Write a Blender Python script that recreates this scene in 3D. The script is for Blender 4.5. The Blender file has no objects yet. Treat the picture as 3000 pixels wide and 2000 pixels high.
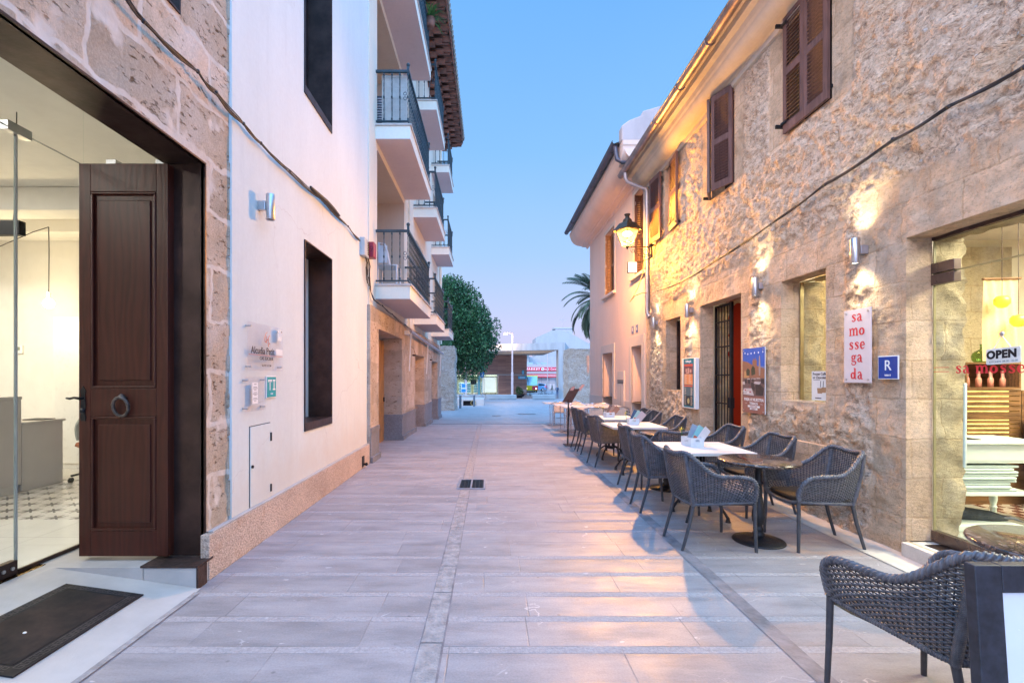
import bpy, math, random
import numpy as np
from mathutils import Vector, Matrix
R = math.radians
scene = bpy.context.scene
col = scene.collection
random.seed(7); rng = np.random.default_rng(7)

# ---------------------------------------------------------------- camera
cd = bpy.data.cameras.new("camera"); cam = bpy.data.objects.new("camera", cd); col.objects.link(cam)
cam.location = (0, 0, 1.5); cam.rotation_euler = (R(90), 0, 0)
cd.sensor_width = 36.0; cd.lens = 36.0 * 1400 / 3000
cd.shift_x = 65 / 3000; cd.shift_y = 100 / 3000
cd.clip_start = 0.05; cd.clip_end = 2000
scene.camera = cam

# ---------------------------------------------------------------- view
scene.view_settings.view_transform = 'Standard'; scene.view_settings.look = 'None'
scene.view_settings.gamma = 1.0; scene.view_settings.use_curve_mapping = False
scene.view_settings.exposure = 0.0
cy = scene.cycles if hasattr(scene, 'cycles') else None
scene.render.engine = 'CYCLES'
scene.cycles.use_denoising = True
scene.cycles.max_bounces = 8; scene.cycles.diffuse_bounces = 4; scene.cycles.glossy_bounces = 3
scene.cycles.transparent_max_bounces = 16; scene.cycles.transmission_bounces = 6
scene.cycles.caustics_reflective = False; scene.cycles.caustics_refractive = False
scene.cycles.sample_clamp_indirect = 4.0

# ---------------------------------------------------------------- world: dusk sky
W = bpy.data.worlds.new("World"); scene.world = W; W.use_nodes = True
nt = W.node_tree; nt.nodes.clear()
def nd(nt, typ, ins=None, **props):
    n = nt.nodes.new(typ)
    for k, v in props.items(): setattr(n, k, v)
    for k, v in (ins or {}).items():
        s = n.inputs[k]
        if isinstance(v, bpy.types.NodeSocket): nt.links.new(v, s)
        else: s.default_value = v
    return n
def ramp(nt, fac, stops, interp='LINEAR'):
    n = nt.nodes.new('ShaderNodeValToRGB'); n.color_ramp.interpolation = interp
    e = n.color_ramp.elements
    while len(e) < len(stops): e.new(0.5)
    for q, (p, c) in zip(e, stops):
        q.position = p; q.color = (c[0], c[1], c[2], 1) if hasattr(c, '__len__') else (c, c, c, 1)
    if fac is not None: nt.links.new(fac, n.inputs[0])
    return n
def mth(nt, op, a, b=None, c=None, clamp=False):
    n = nt.nodes.new('ShaderNodeMath'); n.operation = op; n.use_clamp = clamp
    for i, v in enumerate((a, b, c)):
        if v is None: continue
        if isinstance(v, bpy.types.NodeSocket): nt.links.new(v, n.inputs[i])
        else: n.inputs[i].default_value = v
    return n.outputs[0]
def mixc(nt, fac, a, b, mode='MIX'):
    n = nt.nodes.new('ShaderNodeMix'); n.data_type = 'RGBA'; n.blend_type = mode
    for s, v in ((n.inputs[0], fac), (n.inputs[6], a), (n.inputs[7], b)):
        if isinstance(v, bpy.types.NodeSocket): nt.links.new(v, s)
        elif hasattr(v, '__len__'): s.default_value = (v[0], v[1], v[2], 1)
        else: s.default_value = v
    return n.outputs[2]
SUN_EL, SUN_AZ = R(1.5), R(200)          # the sun has just gone, behind the camera
tc = nd(nt, 'ShaderNodeTexCoord'); sp = nd(nt, 'ShaderNodeSeparateXYZ', {0: tc.outputs['Generated']})
front = ramp(nt, sp.outputs[2], [(0.0, (.70, .66, 1.0)), (0.10, (.62, .67, 1.02)), (0.24, (.41, .64, 1.04)), (0.42, (.26, .56, 1.03)), (0.62, (.18, .48, 1.0)), (0.80, (.80, 2.1, 4.1)), (1.0, (.85, 2.25, 4.4))])
back = ramp(nt, sp.outputs[2], [(0.0, (1.6, 2.15, 3.6)), (0.2, (1.45, 2.4, 4.2)), (0.5, (1.2, 2.4, 4.5)), (0.8, (.95, 2.3, 4.5)), (1.0, (.85, 2.25, 4.4))])
fb = nd(nt, 'ShaderNodeMapRange', {0: sp.outputs[1], 1: 0.15, 2: -0.45, 3: 0.0, 4: 1.0}, interpolation_type='SMOOTHSTEP')
grad = mixc(nt, fb.outputs[0], front.outputs[0], back.outputs[0])
sky = nd(nt, 'ShaderNodeTexSky'); sky.sky_type = 'NISHITA'; sky.sun_disc = False
sky.sun_elevation = SUN_EL; sky.sun_rotation = SUN_AZ; sky.air_density = 1.2; sky.ozone_density = 2.5
skys = nd(nt, 'ShaderNodeVectorMath', {0: sky.outputs[0], 1: (.06, .06, .06)}, operation='MULTIPLY')
wn = nd(nt, 'ShaderNodeTexNoise', {'Vector': tc.outputs['Generated'], 'Scale': 2.2, 'Detail': 3.0, 'Roughness': .5})
wv = ramp(nt, wn.outputs[0], [(.3, .97), (.7, 1.03)])
grad = mixc(nt, 1.0, grad, wv.outputs[0], 'MULTIPLY')
tot = nd(nt, 'ShaderNodeVectorMath', {0: grad, 1: skys.outputs[0]}, operation='ADD')
bg = nd(nt, 'ShaderNodeBackground', {'Color': tot.outputs[0], 'Strength': 0.97})
out = nd(nt, 'ShaderNodeOutputWorld', {0: bg.outputs[0]})
# warm fill added as the last glow of the day, very soft
sl = bpy.data.lights.new("sun", 'SUN'); sl.energy = 2.5; sl.angle = R(28); sl.color = (1, .70, .46)
so = bpy.data.objects.new("sun", sl); col.objects.link(so); so.rotation_euler = Vector((.60, .65, -.46)).to_track_quat('-Z', 'Y').to_euler(); so.location = (0, -20, 30)

# ---------------------------------------------------------------- mesh builder
class MB:
    def __init__(s): s.v = []; s.f = []; s.sm = []; s.mi = []; s.m = 0
    def add(s, vs, fs, smooth=False):
        b = len(s.v); s.v += [tuple(p) for p in vs]
        for f in fs: s.f.append(tuple(i + b for i in f)); s.sm.append(smooth); s.mi.append(s.m)
        return s
    def quad(s, a, b, c, d): return s.add([a, b, c, d], [(0, 1, 2, 3)])
    def box(s, x0, x1, y0, y1, z0, z1):
        return s.add([(x0, y0, z0), (x1, y0, z0), (x1, y1, z0), (x0, y1, z0), (x0, y0, z1), (x1, y0, z1), (x1, y1, z1), (x0, y1, z1)],
                     [(0, 3, 2, 1), (4, 5, 6, 7), (0, 1, 5, 4), (1, 2, 6, 5), (2, 3, 7, 6), (3, 0, 4, 7)])
    def obox(s, M, sx, sy, sz):
        vs = [M @ Vector((x * sx / 2, y * sy / 2, z * sz / 2)) for z in (-1, 1) for x, y in ((-1, -1), (1, -1), (1, 1), (-1, 1))]
        return s.add(vs, [(0, 3, 2, 1), (4, 5, 6, 7), (0, 1, 5, 4), (1, 2, 6, 5), (2, 3, 7, 6), (3, 0, 4, 7)])
    def bar(s, p0, p1, w, h=None, up=(0, 0, 1)):
        p0 = Vector(p0); p1 = Vector(p1); d = p1 - p0; h = h or w
        z = d.normalized(); u = Vector(up)
        if abs(z.dot(u)) > .98: u = Vector((0, 1, 0))
        x = z.cross(u).normalized(); y = x.cross(z)
        vs = [q + x * a * w / 2 + y * b * h / 2 for q in (p0, p1) for a, b in ((-1, -1), (1, -1), (1, 1), (-1, 1))]
        return s.add(vs, [(0, 3, 2, 1), (4, 5, 6, 7), (0, 1, 5, 4), (1, 2, 6, 5), (2, 3, 7, 6), (3, 0, 4, 7)])
    def tube(s, pts, r, n=8, cap=True, closed=False, flat=1.0, up=None, twist=0.0, smooth=True):
        pts = [Vector(p) for p in pts]; N = len(pts)
        rs = r if hasattr(r, '__len__') else [r] * N
        vs = []; fs = []; pu = Vector(up) if up else None
        for i, p in enumerate(pts):
            a = pts[(i - 1) % N] if closed or i > 0 else p
            b = pts[(i + 1) % N] if closed or i < N - 1 else p
            t = (b - a); t = t.normalized() if t.length > 1e-9 else Vector((0, 0, 1))
            if pu is None:
                pu = Vector((0, 0, 1)) if abs(t.z) < .9 else Vector((1, 0, 0))
            x = t.cross(pu); x = x.normalized() if x.length > 1e-6 else Vector((1, 0, 0))
            y = x.cross(t).normalized()
            if not up: pu = y
            for k in range(n):
                an = 2 * math.pi * k / n + twist * i
                vs.append(p + x * math.cos(an) * rs[i] * flat + y * math.sin(an) * rs[i])
        for i in range(N if closed else N - 1):
            for k in range(n):
                a = i * n + k; b = i * n + (k + 1) % n; j = ((i + 1) % N) * n
                fs.append((a, b, j + (k + 1) % n, j + k))
        s.add(vs, fs, smooth)
        if cap and not closed:
            s.add([vs[k] for k in range(n)], [tuple(range(n - 1, -1, -1))])
            s.add([vs[(N - 1) * n + k] for k in range(n)], [tuple(range(n))])
        return s
    def cyl(s, p0, p1, r0, r1=None, n=16): return s.tube([p0, p1], [r0, r0 if r1 is None else r1], n)
    def lathe(s, prof, c=(0, 0, 0), n=24, smooth=True):
        vs = []; fs = []; m = len(prof)
        for k in range(n):
            a = 2 * math.pi * k / n
            for r, z in prof: vs.append((c[0] + r * math.cos(a), c[1] + r * math.sin(a), c[2] + z))
        for k in range(n):
            for i in range(m - 1):
                j = (k + 1) % n
                fs.append((k * m + i, j * m + i, j * m + i + 1, k * m + i + 1))
        s.add(vs, fs, smooth)
        for e, rev in ((0, True), (m - 1, False)):
            if prof[e][0] > 1e-4:
                ring = [vs[k * m + e] for k in range(n)]
                s.add(ring, [tuple(range(n - 1, -1, -1)) if rev else tuple(range(n))])
        return s
    def ball(s, c, r, n=16, sc=(1, 1, 1)):
        m = n // 2; vs = []; fs = []
        for i in range(m + 1):
            th = math.pi * i / m
            for k in range(n):
                ph = 2 * math.pi * k / n
                vs.append((c[0] + r * sc[0] * math.sin(th) * math.cos(ph), c[1] + r * sc[1] * math.sin(th) * math.sin(ph), c[2] + r * sc[2] * math.cos(th)))
        for i in range(m):
            for k in range(n):
                j = (k + 1) % n
                fs.append((i * n + k, (i + 1) * n + k, (i + 1) * n + j, i * n + j))
        return s.add(vs, fs, True)
    def prism(s, poly, f, w0, w1):
        """poly in (u,v); f(u,v,w)->xyz"""
        n = len(poly)
        vs = [f(u, v, w0) for u, v in poly] + [f(u, v, w1) for u, v in poly]
        fs = [tuple(range(n - 1, -1, -1)), tuple(range(n, 2 * n))] + [(i, (i + 1) % n, n + (i + 1) % n, n + i) for i in range(n)]
        return s.add(vs, fs)
    def build(s, name, mat, parent=None, bevel=0, seg=2):
        me = bpy.data.meshes.new(name); me.from_pydata(s.v, [], s.f)
        me.polygons.foreach_set('use_smooth', s.sm); 
        mats = mat if isinstance(mat, (list, tuple)) else [mat]
        for m in mats: me.materials.append(m)
        if len(mats) > 1: me.polygons.foreach_set('material_index', s.mi)
        me.update()
        o = bpy.data.objects.new(name, me); col.objects.link(o)
        if parent is not None: attach(o, parent)
        if bevel:
            b = o.modifiers.new('bevel', 'BEVEL'); b.width = bevel; b.segments = seg; b.limit_method = 'ANGLE'; b.angle_limit = R(40)
        return o
def top_of(o):
    while o.parent: o = o.parent
    return o
def attach(o, parent):
    o.parent = parent
    o.matrix_parent_inverse = Matrix.Translation(-top_of(parent).location) if parent.parent is None else Matrix.Identity(4)
    if parent.parent is not None:
        pass
def tag(o, label=None, cat=None, group=None, kind=None):
    if label: o['label'] = label
    if cat: o['category'] = cat
    if group: o['group'] = group
    if kind: o['kind'] = kind
    return o
def thing(name, label, cat, loc=(0, 0, 0), group=None):
    o = bpy.data.objects.new(name, None); col.objects.link(o); o.location = loc; o.empty_display_size = .1
    return tag(o, label, cat, group)
def copy_tree(o, parent=None):
    c = o.copy(); col.objects.link(c)
    c.parent = parent
    for ch in list(o.children): copy_tree(ch, c)
    return c
def put(o, x, y, z, rot, label, group=None):
    o.location = (x, y, z); o.rotation_euler = (0, 0, rot); o['label'] = label
    if group: o['group'] = group
    return o
def gz(y): return 0.0 if y < 12 else (-0.03 * (y - 12) if y < 66 else -1.62)

# ---------------------------------------------------------------- text
def text(body, size, mat, parent, f, u, v, w=0.0, th=0.001, bold=0.0, align='CENTER', name='lettering', sx=1.0, shear=0.0, label=None):
    cu = bpy.data.curves.new('t', 'FONT'); cu.body = body; cu.size = size; cu.align_x = align; cu.align_y = 'CENTER'
    cu.extrude = th; cu.offset = bold; cu.shear = shear; cu.resolution_u = 3; cu.space_character = 1.0 + bold * 20
    t = bpy.data.objects.new('t', cu); col.objects.link(t)
    dg = bpy.context.evaluated_depsgraph_get(); dg.update()
    me = bpy.data.meshes.new_from_object(t.evaluated_get(dg))
    bpy.data.objects.remove(t); bpy.data.curves.remove(cu)
    for q in me.vertices: q.co = f(u + q.co.x * sx, v + q.co.y, w + q.co.z)
    me.materials.clear(); me.materials.append(mat); me.name = name
    o = bpy.data.objects.new(name, me); col.objects.link(o)
    if parent is not None: attach(o, parent)
    if label: o['label'] = label
    return o
def FL(X):
    return lambda u, v, w: Vector((X + w, u, v))          # left wall, u = y
def FR(X, Y):
    return lambda u, v, w: Vector((X - w, Y - u, v))      # right wall, u counted from Y towards the viewer
def FC(Y):
    return lambda u, v, w: Vector((u, Y - w, v))          # faces the viewer end of the street

# slab-serif lettering drawn with broad pen strokes
def _o(cx, cy2, rx, ry, wt, ws, n=18): return ([(cx + rx * math.cos(2 * math.pi * i / n), cy2 + ry * math.sin(2 * math.pi * i / n)) for i in range(n + 1)], [wt + (ws - wt) * abs(math.cos(2 * math.pi * i / n)) for i in range(n + 1)])
GLY = {
 'o': (1.0, [_o(.46, .47, .32, .38, .14, .30)]),
 's': (.90, [([(.76, .74), (.60, .90), (.40, .90), (.25, .76), (.38, .60), (.58, .44), (.70, .26), (.55, .08), (.34, .07), (.16, .22)], [.20, .13, .13, .22, .27, .28, .24, .14, .13, .20])]),
 'a': (1.02, [([(.66, .70), (.67, .4), (.67, .08)], [.28, .28, .26]), ([(.18, .74), (.30, .89), (.48, .92), (.66, .72)], [.22, .15, .14, .26]), ([(.64, .56), (.40, .50), (.20, .30), (.32, .08), (.50, .08), (.64, .2)], [.10, .14, .27, .15, .13, .1]), ([(.66, .05), (.95, .05)], [.11, .11])]),
 'm': (1.68, [([(x, .88 if x < .5 else .70), (x, .06)], [.27, .27]) for x in (.27, .82, 1.37)] + [([(.30, .68), (.52, .90), (.70, .90), (.82, .70)], [.1, .17, .20, .26]), ([(.85, .68), (1.07, .90), (1.25, .90), (1.37, .70)], [.1, .17, .20, .26]), ([(.05, .90), (.30, .90)], [.11, .13])] + [([(x - .21, .045), (x + .21, .045)], [.10, .10]) for x in (.27, .82, 1.37)]),
 'e': (.96, [([(.78, .52), (.68, .82), (.48, .91), (.25, .74), (.20, .46), (.30, .16), (.52, .06), (.80, .22)], [.22, .17, .13, .26, .30, .22, .13, .09]), ([(.25, .52), (.84, .52)], [.10, .10])]),
 'g': (.98, [_o(.44, .64, .24, .24, .12, .24), ([(.24, .40), (.18, .22), (.40, .14), (.70, .10), (.84, -.08), (.66, -.30), (.34, -.32), (.16, -.16), (.26, .02)], [.10, .16, .18, .2, .18, .13, .13, .16, .08]), ([(.66, .82), (.92, .90)], [.12, .18])]),
 'd': (1.06, [_o(.40, .45, .27, .36, .13, .28), ([(.74, 1.40), (.74, .06)], [.27, .27]), ([(.52, 1.38), (.78, 1.38)], [.11, .13]), ([(.74, .05), (1.0, .05)], [.11, .11])]),
}
def serif(body, xh, mat, parent, f, u, v, name='lettering', align='CENTER', gap=.02):
    adv = [(GLY[c][0] + gap) if c != ' ' else .55 for c in body]; W_ = sum(adv) * xh; x = u - (W_ / 2 if align == 'CENTER' else 0); mb = MB(); k = 0
    for c, a in zip(body, adv):
        for pts, ws in (GLY[c][1] if c != ' ' else []):
            P = [Vector((p[0], p[1], 0)) for p in pts]; Lf = []; Rt = []
            if len(P) > 3:
                Q = []; Wd = []
                E_ = [P[0] * 2 - P[1]] + P + [P[-1] * 2 - P[-2]] if (P[0] - P[-1]).length > .01 else [P[-2]] + P + [P[1]]
                for i in range(1, len(E_) - 2):
                    for j in range(3):
                        t = j / 3; A, B, C_, D = E_[i - 1:i + 3]; Q.append(.5 * ((2 * B) + (-A + C_) * t + (2 * A - 5 * B + 4 * C_ - D) * t * t + (-A + 3 * B - 3 * C_ + D) * t ** 3)); Wd.append(ws[i - 1] * (1 - t) + ws[i] * t)
                Q.append(P[-1]); Wd.append(ws[-1])
            else: Q, Wd = P, list(ws)
            vs = []
            for i, q in enumerate(Q):
                tn = (Q[min(len(Q) - 1, i + 1)] - Q[max(0, i - 1)]); tn = tn.normalized(); nn = Vector((-tn.y, tn.x, 0)) * Wd[i] / 2
                for s_ in (1, -1): z = q + nn * s_; vs.append(f(x + z.x * xh, v + z.y * xh, .0006 + k * .00006))
            mb.add(vs, [(2 * i, 2 * i + 1, 2 * i + 3, 2 * i + 2) for i in range(len(Q) - 1)]); k += 1
        x += a * xh
    return mb.build(name, mat, parent)
def split_build(mb, name, mat, parent, bevel=0, kind=None):
    """one object per solid that was added as a closed box or shape"""
    root = list(range(len(mb.v)))
    def fd(a):
        while root[a] != a: root[a] = root[root[a]]; a = root[a]
        return a
    for f in mb.f:
        for i in f[1:]: root[fd(i)] = fd(f[0])
    groups = {}
    for f, sm in zip(mb.f, mb.sm): groups.setdefault(fd(f[0]), []).append((f, sm))
    os_ = []
    for g in groups.values():
        n = MB(); ids = sorted({i for f, _ in g for i in f}); mp = {i: k for k, i in enumerate(ids)}; n.v = [mb.v[i] for i in ids]
        for f, sm in g: n.f.append(tuple(mp[i] for i in f)); n.sm.append(sm); n.mi.append(0)
        os_.append(n.build(name, mat, parent, bevel))
    return os_
# ---------------------------------------------------------------- materials
def newmat(name):
    m = bpy.data.materials.new(name); m.use_nodes = True; nt = m.node_tree; nt.nodes.clear()
    o = nd(nt, 'ShaderNodeOutputMaterial'); p = nd(nt, 'ShaderNodeBsdfPrincipled')
    nt.links.new(p.outputs[0], o.inputs[0]); tc = nd(nt, 'ShaderNodeTexCoord')
    return m, nt, p, tc.outputs['Object']
def noise(nt, v, s, d=4, r=.55, dist=0.0): return nd(nt, 'ShaderNodeTexNoise', {'Vector': v, 'Scale': s, 'Detail': d, 'Roughness': r, 'Distortion': dist}).outputs[0]
def vscale(nt, v, sc, rot=None):
    n = nd(nt, 'ShaderNodeMapping', {0: v, 3: sc})
    if rot: n.inputs[2].default_value = rot
    return n.outputs[0]
def bump(nt, p, h, strength, dist, prev=None):
    b = nd(nt, 'ShaderNodeBump', {'Height': h, 'Strength': strength, 'Distance': dist})
    if prev is not None: nt.links.new(prev, b.inputs['Normal'])
    nt.links.new(b.outputs[0], p.inputs['Normal']); return b.outputs[0]
def lin(c): return c
def M(name, c, rough=.6, metal=0.0, var=.12, vs=6.0, bs=0.0, bscale=60.0, spec=.5, stretch=None, coat=0.0):
    m, nt, p, co = newmat(name)
    v = vscale(nt, co, stretch) if stretch else co
    n1 = noise(nt, v, vs, 5, .6)
    r = ramp(nt, n1, [(.34, tuple(max(0, k * (1 - var)) for k in c)), (.66, tuple(min(1, k * (1 + var)) for k in c))])
    nt.links.new(r.outputs[0], p.inputs['Base Color'])
    n2 = noise(nt, v, vs * 3.1, 3)
    rr = ramp(nt, n2, [(.3, max(.02, rough * .85)), (.7, min(1, rough * 1.15))])
    nt.links.new(rr.outputs[0], p.inputs['Roughness'])
    p.inputs['Metallic'].default_value = metal; p.inputs['Specular IOR Level'].default_value = spec
    p.inputs['Coat Weight'].default_value = coat
    if bs: bump(nt, p, noise(nt, v, bscale, 3), bs, .01)
    return m
def EM(name, c, s, var=0.0):
    m, nt, p, co = newmat(name)
    p.inputs['Base Color'].default_value = (*[min(.9, k) for k in c], 1); p.inputs['Roughness'].default_value = .4
    p.inputs['Emission Strength'].default_value = s
    r = ramp(nt, noise(nt, co, 14, 2), [(.3, tuple(k * (1 - var) for k in c)), (.7, c)])
    nt.links.new(r.outputs[0], p.inputs['Emission Color'])
    return m
def GLASS(name, tint=(.93, .97, .96), refl=1.0, ior=1.5):
    m = bpy.data.materials.new(name); m.use_nodes = True; nt = m.node_tree; nt.nodes.clear()
    o = nd(nt, 'ShaderNodeOutputMaterial'); t = nd(nt, 'ShaderNodeBsdfTransparent', {0: (*tint, 1)})
    g = nd(nt, 'ShaderNodeBsdfGlossy', {'Roughness': .02, 'Color': (1, 1, 1, 1)})
    lw = nd(nt, 'ShaderNodeLayerWeight', {0: .5}); f = mth(nt, 'MULTIPLY', mth(nt, 'ADD', mth(nt, 'MULTIPLY', mth(nt, 'POWER', lw.outputs[1], 5.0), .9), .035), refl * .6)
    co = nd(nt, 'ShaderNodeTexCoord').outputs['Object']
    b = nd(nt, 'ShaderNodeBump', {'Height': noise(nt, co, 1.6, 1), 'Strength': .06, 'Distance': .02}); nt.links.new(b.outputs[0], g.inputs['Normal'])
    mx = nd(nt, 'ShaderNodeMixShader', {0: f, 1: t.outputs[0], 2: g.outputs[0]}); nt.links.new(mx.outputs[0], o.inputs[0])
    return m

def paving_mat(name, base, seed=0.0, pitch=.332, L=.95, band=.2, far=True):
    m, nt, p, co = newmat(name)
    wob = nd(nt, 'ShaderNodeVectorMath', {0: noise(nt, co, 1.3, 2), 1: (.012, .012, 0)}, operation='MULTIPLY')
    cw = nd(nt, 'ShaderNodeVectorMath', {0: co, 1: wob.outputs[0]}, operation='ADD')
    s = nd(nt, 'ShaderNodeSeparateXYZ', {0: cw.outputs[0]})
    yr = mth(nt, 'DIVIDE', mth(nt, 'ADD', s.outputs[1], seed), pitch)
    row = mth(nt, 'FLOOR', yr); fy = mth(nt, 'FRACT', yr)
    wr = nd(nt, 'ShaderNodeTexWhiteNoise', {'W': row}, noise_dimensions='1D').outputs[0]
    bmask = mth(nt, 'GREATER_THAN', fy, 1 - band)                     # narrow rough strip after each course
    bmask = mth(nt, 'MULTIPLY', bmask, mth(nt, 'GREATER_THAN', wr, .18))
    xr = mth(nt, 'ADD', mth(nt, 'DIVIDE', s.outputs[0], L), mth(nt, 'MULTIPLY', wr, 7.3))
    fx = mth(nt, 'FRACT', xr)
    idv = nd(nt, 'ShaderNodeCombineXYZ', {0: mth(nt, 'FLOOR', xr), 1: row})
    wid = nd(nt, 'ShaderNodeTexWhiteNoise', {0: idv.outputs[0]}, noise_dimensions='2D')
    # joints
    dx = mth(nt, 'MULTIPLY', mth(nt, 'MINIMUM', fx, mth(nt, 'SUBTRACT', 1.0, fx)), L)
    dy = mth(nt, 'MULTIPLY', mth(nt, 'MINIMUM', fy, mth(nt, 'ABSOLUTE', mth(nt, 'SUBTRACT', fy, 1 - band))), pitch)
    dy2 = mth(nt, 'MULTIPLY', mth(nt, 'SUBTRACT', 1.0, fy), pitch)
    d = mth(nt, 'MINIMUM', mth(nt, 'MINIMUM', dx, dy), dy2)
    j = nd(nt, 'ShaderNodeMapRange', {0: d, 1: .0012, 2: .0052, 3: 1.0, 4: 0.0}).outputs[0]
    j = mth(nt, 'MULTIPLY', j, ramp(nt, noise(nt, co, 2.7, 3), [(.38, .08), (.66, 1.0)]).outputs[0])
    a = tuple(k * .90 for k in base); b = tuple(k * 1.08 for k in base)
    c1 = ramp(nt, wid.outputs[0], [(0, a), (.5, base), (1, b)]).outputs[0]
    big = ramp(nt, noise(nt, vscale(nt, co, (1.1, 4.5, 1)), 1.4, 5, .65), [(.34, .78), (.5, 1.0), (.66, 1.15)]).outputs[0]
    c1 = mixc(nt, 1.0, c1, big, 'MULTIPLY')
    fine = ramp(nt, noise(nt, co, 85, 4, .7), [(.3, .86), (.7, 1.12)]).outputs[0]
    c1 = mixc(nt, 1.0, c1, fine, 'MULTIPLY')
    rough_c = ramp(nt, noise(nt, co, 48, 3, .8), [(.35, tuple(k * .92 for k in base)), (.65, tuple(min(1, k * 1.45) for k in base))]).outputs[0]
    c1 = mixc(nt, mth(nt, 'MULTIPLY', bmask, .75), c1, rough_c)
    # pale calcite veins and worn chips
    ve = nd(nt, 'ShaderNodeTexVoronoi', {'Vector': vscale(nt, nd(nt, 'ShaderNodeVectorMath', {0: co, 1: nd(nt, 'ShaderNodeVectorMath', {0: noise(nt, co, 5, 4), 1: (.35, .35, 0)}, operation='MULTIPLY').outputs[0]}, operation='ADD').outputs[0], (.7, 1.9, 1)), 'Scale': 1.25}, feature='DISTANCE_TO_EDGE').outputs[0]
    vm = nd(nt, 'ShaderNodeMapRange', {0: ve, 1: .001, 2: .006, 3: 1, 4: 0}).outputs[0]
    vm = mth(nt, 'MULTIPLY', vm, ramp(nt, noise(nt, co, 1.9, 2), [(.55, 0), (.63, .75)]).outputs[0])
    vm = mth(nt, 'MULTIPLY', vm, mth(nt, 'SUBTRACT', 1.0, bmask))
    chips = ramp(nt, noise(nt, vscale(nt, co, (1, 2.0, 1)), 9, 2, .4), [(.735, 0), (.76, .6)]).outputs[0]
    c1 = mixc(nt, mth(nt, 'MAXIMUM', vm, chips), c1, tuple(min(.85, k * 2.1) for k in base))
    spots = ramp(nt, nd(nt, 'ShaderNodeTexVoronoi', {'Vector': co, 'Scale': 3.1, 'Randomness': 1.0}).outputs[0], [(.022, .55), (.045, 0)]).outputs[0]
    c1 = mixc(nt, spots, c1, tuple(k * .35 for k in base))
    gum = ramp(nt, nd(nt, 'ShaderNodeTexVoronoi', {'Vector': nd(nt, 'ShaderNodeVectorMath', {0: co, 1: (3.3, 7.1, 0)}, operation='ADD').outputs[0], 'Scale': 5.3, 'Randomness': 1.0}).outputs[0], [(.045, .35), (.07, 0)]).outputs[0]
    c1 = mixc(nt, gum, c1, tuple(k * .55 for k in base))
    stn = ramp(nt, noise(nt, vscale(nt, co, (1, 1.6, 1)), 1.1, 5, .7), [(.56, 0), (.68, .35)]).outputs[0]
    c1 = mixc(nt, stn, c1, (base[0] * .72, base[1] * .66, base[2] * .62))
    c1 = mixc(nt, mth(nt, 'MULTIPLY', j, .6), c1, tuple(k * .45 for k in base))
    nt.links.new(c1, p.inputs['Base Color'])
    rr = ramp(nt, noise(nt, co, 3.3, 4, .6), [(.3, .40), (.7, .62)]).outputs[0]
    rr = mixc(nt, bmask, rr, (.85, .85, .85))
    nt.links.new(rr, p.inputs['Roughness'])
    h = mth(nt, 'SUBTRACT', mth(nt, 'MULTIPLY', noise(nt, co, 55, 5, .7), .35), j)
    h = mth(nt, 'ADD', h, mth(nt, 'MULTIPLY', mth(nt, 'MULTIPLY', bmask, noise(nt, co, 60, 3, .8)), 1.1))
    h = mth(nt, 'ADD', h, mth(nt, 'MULTIPLY', noise(nt, co, 4, 3), .8))
    bump(nt, p, h, .55, .006)
    return m

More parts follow.
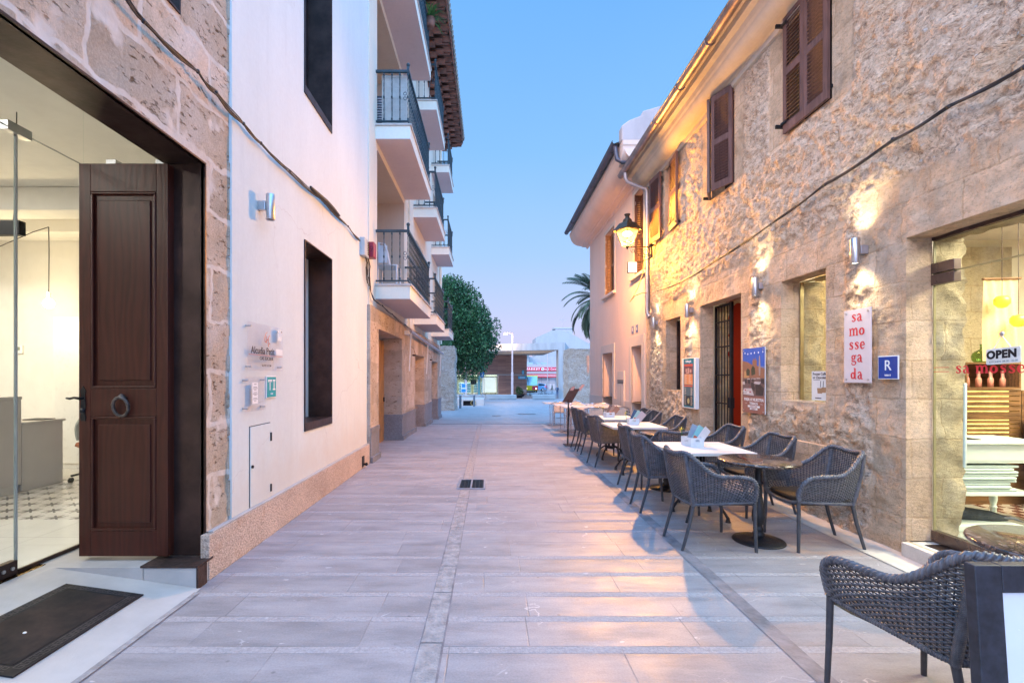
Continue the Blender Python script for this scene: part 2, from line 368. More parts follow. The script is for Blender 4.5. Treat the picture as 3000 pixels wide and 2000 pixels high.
def rubble_mat(name, stone=(.67, .50, .355), attr=True, only=None):
    m, nt, p, co = newmat(name)
    wv = nd(nt, 'ShaderNodeVectorMath', {0: nd(nt, 'ShaderNodeTexNoise', {'Vector': co, 'Scale': 3.4, 'Detail': 4.0}).outputs[1], 1: (.22, .22, .22)}, operation='MULTIPLY').outputs[0]
    cw = nd(nt, 'ShaderNodeVectorMath', {0: co, 1: wv}, operation='ADD').outputs[0]
    big = noise(nt, co, 1.3, 5, .62)
    base = ramp(nt, big, [(.28, tuple(k * .84 for k in stone)), (.45, stone), (.58, (stone[0] * 1.0, stone[1] * 1.04, stone[2] * 1.12)), (.75, (stone[0] * 1.16, stone[1] * 1.2, stone[2] * 1.28))]).outputs[0]
    mid = noise(nt, vscale(nt, cw, (1, 1, 1.9), (R(14), 0, 0)), 7.5, 5, .65, .8)
    c = mixc(nt, 1.0, base, ramp(nt, mid, [(.36, (.70, .64, .60)), (.48, (1, 1, 1)), (.62, (1.13, 1.15, 1.18))]).outputs[0], 'MULTIPLY')
    # small pale stones set in the mortar
    ve = vscale(nt, cw, (1, 1, 1.8), (R(24), 0, 0))
    v2 = nd(nt, 'ShaderNodeTexVoronoi', {'Vector': ve, 'Scale': 13.0, 'Randomness': 1.0})
    sc2 = nd(nt, 'ShaderNodeSeparateColor', {0: v2.outputs['Color']})
    chip = mth(nt, 'MULTIPLY', ramp(nt, v2.outputs[0], [(.13, 1), (.20, 0)]).outputs[0], mth(nt, 'GREATER_THAN', sc2.outputs[1], .62))
    c = mixc(nt, mth(nt, 'MULTIPLY', chip, .8), c, ramp(nt, sc2.outputs[0], [(0, (.50, .46, .44)), (1, (.74, .71, .68))]).outputs[0])
    rim = mth(nt, 'MULTIPLY', ramp(nt, v2.outputs[0], [(.19, 0), (.215, 1), (.25, 0)]).outputs[0], mth(nt, 'GREATER_THAN', sc2.outputs[1], .70))
    # weathered cracks of the thrown mortar, with crevice shade darkened into the colour
    cr1 = noise(nt, vscale(nt, cw, (1, 1, 2.6), (R(20), 0, 0)), 15, 6, .72, 1.4)
    cr2 = noise(nt, vscale(nt, cw, (1, 1, 2.2), (R(-24), 0, 0)), 24, 5, .7, 1.2)
    crm = mth(nt, 'MAXIMUM', ramp(nt, cr1, [(.38, 1), (.445, 0)]).outputs[0], ramp(nt, cr2, [(.36, .9), (.42, 0)]).outputs[0])
    crm = mth(nt, 'MAXIMUM', crm, mth(nt, 'MULTIPLY', rim, .7))
    c = mixc(nt, mth(nt, 'MULTIPLY', crm, .62), c, (.15, .10, .08))
    fine = ramp(nt, noise(nt, co, 42, 6, .8), [(.36, .72), (.5, 1.0), (.64, 1.2)]).outputs[0]
    c = mixc(nt, 1.0, c, fine, 'MULTIPLY')
    h_rub = mth(nt, 'ADD', mth(nt, 'MULTIPLY', chip, .5), mth(nt, 'MULTIPLY', mid, 2.2))
    h_rub = mth(nt, 'ADD', h_rub, mth(nt, 'MULTIPLY', ramp(nt, cr1, [(.34, 0), (.44, .6), (.62, 1)]).outputs[0], 1.0))
    h_rub = mth(nt, 'ADD', h_rub, mth(nt, 'MULTIPLY', ramp(nt, cr2, [(.33, 0), (.45, .7), (.7, 1)]).outputs[0], .7))
    h_rub = mth(nt, 'ADD', h_rub, mth(nt, 'MULTIPLY', noise(nt, co, 40, 6, .8), 1.1))
    # dressed blocks round the openings
    s = nd(nt, 'ShaderNodeSeparateXYZ', {0: co})
    pv = nd(nt, 'ShaderNodeCombineXYZ', {0: mth(nt, 'ADD', s.outputs[1], s.outputs[0]), 1: s.outputs[2]})
    pw = nd(nt, 'ShaderNodeVectorMath', {0: pv.outputs[0], 1: nd(nt, 'ShaderNodeVectorMath', {0: nd(nt, 'ShaderNodeTexNoise', {'Vector': co, 'Scale': 5.0, 'Detail': 3.0}).outputs[1], 1: (.04, .04, 0)}, operation='MULTIPLY').outputs[0]}, operation='ADD').outputs[0]
    bk = nd(nt, 'ShaderNodeTexBrick', {'Vector': pw, 'Color1': (.84, .83, .82, 1), 'Color2': (1.10, 1.10, 1.12, 1), 'Mortar': (.86, .82, .78, 1), 'Scale': 1.0, 'Mortar Size': .010, 'Mortar Smooth': .5, 'Brick Width': .52, 'Row Height': .33})
    pits = nd(nt, 'ShaderNodeTexNoise', {'Vector': vscale(nt, co, (1, 1, 2.0)), 'Scale': 24.0, 'Detail': 8.0, 'Roughness': .85}).outputs[0]
    ds = mixc(nt, 1.0, (stone[0] * 1.0, stone[1] * .98, stone[2] * .95), bk.outputs[0], 'MULTIPLY')
    ds = mixc(nt, 1.0, ds, ramp(nt, pits, [(.38, .66), (.47, .97), (.60, 1.10)]).outputs[0], 'MULTIPLY')
    ds = mixc(nt, ramp(nt, noise(nt, co, 2.0, 4, .6), [(.5, 0), (.7, .4)]).outputs[0], ds, (.60, .54, .48))
    scr = noise(nt, vscale(nt, co, (1, 3.2, 1), (R(12), 0, 0)), 22, 5, .7)
    ds = mixc(nt, 1.0, ds, ramp(nt, noise(nt, co, 4.5, 5, .65), [(.36, .80), (.5, 1.0), (.64, 1.12)]).outputs[0], 'MULTIPLY')
    h_d = mth(nt, 'ADD', mth(nt, 'MULTIPLY', bk.outputs[1], -.4), mth(nt, 'ADD', mth(nt, 'MULTIPLY', pits, 2.2), mth(nt, 'MULTIPLY', scr, 1.6)))
    if attr:
        at = nd(nt, 'ShaderNodeAttribute', attribute_name='dress').outputs['Fac']
        dm = nd(nt, 'ShaderNodeMapRange', {0: mth(nt, 'ADD', at, mth(nt, 'MULTIPLY', mth(nt, 'SUBTRACT', noise(nt, co, 6, 3), .5), .7)), 1: .25, 2: .80, 3: 0, 4: 1}, interpolation_type='SMOOTHSTEP').outputs[0]
    else: dm = mth(nt, 'ADD', 1.0 if only is None else 0.0, 0.0)
    c = mixc(nt, dm, c, ds)
    hh = mth(nt, 'ADD', mth(nt, 'MULTIPLY', h_rub, mth(nt, 'SUBTRACT', 1.0, dm)), mth(nt, 'MULTIPLY', h_d, dm))
    nt.links.new(c, p.inputs['Base Color']); p.inputs['Roughness'].default_value = .92; p.inputs['Specular IOR Level'].default_value = .2
    bump(nt, p, hh, .75, .018)
    return m

def ashlar_mat(name, c0=(.54, .44, .35), bw=.74, rh=.40, mortar=(.62, .55, .49), ms=.022, off=0.0):
    m, nt, p, co = newmat(name)
    s = nd(nt, 'ShaderNodeSeparateXYZ', {0: co})
    pv = nd(nt, 'ShaderNodeCombineXYZ', {0: mth(nt, 'ADD', s.outputs[1], off), 1: s.outputs[2]})
    wob = nd(nt, 'ShaderNodeVectorMath', {0: nd(nt, 'ShaderNodeTexNoise', {'Vector': co, 'Scale': 4.0, 'Detail': 4.0}).outputs[1], 1: (.14, .14, 0)}, operation='MULTIPLY').outputs[0]
    pw = nd(nt, 'ShaderNodeVectorMath', {0: pv.outputs[0], 1: wob}, operation='ADD').outputs[0]
    bk = nd(nt, 'ShaderNodeTexBrick', {'Vector': pw, 'Color1': (.80, .80, .78, 1), 'Color2': (1.16, 1.12, 1.1, 1), 'Mortar': (1, 1, 1, 1), 'Scale': 1.0, 'Mortar Size': ms, 'Mortar Smooth': .5, 'Brick Width': bw, 'Row Height': rh})
    nb = noise(nt, co, 2.2, 5, .6)
    stone = ramp(nt, nb, [(.3, (c0[0] * .8, c0[1] * .8, c0[2] * .78)), (.5, c0), (.7, (c0[0] * 1.15, c0[1] * 1.2, c0[2] * 1.3))]).outputs[0]
    stone = mixc(nt, 1.0, stone, bk.outputs[0], 'MULTIPLY')
    pit = nd(nt, 'ShaderNodeTexNoise', {'Vector': vscale(nt, co, (1, 1.0, 2.6), (R(-35), 0, 0)), 'Scale': 13.0, 'Detail': 5.0, 'Roughness': .62}).outputs[0]
    pm = ramp(nt, pit, [(.33, 0), (.42, 1)]).outputs[0]
    zone = ramp(nt, noise(nt, co, 3.1, 2), [(.42, 0), (.55, 1)]).outputs[0]
    pm = mth(nt, 'MAXIMUM', pm, mth(nt, 'SUBTRACT', 1.0, zone))
    stone = mixc(nt, 1.0, stone, ramp(nt, pm, [(0, (.42, .30, .20)), (1, (1, 1, 1))]).outputs[0], 'MULTIPLY')
    stone = mixc(nt, 1.0, stone, ramp(nt, noise(nt, co, 60, 4, .75), [(.3, .80), (.7, 1.14)]).outputs[0], 'MULTIPLY')
    mor = mixc(nt, 1.0, mortar, ramp(nt, noise(nt, co, 9, 4), [(.3, .88), (.7, 1.08)]).outputs[0], 'MULTIPLY')
    mm = mth(nt, 'MAXIMUM', bk.outputs[1], ramp(nt, noise(nt, co, 2.7, 3, .5), [(.60, 0), (.66, 1)]).outputs[0])
    c = mixc(nt, mm, stone, mor)
    nt.links.new(c, p.inputs['Base Color']); p.inputs['Roughness'].default_value = .9; p.inputs['Specular IOR Level'].default_value = .2
    h = mth(nt, 'ADD', mth(nt, 'MULTIPLY', pm, .9), mth(nt, 'MULTIPLY', noise(nt, co, 50, 5, .75), .6))
    h = mth(nt, 'ADD', mth(nt, 'MULTIPLY', h, mth(nt, 'SUBTRACT', 1.0, mm)), mth(nt, 'MULTIPLY', mm, mth(nt, 'ADD', .9, mth(nt, 'MULTIPLY', noise(nt, co, 20, 3), .4))))
    bump(nt, p, h, .9, .016)
    return m

def plaster_mat(name, c, stain=.10, bs=.25, warm=(.72, .60, .50), rough=.85, dirt=False):
    m, nt, p, co = newmat(name)
    n1 = noise(nt, vscale(nt, co, (1, 1, .35)), 1.1, 5, .6)
    base = ramp(nt, n1, [(.3, tuple(k * (1 - stain) for k in c)), (.6, c)]).outputs[0]
    st = ramp(nt, noise(nt, vscale(nt, co, (5, 5, .4)), 1.7, 4, .6), [(.56, 0), (.76, .22)]).outputs[0]
    base = mixc(nt, st, base, tuple(k * .7 for k in c))
    base = mixc(nt, 1.0, base, ramp(nt, noise(nt, co, 24, 4, .6), [(.3, .97), (.7, 1.02)]).outputs[0], 'MULTIPLY')
    if dirt:
        z = nd(nt, 'ShaderNodeSeparateXYZ', {0: co}).outputs[2]
        lo = nd(nt, 'ShaderNodeMapRange', {0: mth(nt, 'ADD', z, mth(nt, 'MULTIPLY', noise(nt, co, 3.5, 5, .7), .9)), 1: .75, 2: 1.5, 3: .5, 4: 0.0}, interpolation_type='SMOOTHSTEP').outputs[0]
        base = mixc(nt, lo, base, (.60, .53, .46))
        dr = ramp(nt, noise(nt, vscale(nt, co, (1, 9, .25)), 3.0, 5, .6), [(.57, 0), (.72, .10)]).outputs[0]
        base = mixc(nt, dr, base, (.52, .50, .50))
        cz = nd(nt, 'ShaderNodeTexVoronoi', {'Vector': nd(nt, 'ShaderNodeVectorMath', {0: co, 1: nd(nt, 'ShaderNodeVectorMath', {0: nd(nt, 'ShaderNodeTexNoise', {'Vector': co, 'Scale': 2.0, 'Detail': 5.0}).outputs[1], 1: (.7, .7, .7)}, operation='MULTIPLY').outputs[0]}, operation='ADD').outputs[0], 'Scale': .55}, feature='DISTANCE_TO_EDGE').outputs[0]
        base = mixc(nt, mth(nt, 'MULTIPLY', ramp(nt, cz, [(.0015, .5), (.004, 0)]).outputs[0], ramp(nt, noise(nt, co, .8, 2), [(.5, 0), (.6, 1)]).outputs[0]), base, (.40, .38, .38))
    nt.links.new(base, p.inputs['Base Color']); p.inputs['Roughness'].default_value = rough; p.inputs['Specular IOR Level'].default_value = .25
    h = mth(nt, 'ADD', mth(nt, 'MULTIPLY', noise(nt, co, 90, 3, .6), .3), noise(nt, co, 5, 3))
    bump(nt, p, h, bs, .01)
    return m

def granite_mat(name, c=(.50, .38, .31)):
    m, nt, p, co = newmat(name)
    v = nd(nt, 'ShaderNodeTexVoronoi', {'Vector': co, 'Scale': 95.0})
    sc = nd(nt, 'ShaderNodeSeparateColor', {0: v.outputs['Color']})
    g = ramp(nt, sc.outputs[0], [(0, tuple(k * .75 for k in c)), (.3, c), (.7, tuple(min(1, k * 1.15) for k in c)), (1, tuple(min(1, k * 1.35) for k in c))]).outputs[0]
    g = mixc(nt, 1.0, g, ramp(nt, noise(nt, co, 1.6, 4, .6), [(.3, .78), (.7, 1.1)]).outputs[0], 'MULTIPLY')
    g = mixc(nt, ramp(nt, noise(nt, co, 2.6, 4, .7), [(.6, 0), (.72, .5)]).outputs[0], g, (.40, .22, .13))
    nt.links.new(g, p.inputs['Base Color']); p.inputs['Roughness'].default_value = .75
    bump(nt, p, nd(nt, 'ShaderNodeTexVoronoi', {'Vector': co, 'Scale': 60.0}).outputs[0], .8, .008)
    return m

def wood_mat(name, c, rough=.45, axis=2, ring=9.0, dark=.55, bs=.2):
    m, nt, p, co = newmat(name)
    st = [1, 1, 1]; st[axis] = .07
    v = vscale(nt, co, tuple(st))
    w = nd(nt, 'ShaderNodeTexNoise', {'Vector': v, 'Scale': ring * 3.2, 'Detail': 5.0, 'Roughness': .6, 'Distortion': .6}).outputs[0]
    st2 = [1, 1, 1]; st2[axis] = .16
    w2 = nd(nt, 'ShaderNodeTexWave', {'Vector': vscale(nt, co, tuple(st2)), 'Scale': ring * .9, 'Distortion': 9.0, 'Detail': 3.0, 'Detail Scale': 1.6}, wave_type='BANDS', bands_direction='X' if axis != 0 else 'Y').outputs[1]
    f = mth(nt, 'ADD', mth(nt, 'MULTIPLY', w, .65), mth(nt, 'MULTIPLY', w2, .35))
    cc = ramp(nt, f, [(.25, tuple(k * dark for k in c)), (.5, c), (.75, tuple(k * 1.25 for k in c))]).outputs[0]
    cc = mixc(nt, 1.0, cc, ramp(nt, noise(nt, co, 1.4, 3), [(.3, .82), (.7, 1.15)]).outputs[0], 'MULTIPLY')
    nt.links.new(cc, p.inputs['Base Color']); p.inputs['Roughness'].default_value = rough; p.inputs['Specular IOR Level'].default_value = .3
    bump(nt, p, f, bs, .004)
    return m

m_pave = paving_mat('street paving', (.312, .278, .288))
m_gutter = M('gutter stone', (.315, .283, .285), .85, var=.22, vs=14, bs=1.0, bscale=55)
m_darkband = M('dark band stone', (.21, .185, .20), .6, var=.3, vs=7, bs=.3, bscale=60)
m_lightband = M('pale kerb stone', (.50, .46, .43), .7, var=.14, vs=5, bs=.3, bscale=50)
m_ramp = M('pale ramp stone', (.44, .41, .40), .55, var=.10, vs=3, bs=.15, bscale=70)
m_rubble = rubble_mat('rubble wall')
m_dress = rubble_mat('dressed reveal stone', attr=False)
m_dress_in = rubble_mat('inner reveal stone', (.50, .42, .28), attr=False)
m_ashlar = ashlar_mat('old ashlar')
m_sand = ashlar_mat('smooth sandstone cladding', (.50, .41, .33), .72, .36, (.40, .33, .27), .006, .3)
m_white = plaster_mat('white plaster', (.68, .735, .735), .10, dirt=True)
m_cream = plaster_mat('cream plaster', (.78, .72, .60))
m_cream2 = plaster_mat('balcony plaster', (.78, .76, .66))
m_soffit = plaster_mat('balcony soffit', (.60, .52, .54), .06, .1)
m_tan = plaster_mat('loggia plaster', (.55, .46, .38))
m_pink = plaster_mat('pink plaster', (.76, .57, .48))
m_pinkstone = plaster_mat('pink cut stone', (.60, .52, .47), .1, .15)
m_cornice = plaster_mat('old cornice plaster', (.55, .47, .38), .3, .4)
m_plinth = granite_mat('speckled plinth')
m_granite = granite_mat('grey granite', (.20, .20, .22))
m_citywall = rubble_mat('city wall stone', (.40, .36, .30), attr=False, only=1)
m_steel = M('dark patinated steel', (.052, .030, .026), .42, .6, .35, 5, .1, 40)
m_steelrust = M('rusty steel edge', (.06, .035, .03), .6, .4, .5, 8, .3, 60)
m_door = wood_mat('dark stained door wood', (.052, .022, .017), .38)
m_shut = wood_mat('brown shutter paint', (.115, .065, .060), .5, dark=.75)
m_shutr = wood_mat('pale shutter wood', (.30, .17, .10), .5, dark=.75)
m_orangewood = wood_mat('varnished garage wood', (.42, .22, .08), .4)
m_iron = M('black iron', (.018, .018, .02), .5, .5, .3, 12, .2, 80)
m_rail = M('blue green railing paint', (.030, .052, .065), .38, .3, .25, 10)
m_chrome = M('brushed steel', (.55, .55, .57), .36, 1.0, .06, 20)
m_zinc = M('zinc pipe', (.42, .38, .40), .45, .7, .18, 6, .1, 30)
m_wicker = M('grey wicker strand', (.10, .104, .125), .42, 0, .35, 30, spec=.5)
m_wick2 = M('dark wicker stake', (.035, .036, .044), .6, 0, .3, 30)
m_alu = M('powder coated leg', (.060, .062, .072), .45, .2, .15, 20)
m_cush = M('dark cushion fabric', (.035, .026, .022), .85, 0, .2, 40, .4, 300)
m_tablewhite = wood_mat('whitewashed tabletop', (.70, .66, .64), .42, axis=0, ring=5, dark=.9, bs=.05)
m_cast = M('black cast iron', (.022, .022, .026), .42, .3, .25, 20, .2, 150)
m_glass = GLASS('shop glass')
m_acry = GLASS('clear acrylic', (.98, .98, .98), .8)
m_paper = M('white paper', (.80, .80, .80), .6, var=.04)
m_black = M('black paint', (.010, .010, .013), .6, var=.3, spec=.3)
m_red = M('red lettering', (.62, .03, .04), .45, var=.08)
m_terra = M('terracotta tile', (.22, .105, .075), .8, var=.35, vs=4, bs=.3, bscale=40)
m_terra2 = M('weathered roof tile', (.24, .22, .18), .85, var=.35, vs=5, bs=.4, bscale=40)
m_roomwhite = M('white room paint', (.76, .73, .68), .7, var=.03)
m_cable = M('black cable', (.02, .018, .02), .55, var=.4)
m_cabletan = M('painted cable', (.30, .20, .12), .6, var=.3)
def granite_top(name):
    m, nt, p, co = newmat(name)
    v = nd(nt, 'ShaderNodeTexVoronoi', {'Vector': co, 'Scale': 60.0}); sc = nd(nt, 'ShaderNodeSeparateColor', {0: v.outputs['Color']})
    g = ramp(nt, sc.outputs[0], [(0, (.015, .012, .012)), (.5, (.05, .034, .03)), (.85, (.12, .075, .06)), (1, (.22, .17, .14))]).outputs[0]
    g = mixc(nt, 1.0, g, ramp(nt, noise(nt, co, 18, 3), [(.3, .6), (.7, 1.3)]).outputs[0], 'MULTIPLY')
    nt.links.new(g, p.inputs['Base Color']); p.inputs['Roughness'].default_value = .12; p.inputs['Coat Weight'].default_value = .5
    return m
m_gran = granite_top('polished brown granite')
for _q in m_gran.node_tree.nodes:
    if _q.type == 'BSDF_PRINCIPLED': _q.inputs['Roughness'].default_value = .2
def flatm(name, c, r=.5): return M(name, c, r, var=.06, vs=9)
# ---------------------------------------------------------------- vector noise for real relief
_tab = rng.random((64, 64, 64))
def vnoise(x, y, z):
    xi = np.floor(x).astype(int); yi = np.floor(y).astype(int); zi = np.floor(z).astype(int)
    fx = x - xi; fy = y - yi; fz = z - zi
    fx = fx * fx * (3 - 2 * fx); fy = fy * fy * (3 - 2 * fy); fz = fz * fz * (3 - 2 * fz)
    r = 0
    for a in (0, 1):
        for b in (0, 1):
            for c in (0, 1):
                r = r + _tab[(xi + a) % 64, (yi + b) % 64, (zi + c) % 64] * (fx if a else 1 - fx) * (fy if b else 1 - fy) * (fz if c else 1 - fz)
    return r
def fbm(x, y, z, o=4, g=.55):
    a = 1.0; t = 0; s = 0
    for i in range(o):
        t = t + a * vnoise(x, y, z); s += a; a *= g; x = x * 2.03 + 7.1; y = y * 2.03 + 3.3; z = z * 2.03 + 1.7
    return t / s
def lines(a, b, marks, cell):
    ms = sorted(set([a, b] + [m for m in marks if a < m < b])); o = []
    for p, q in zip(ms[:-1], ms[1:]):
        k = max(1, int(round((q - p) / cell))) if cell else 1
        o += [p + (q - p) * i / k for i in range(k)]
    return np.array(o + [b])
def relief_wall(name, mat, parent, X, sgn, y0, y1, z0, z1, ops=(), cell=None, disp=None, dress=None, thick=.45):
    """wall in the plane x=X facing sgn; ops = (ya,yb,za,zb,depth of reveal)"""
    ys = lines(y0, y1, [k for o in ops for k in o[:2]], cell); zs = lines(z0, z1, [k for o in ops for k in o[2:4]], cell)
    YY, ZZ = np.meshgrid(ys, zs, indexing='ij'); XX = np.full_like(YY, X)
    edge = np.full_like(YY, 9.0)
    for o in ops:
        dy = np.maximum(np.maximum(o[0] - YY, YY - o[1]), 0); dz = np.maximum(np.maximum(o[2] - ZZ, ZZ - o[3]), 0)
        edge = np.minimum(edge, np.sqrt(dy ** 2 + dz ** 2))
    if disp is not None:
        d = disp(YY, ZZ) * np.clip(edge / .05, 0, 1); XX = XX + sgn * d
    n, m = YY.shape
    vs = np.stack([XX, YY, ZZ], -1).reshape(-1, 3)
    I = np.arange(n * m).reshape(n, m)
    cyc = (ys[:-1, None] + ys[1:, None]) / 2 + 0 * zs[None, :-1]; czc = (zs[None, :-1] + zs[None, 1:]) / 2 + 0 * ys[:-1, None]
    keep = np.ones_like(cyc, bool)
    for o in ops: keep &= ~((cyc > o[0]) & (cyc < o[1]) & (czc > o[2]) & (czc < o[3]))
    q = np.stack([I[:-1, :-1], I[1:, :-1], I[1:, 1:], I[:-1, 1:]], -1)[keep]
    if sgn < 0: q = q[:, ::-1]
    mb = MB(); mb.v = [tuple(p) for p in vs.tolist()]; mb.f = [tuple(p) for p in q.tolist()]
    mb.sm = [cell is not None] * len(mb.f); mb.mi = [0] * len(mb.f)
    for o in ops:
        ya, yb, za, zb, dp = o[:5]; xi = X - sgn * dp
        mb.quad((X, ya, za), (xi, ya, za), (xi, ya, zb), (X, ya, zb)); mb.quad((X, yb, za), (X, yb, zb), (xi, yb, zb), (xi, yb, za))
        mb.quad((X, ya, zb), (xi, ya, zb), (xi, yb, zb), (X, yb, zb)); mb.quad((X, ya, za), (X, yb, za), (xi, yb, za), (xi, ya, za))
    xb = X - sgn * thick
    mb.quad((X, y0, z0), (xb, y0, z0), (xb, y0, z1), (X, y0, z1)); mb.quad((X, y1, z0), (X, y1, z1), (xb, y1, z1), (xb, y1, z0))
    mb.quad((X, y0, z1), (xb, y0, z1), (xb, y1, z1), (X, y1, z1))
    ob = mb.build(name, mat, parent)
    if cell and dress is not None:
        at = ob.data.attributes.new('dress', 'FLOAT', 'POINT'); v = np.ones(len(mb.v)); v[:n * m] = dress(YY, ZZ).reshape(-1)
        at.data.foreach_set('value', v)
    return ob
def block(name, mat, parent, x0, x1, y0, y1, z0, z1, bevel=0):
    return MB().box(x0, x1, y0, y1, z0, z1).build(name, mat, parent, bevel)

# ================================================================ GROUND
mb = MB(); ys = [-14, 12] + [12 + 6 * k for k in range(1, 10)] + [300]
xs = [-160, -2.6, 3.9, 160]
for a, b in zip(ys[:-1], ys[1:]):
    for c, d in zip(xs[:-1], xs[1:]):
        mb.quad((c, a, gz(a)), (d, a, gz(a)), (d, b, gz(b)), (c, b, gz(b)))
tag(mb.build('street_paving', m_pave), kind='structure')
def strip(name, mat, x0, x1, y0, y1, h, step=2.0):
    mb = MB(); n = max(1, int((y1 - y0) / step))
    for i in range(n):
        a = y0 + (y1 - y0) * i / n; b = y0 + (y1 - y0) * (i + 1) / n
        mb.quad((x0, a, gz(a) + h), (x1, a, gz(a) + h), (x1, b, gz(b) + h), (x0, b, gz(b) + h))
    return tag(mb.build(name, mat), kind='structure')
# central gutter: short rough stones, laid end to end with open joints
mb = MB(); y = -3.0
while y < 16.0:
    l = random.uniform(.42, .66); a = random.uniform(-.006, .006); x0, x1 = -.385 + a, -.262 + a
    g0 = gz(y) + .004; g1 = gz(y + l) + .004
    k = 5
    for i in range(k):
        ya = y + .005 + (l - .01) * i / k; yb = y + .005 + (l - .01) * (i + 1) / k
        mb.quad((x0 + (.004 if i % 2 else 0), ya, gz(ya) + .005), (x1, ya, gz(ya) + .005), (x1, yb, gz(yb) + .005), (x0 + (0 if i % 2 else .004), yb, gz(yb) + .005))
    y += l
tag(mb.build('gutter_stones', m_gutter), kind='structure')
strip('gutter_joint', m_darkband, -.392, -.256, -3, 16, .0022)
strip('dark_paving_band', m_darkband, 1.60, 1.705, -3, 10.25, .004)
strip('pale_paving_band', m_lightband, 1.69, 1.80, 11.2, 15.9, .004)
strip('kerb_strip', m_lightband, 3.17, 3.50, -3, 16.6, .006)
# slot drain across the street
mb = MB()
for i in range(150):
    x = -2.0 + i * .036
    mb.box(x, x + .022, 16.0, 16.06, gz(16) - .02, gz(16) + .006)
tag(mb.build('slot_drain', m_black), 'thin dark slot drain running right across the street', 'drain')
# grate in the gutter
g = thing('drain_grate', 'square cast iron drain grate set in the middle gutter', 'drain grate', (-.245, 6.58, .01))
fr = MB()
for a in (-.43, -.085): fr.box(a, a + .025, 6.30, 6.86, .003, .016)
for a in (6.30, 6.84): fr.box(-.405, -.085, a, a + .022, .003, .016)
fr.build('grate_frame', m_zinc, g)
block('grate_pit', m_black, g, -.405, -.085, 6.32, 6.84, .0045, .0055)
b_ = MB()
for i in range(13): b_.box(-.402, -.088, 6.335 + i * .039, 6.335 + i * .039 + .016, .006, .014)
for i in range(7): b_.box(-.40 + i * .05, -.392 + i * .05, 6.322, 6.84, .006, .0125)
b_.build('grate_bars', m_cast, g); block('grate_hinge_bar', m_zinc, g, -.262, -.240, 6.322, 6.84, .0145, .018)
for x, y, w, d, l in ((.28, 21.0, .45, .45, 'small square manhole cover beyond the slot drain, furthest left'), (1.75, 22.6, .9, .45, 'oblong manhole cover far down the street centre'), (3.1, 19.4, .9, .5, 'dark oblong manhole cover near the bistro tables'), (2.0, 10.9, .62, .5, 'steel framed access cover in the paving by the menu stand')):
    t = thing('manhole_cover', l, 'manhole cover', (x, y, gz(y)))
    zc = gz(y) + .004; sl = -.03 if y > 12 else 0
    f_ = MB(); p_ = MB()
    def q(mb, a, b, c, e, h): mb.quad((x + a, y + c, zc + sl * c + h), (x + b, y + c, zc + sl * c + h), (x + b, y + e, zc + sl * e + h), (x + a, y + e, zc + sl * e + h))
    q(f_, -w / 2, w / 2, -d / 2, d / 2, .002); q(p_, -w / 2 + .03, w / 2 - .03, -d / 2 + .03, d / 2 - .03, .006)
    f_.build('cover_frame', m_zinc, t); p_.build('cover_plate', m_steel if y > 12 else m_pave, t)

# ================================================================ LEFT: the stone house with the big portal
XS = -2.125
def d_ash(Y, Z): return (fbm(Y * 3.1, Z * 3.1, Y * 0 + 4) - .5) * .035 + (fbm(Y * 14, Z * 14, Y * 0 + 9, 3) - .5) * .016
house1 = thing('stone_house', 'old sandstone house at left with a tall steel lined portal', 'house', (-3.5, 1, 0))
PY, PZ = 3.55, 3.07
relief_wall('stone_wall', m_ashlar, house1, XS, 1, -2.5, 3.875, 0.0, 5.7, [(.7, PY, 0.0, PZ, .02), (1.9, 3.27, 3.98, 5.3, .35)], .035, d_ash)
# ragged end course against the white plaster
mb = MB(); z = .36
while z < 5.5:
    h = random.uniform(.12, .4); w = random.uniform(0, .028); mb.box(XS - .05, XS + .004 + w * .3, 3.868, 3.885 + w, z, z + h * .97); z += h
mb.build('ragged_corner_stones', m_ashlar, house1, .01)
fr = thing; 
# steel lining
XI = -2.415
lin_ = MB()
lin_.box(XI, XS + .012, PY, PY + .012, .165, PZ + .012); lin_.build('steel_jamb', m_steel, house1)
MB().box(XI, XS + .012, .7, PY, PZ, PZ + .012).build('steel_lintel', m_steel, house1)
wf = MB(); wf.box(XS - .3, XS + .012, 1.9, 3.27, 3.968, 3.98); wf.box(XS - .3, XS + .012, 3.258, 3.27, 3.98, 5.3); wf.build('steel_window_frame', m_steel, house1)
block('upper_window_pane', m_glass, house1, XS - .28, XS - .27, 1.9, 3.26, 3.98, 5.3)
block('upper_room_wall', m_black, house1, XS - .9, XS - .88, 1.5, 3.7, 3.5, 5.6)
# behind the wall above portal: solid
MB().box(XI - .06, XS - .03, .2, 3.55, PZ + .3, PZ + .5).build('wall_core', m_roomwhite, house1)
# threshold blocks and ramp
st = MB(); st.box(XI - .03, -2.062, 3.36, 3.60, 0.004, .150); st.build('threshold_block', m_ramp, house1, .006)
MB().box(XI - .04, -2.050, 3.352, 3.545, .150, .165).build('rusty_steel_sill', m_steelrust, house1, .002)
MB().box(-2.06, -2.047, 3.352, 3.46, .004, .150).build('rusty_sill_end', m_steelrust, house1)
rp = MB(); xr = [-2.03, -2.35, -2.7, -3.07]; 
def rz(x): return .006 + .144 * (-2.03 - x) / 1.04
for a, b in zip(xr[:-1], xr[1:]):
    rp.quad((b, -3, rz(b)), (a, -3, rz(a)), (a, 3.36, rz(a)), (b, 3.36, rz(b)))
rp.quad((-3.25, -3, .150), (-3.07, -3, .150), (-3.07, 3.36, .150), (-3.25, 3.36, .150))
rp.quad((-3.25, 3.36, .150), (XI - .02, 3.36, .150), (XI - .02, 3.80, .150), (-3.25, 3.80, .150))
rp.quad((XI - .02, 3.36, .004), (XI - .02, 3.36, .15), (-3.07, 3.36, .15), (-3.07, 3.36, .149))
tag(rp.build('entrance_ramp', m_ramp), kind='structure')
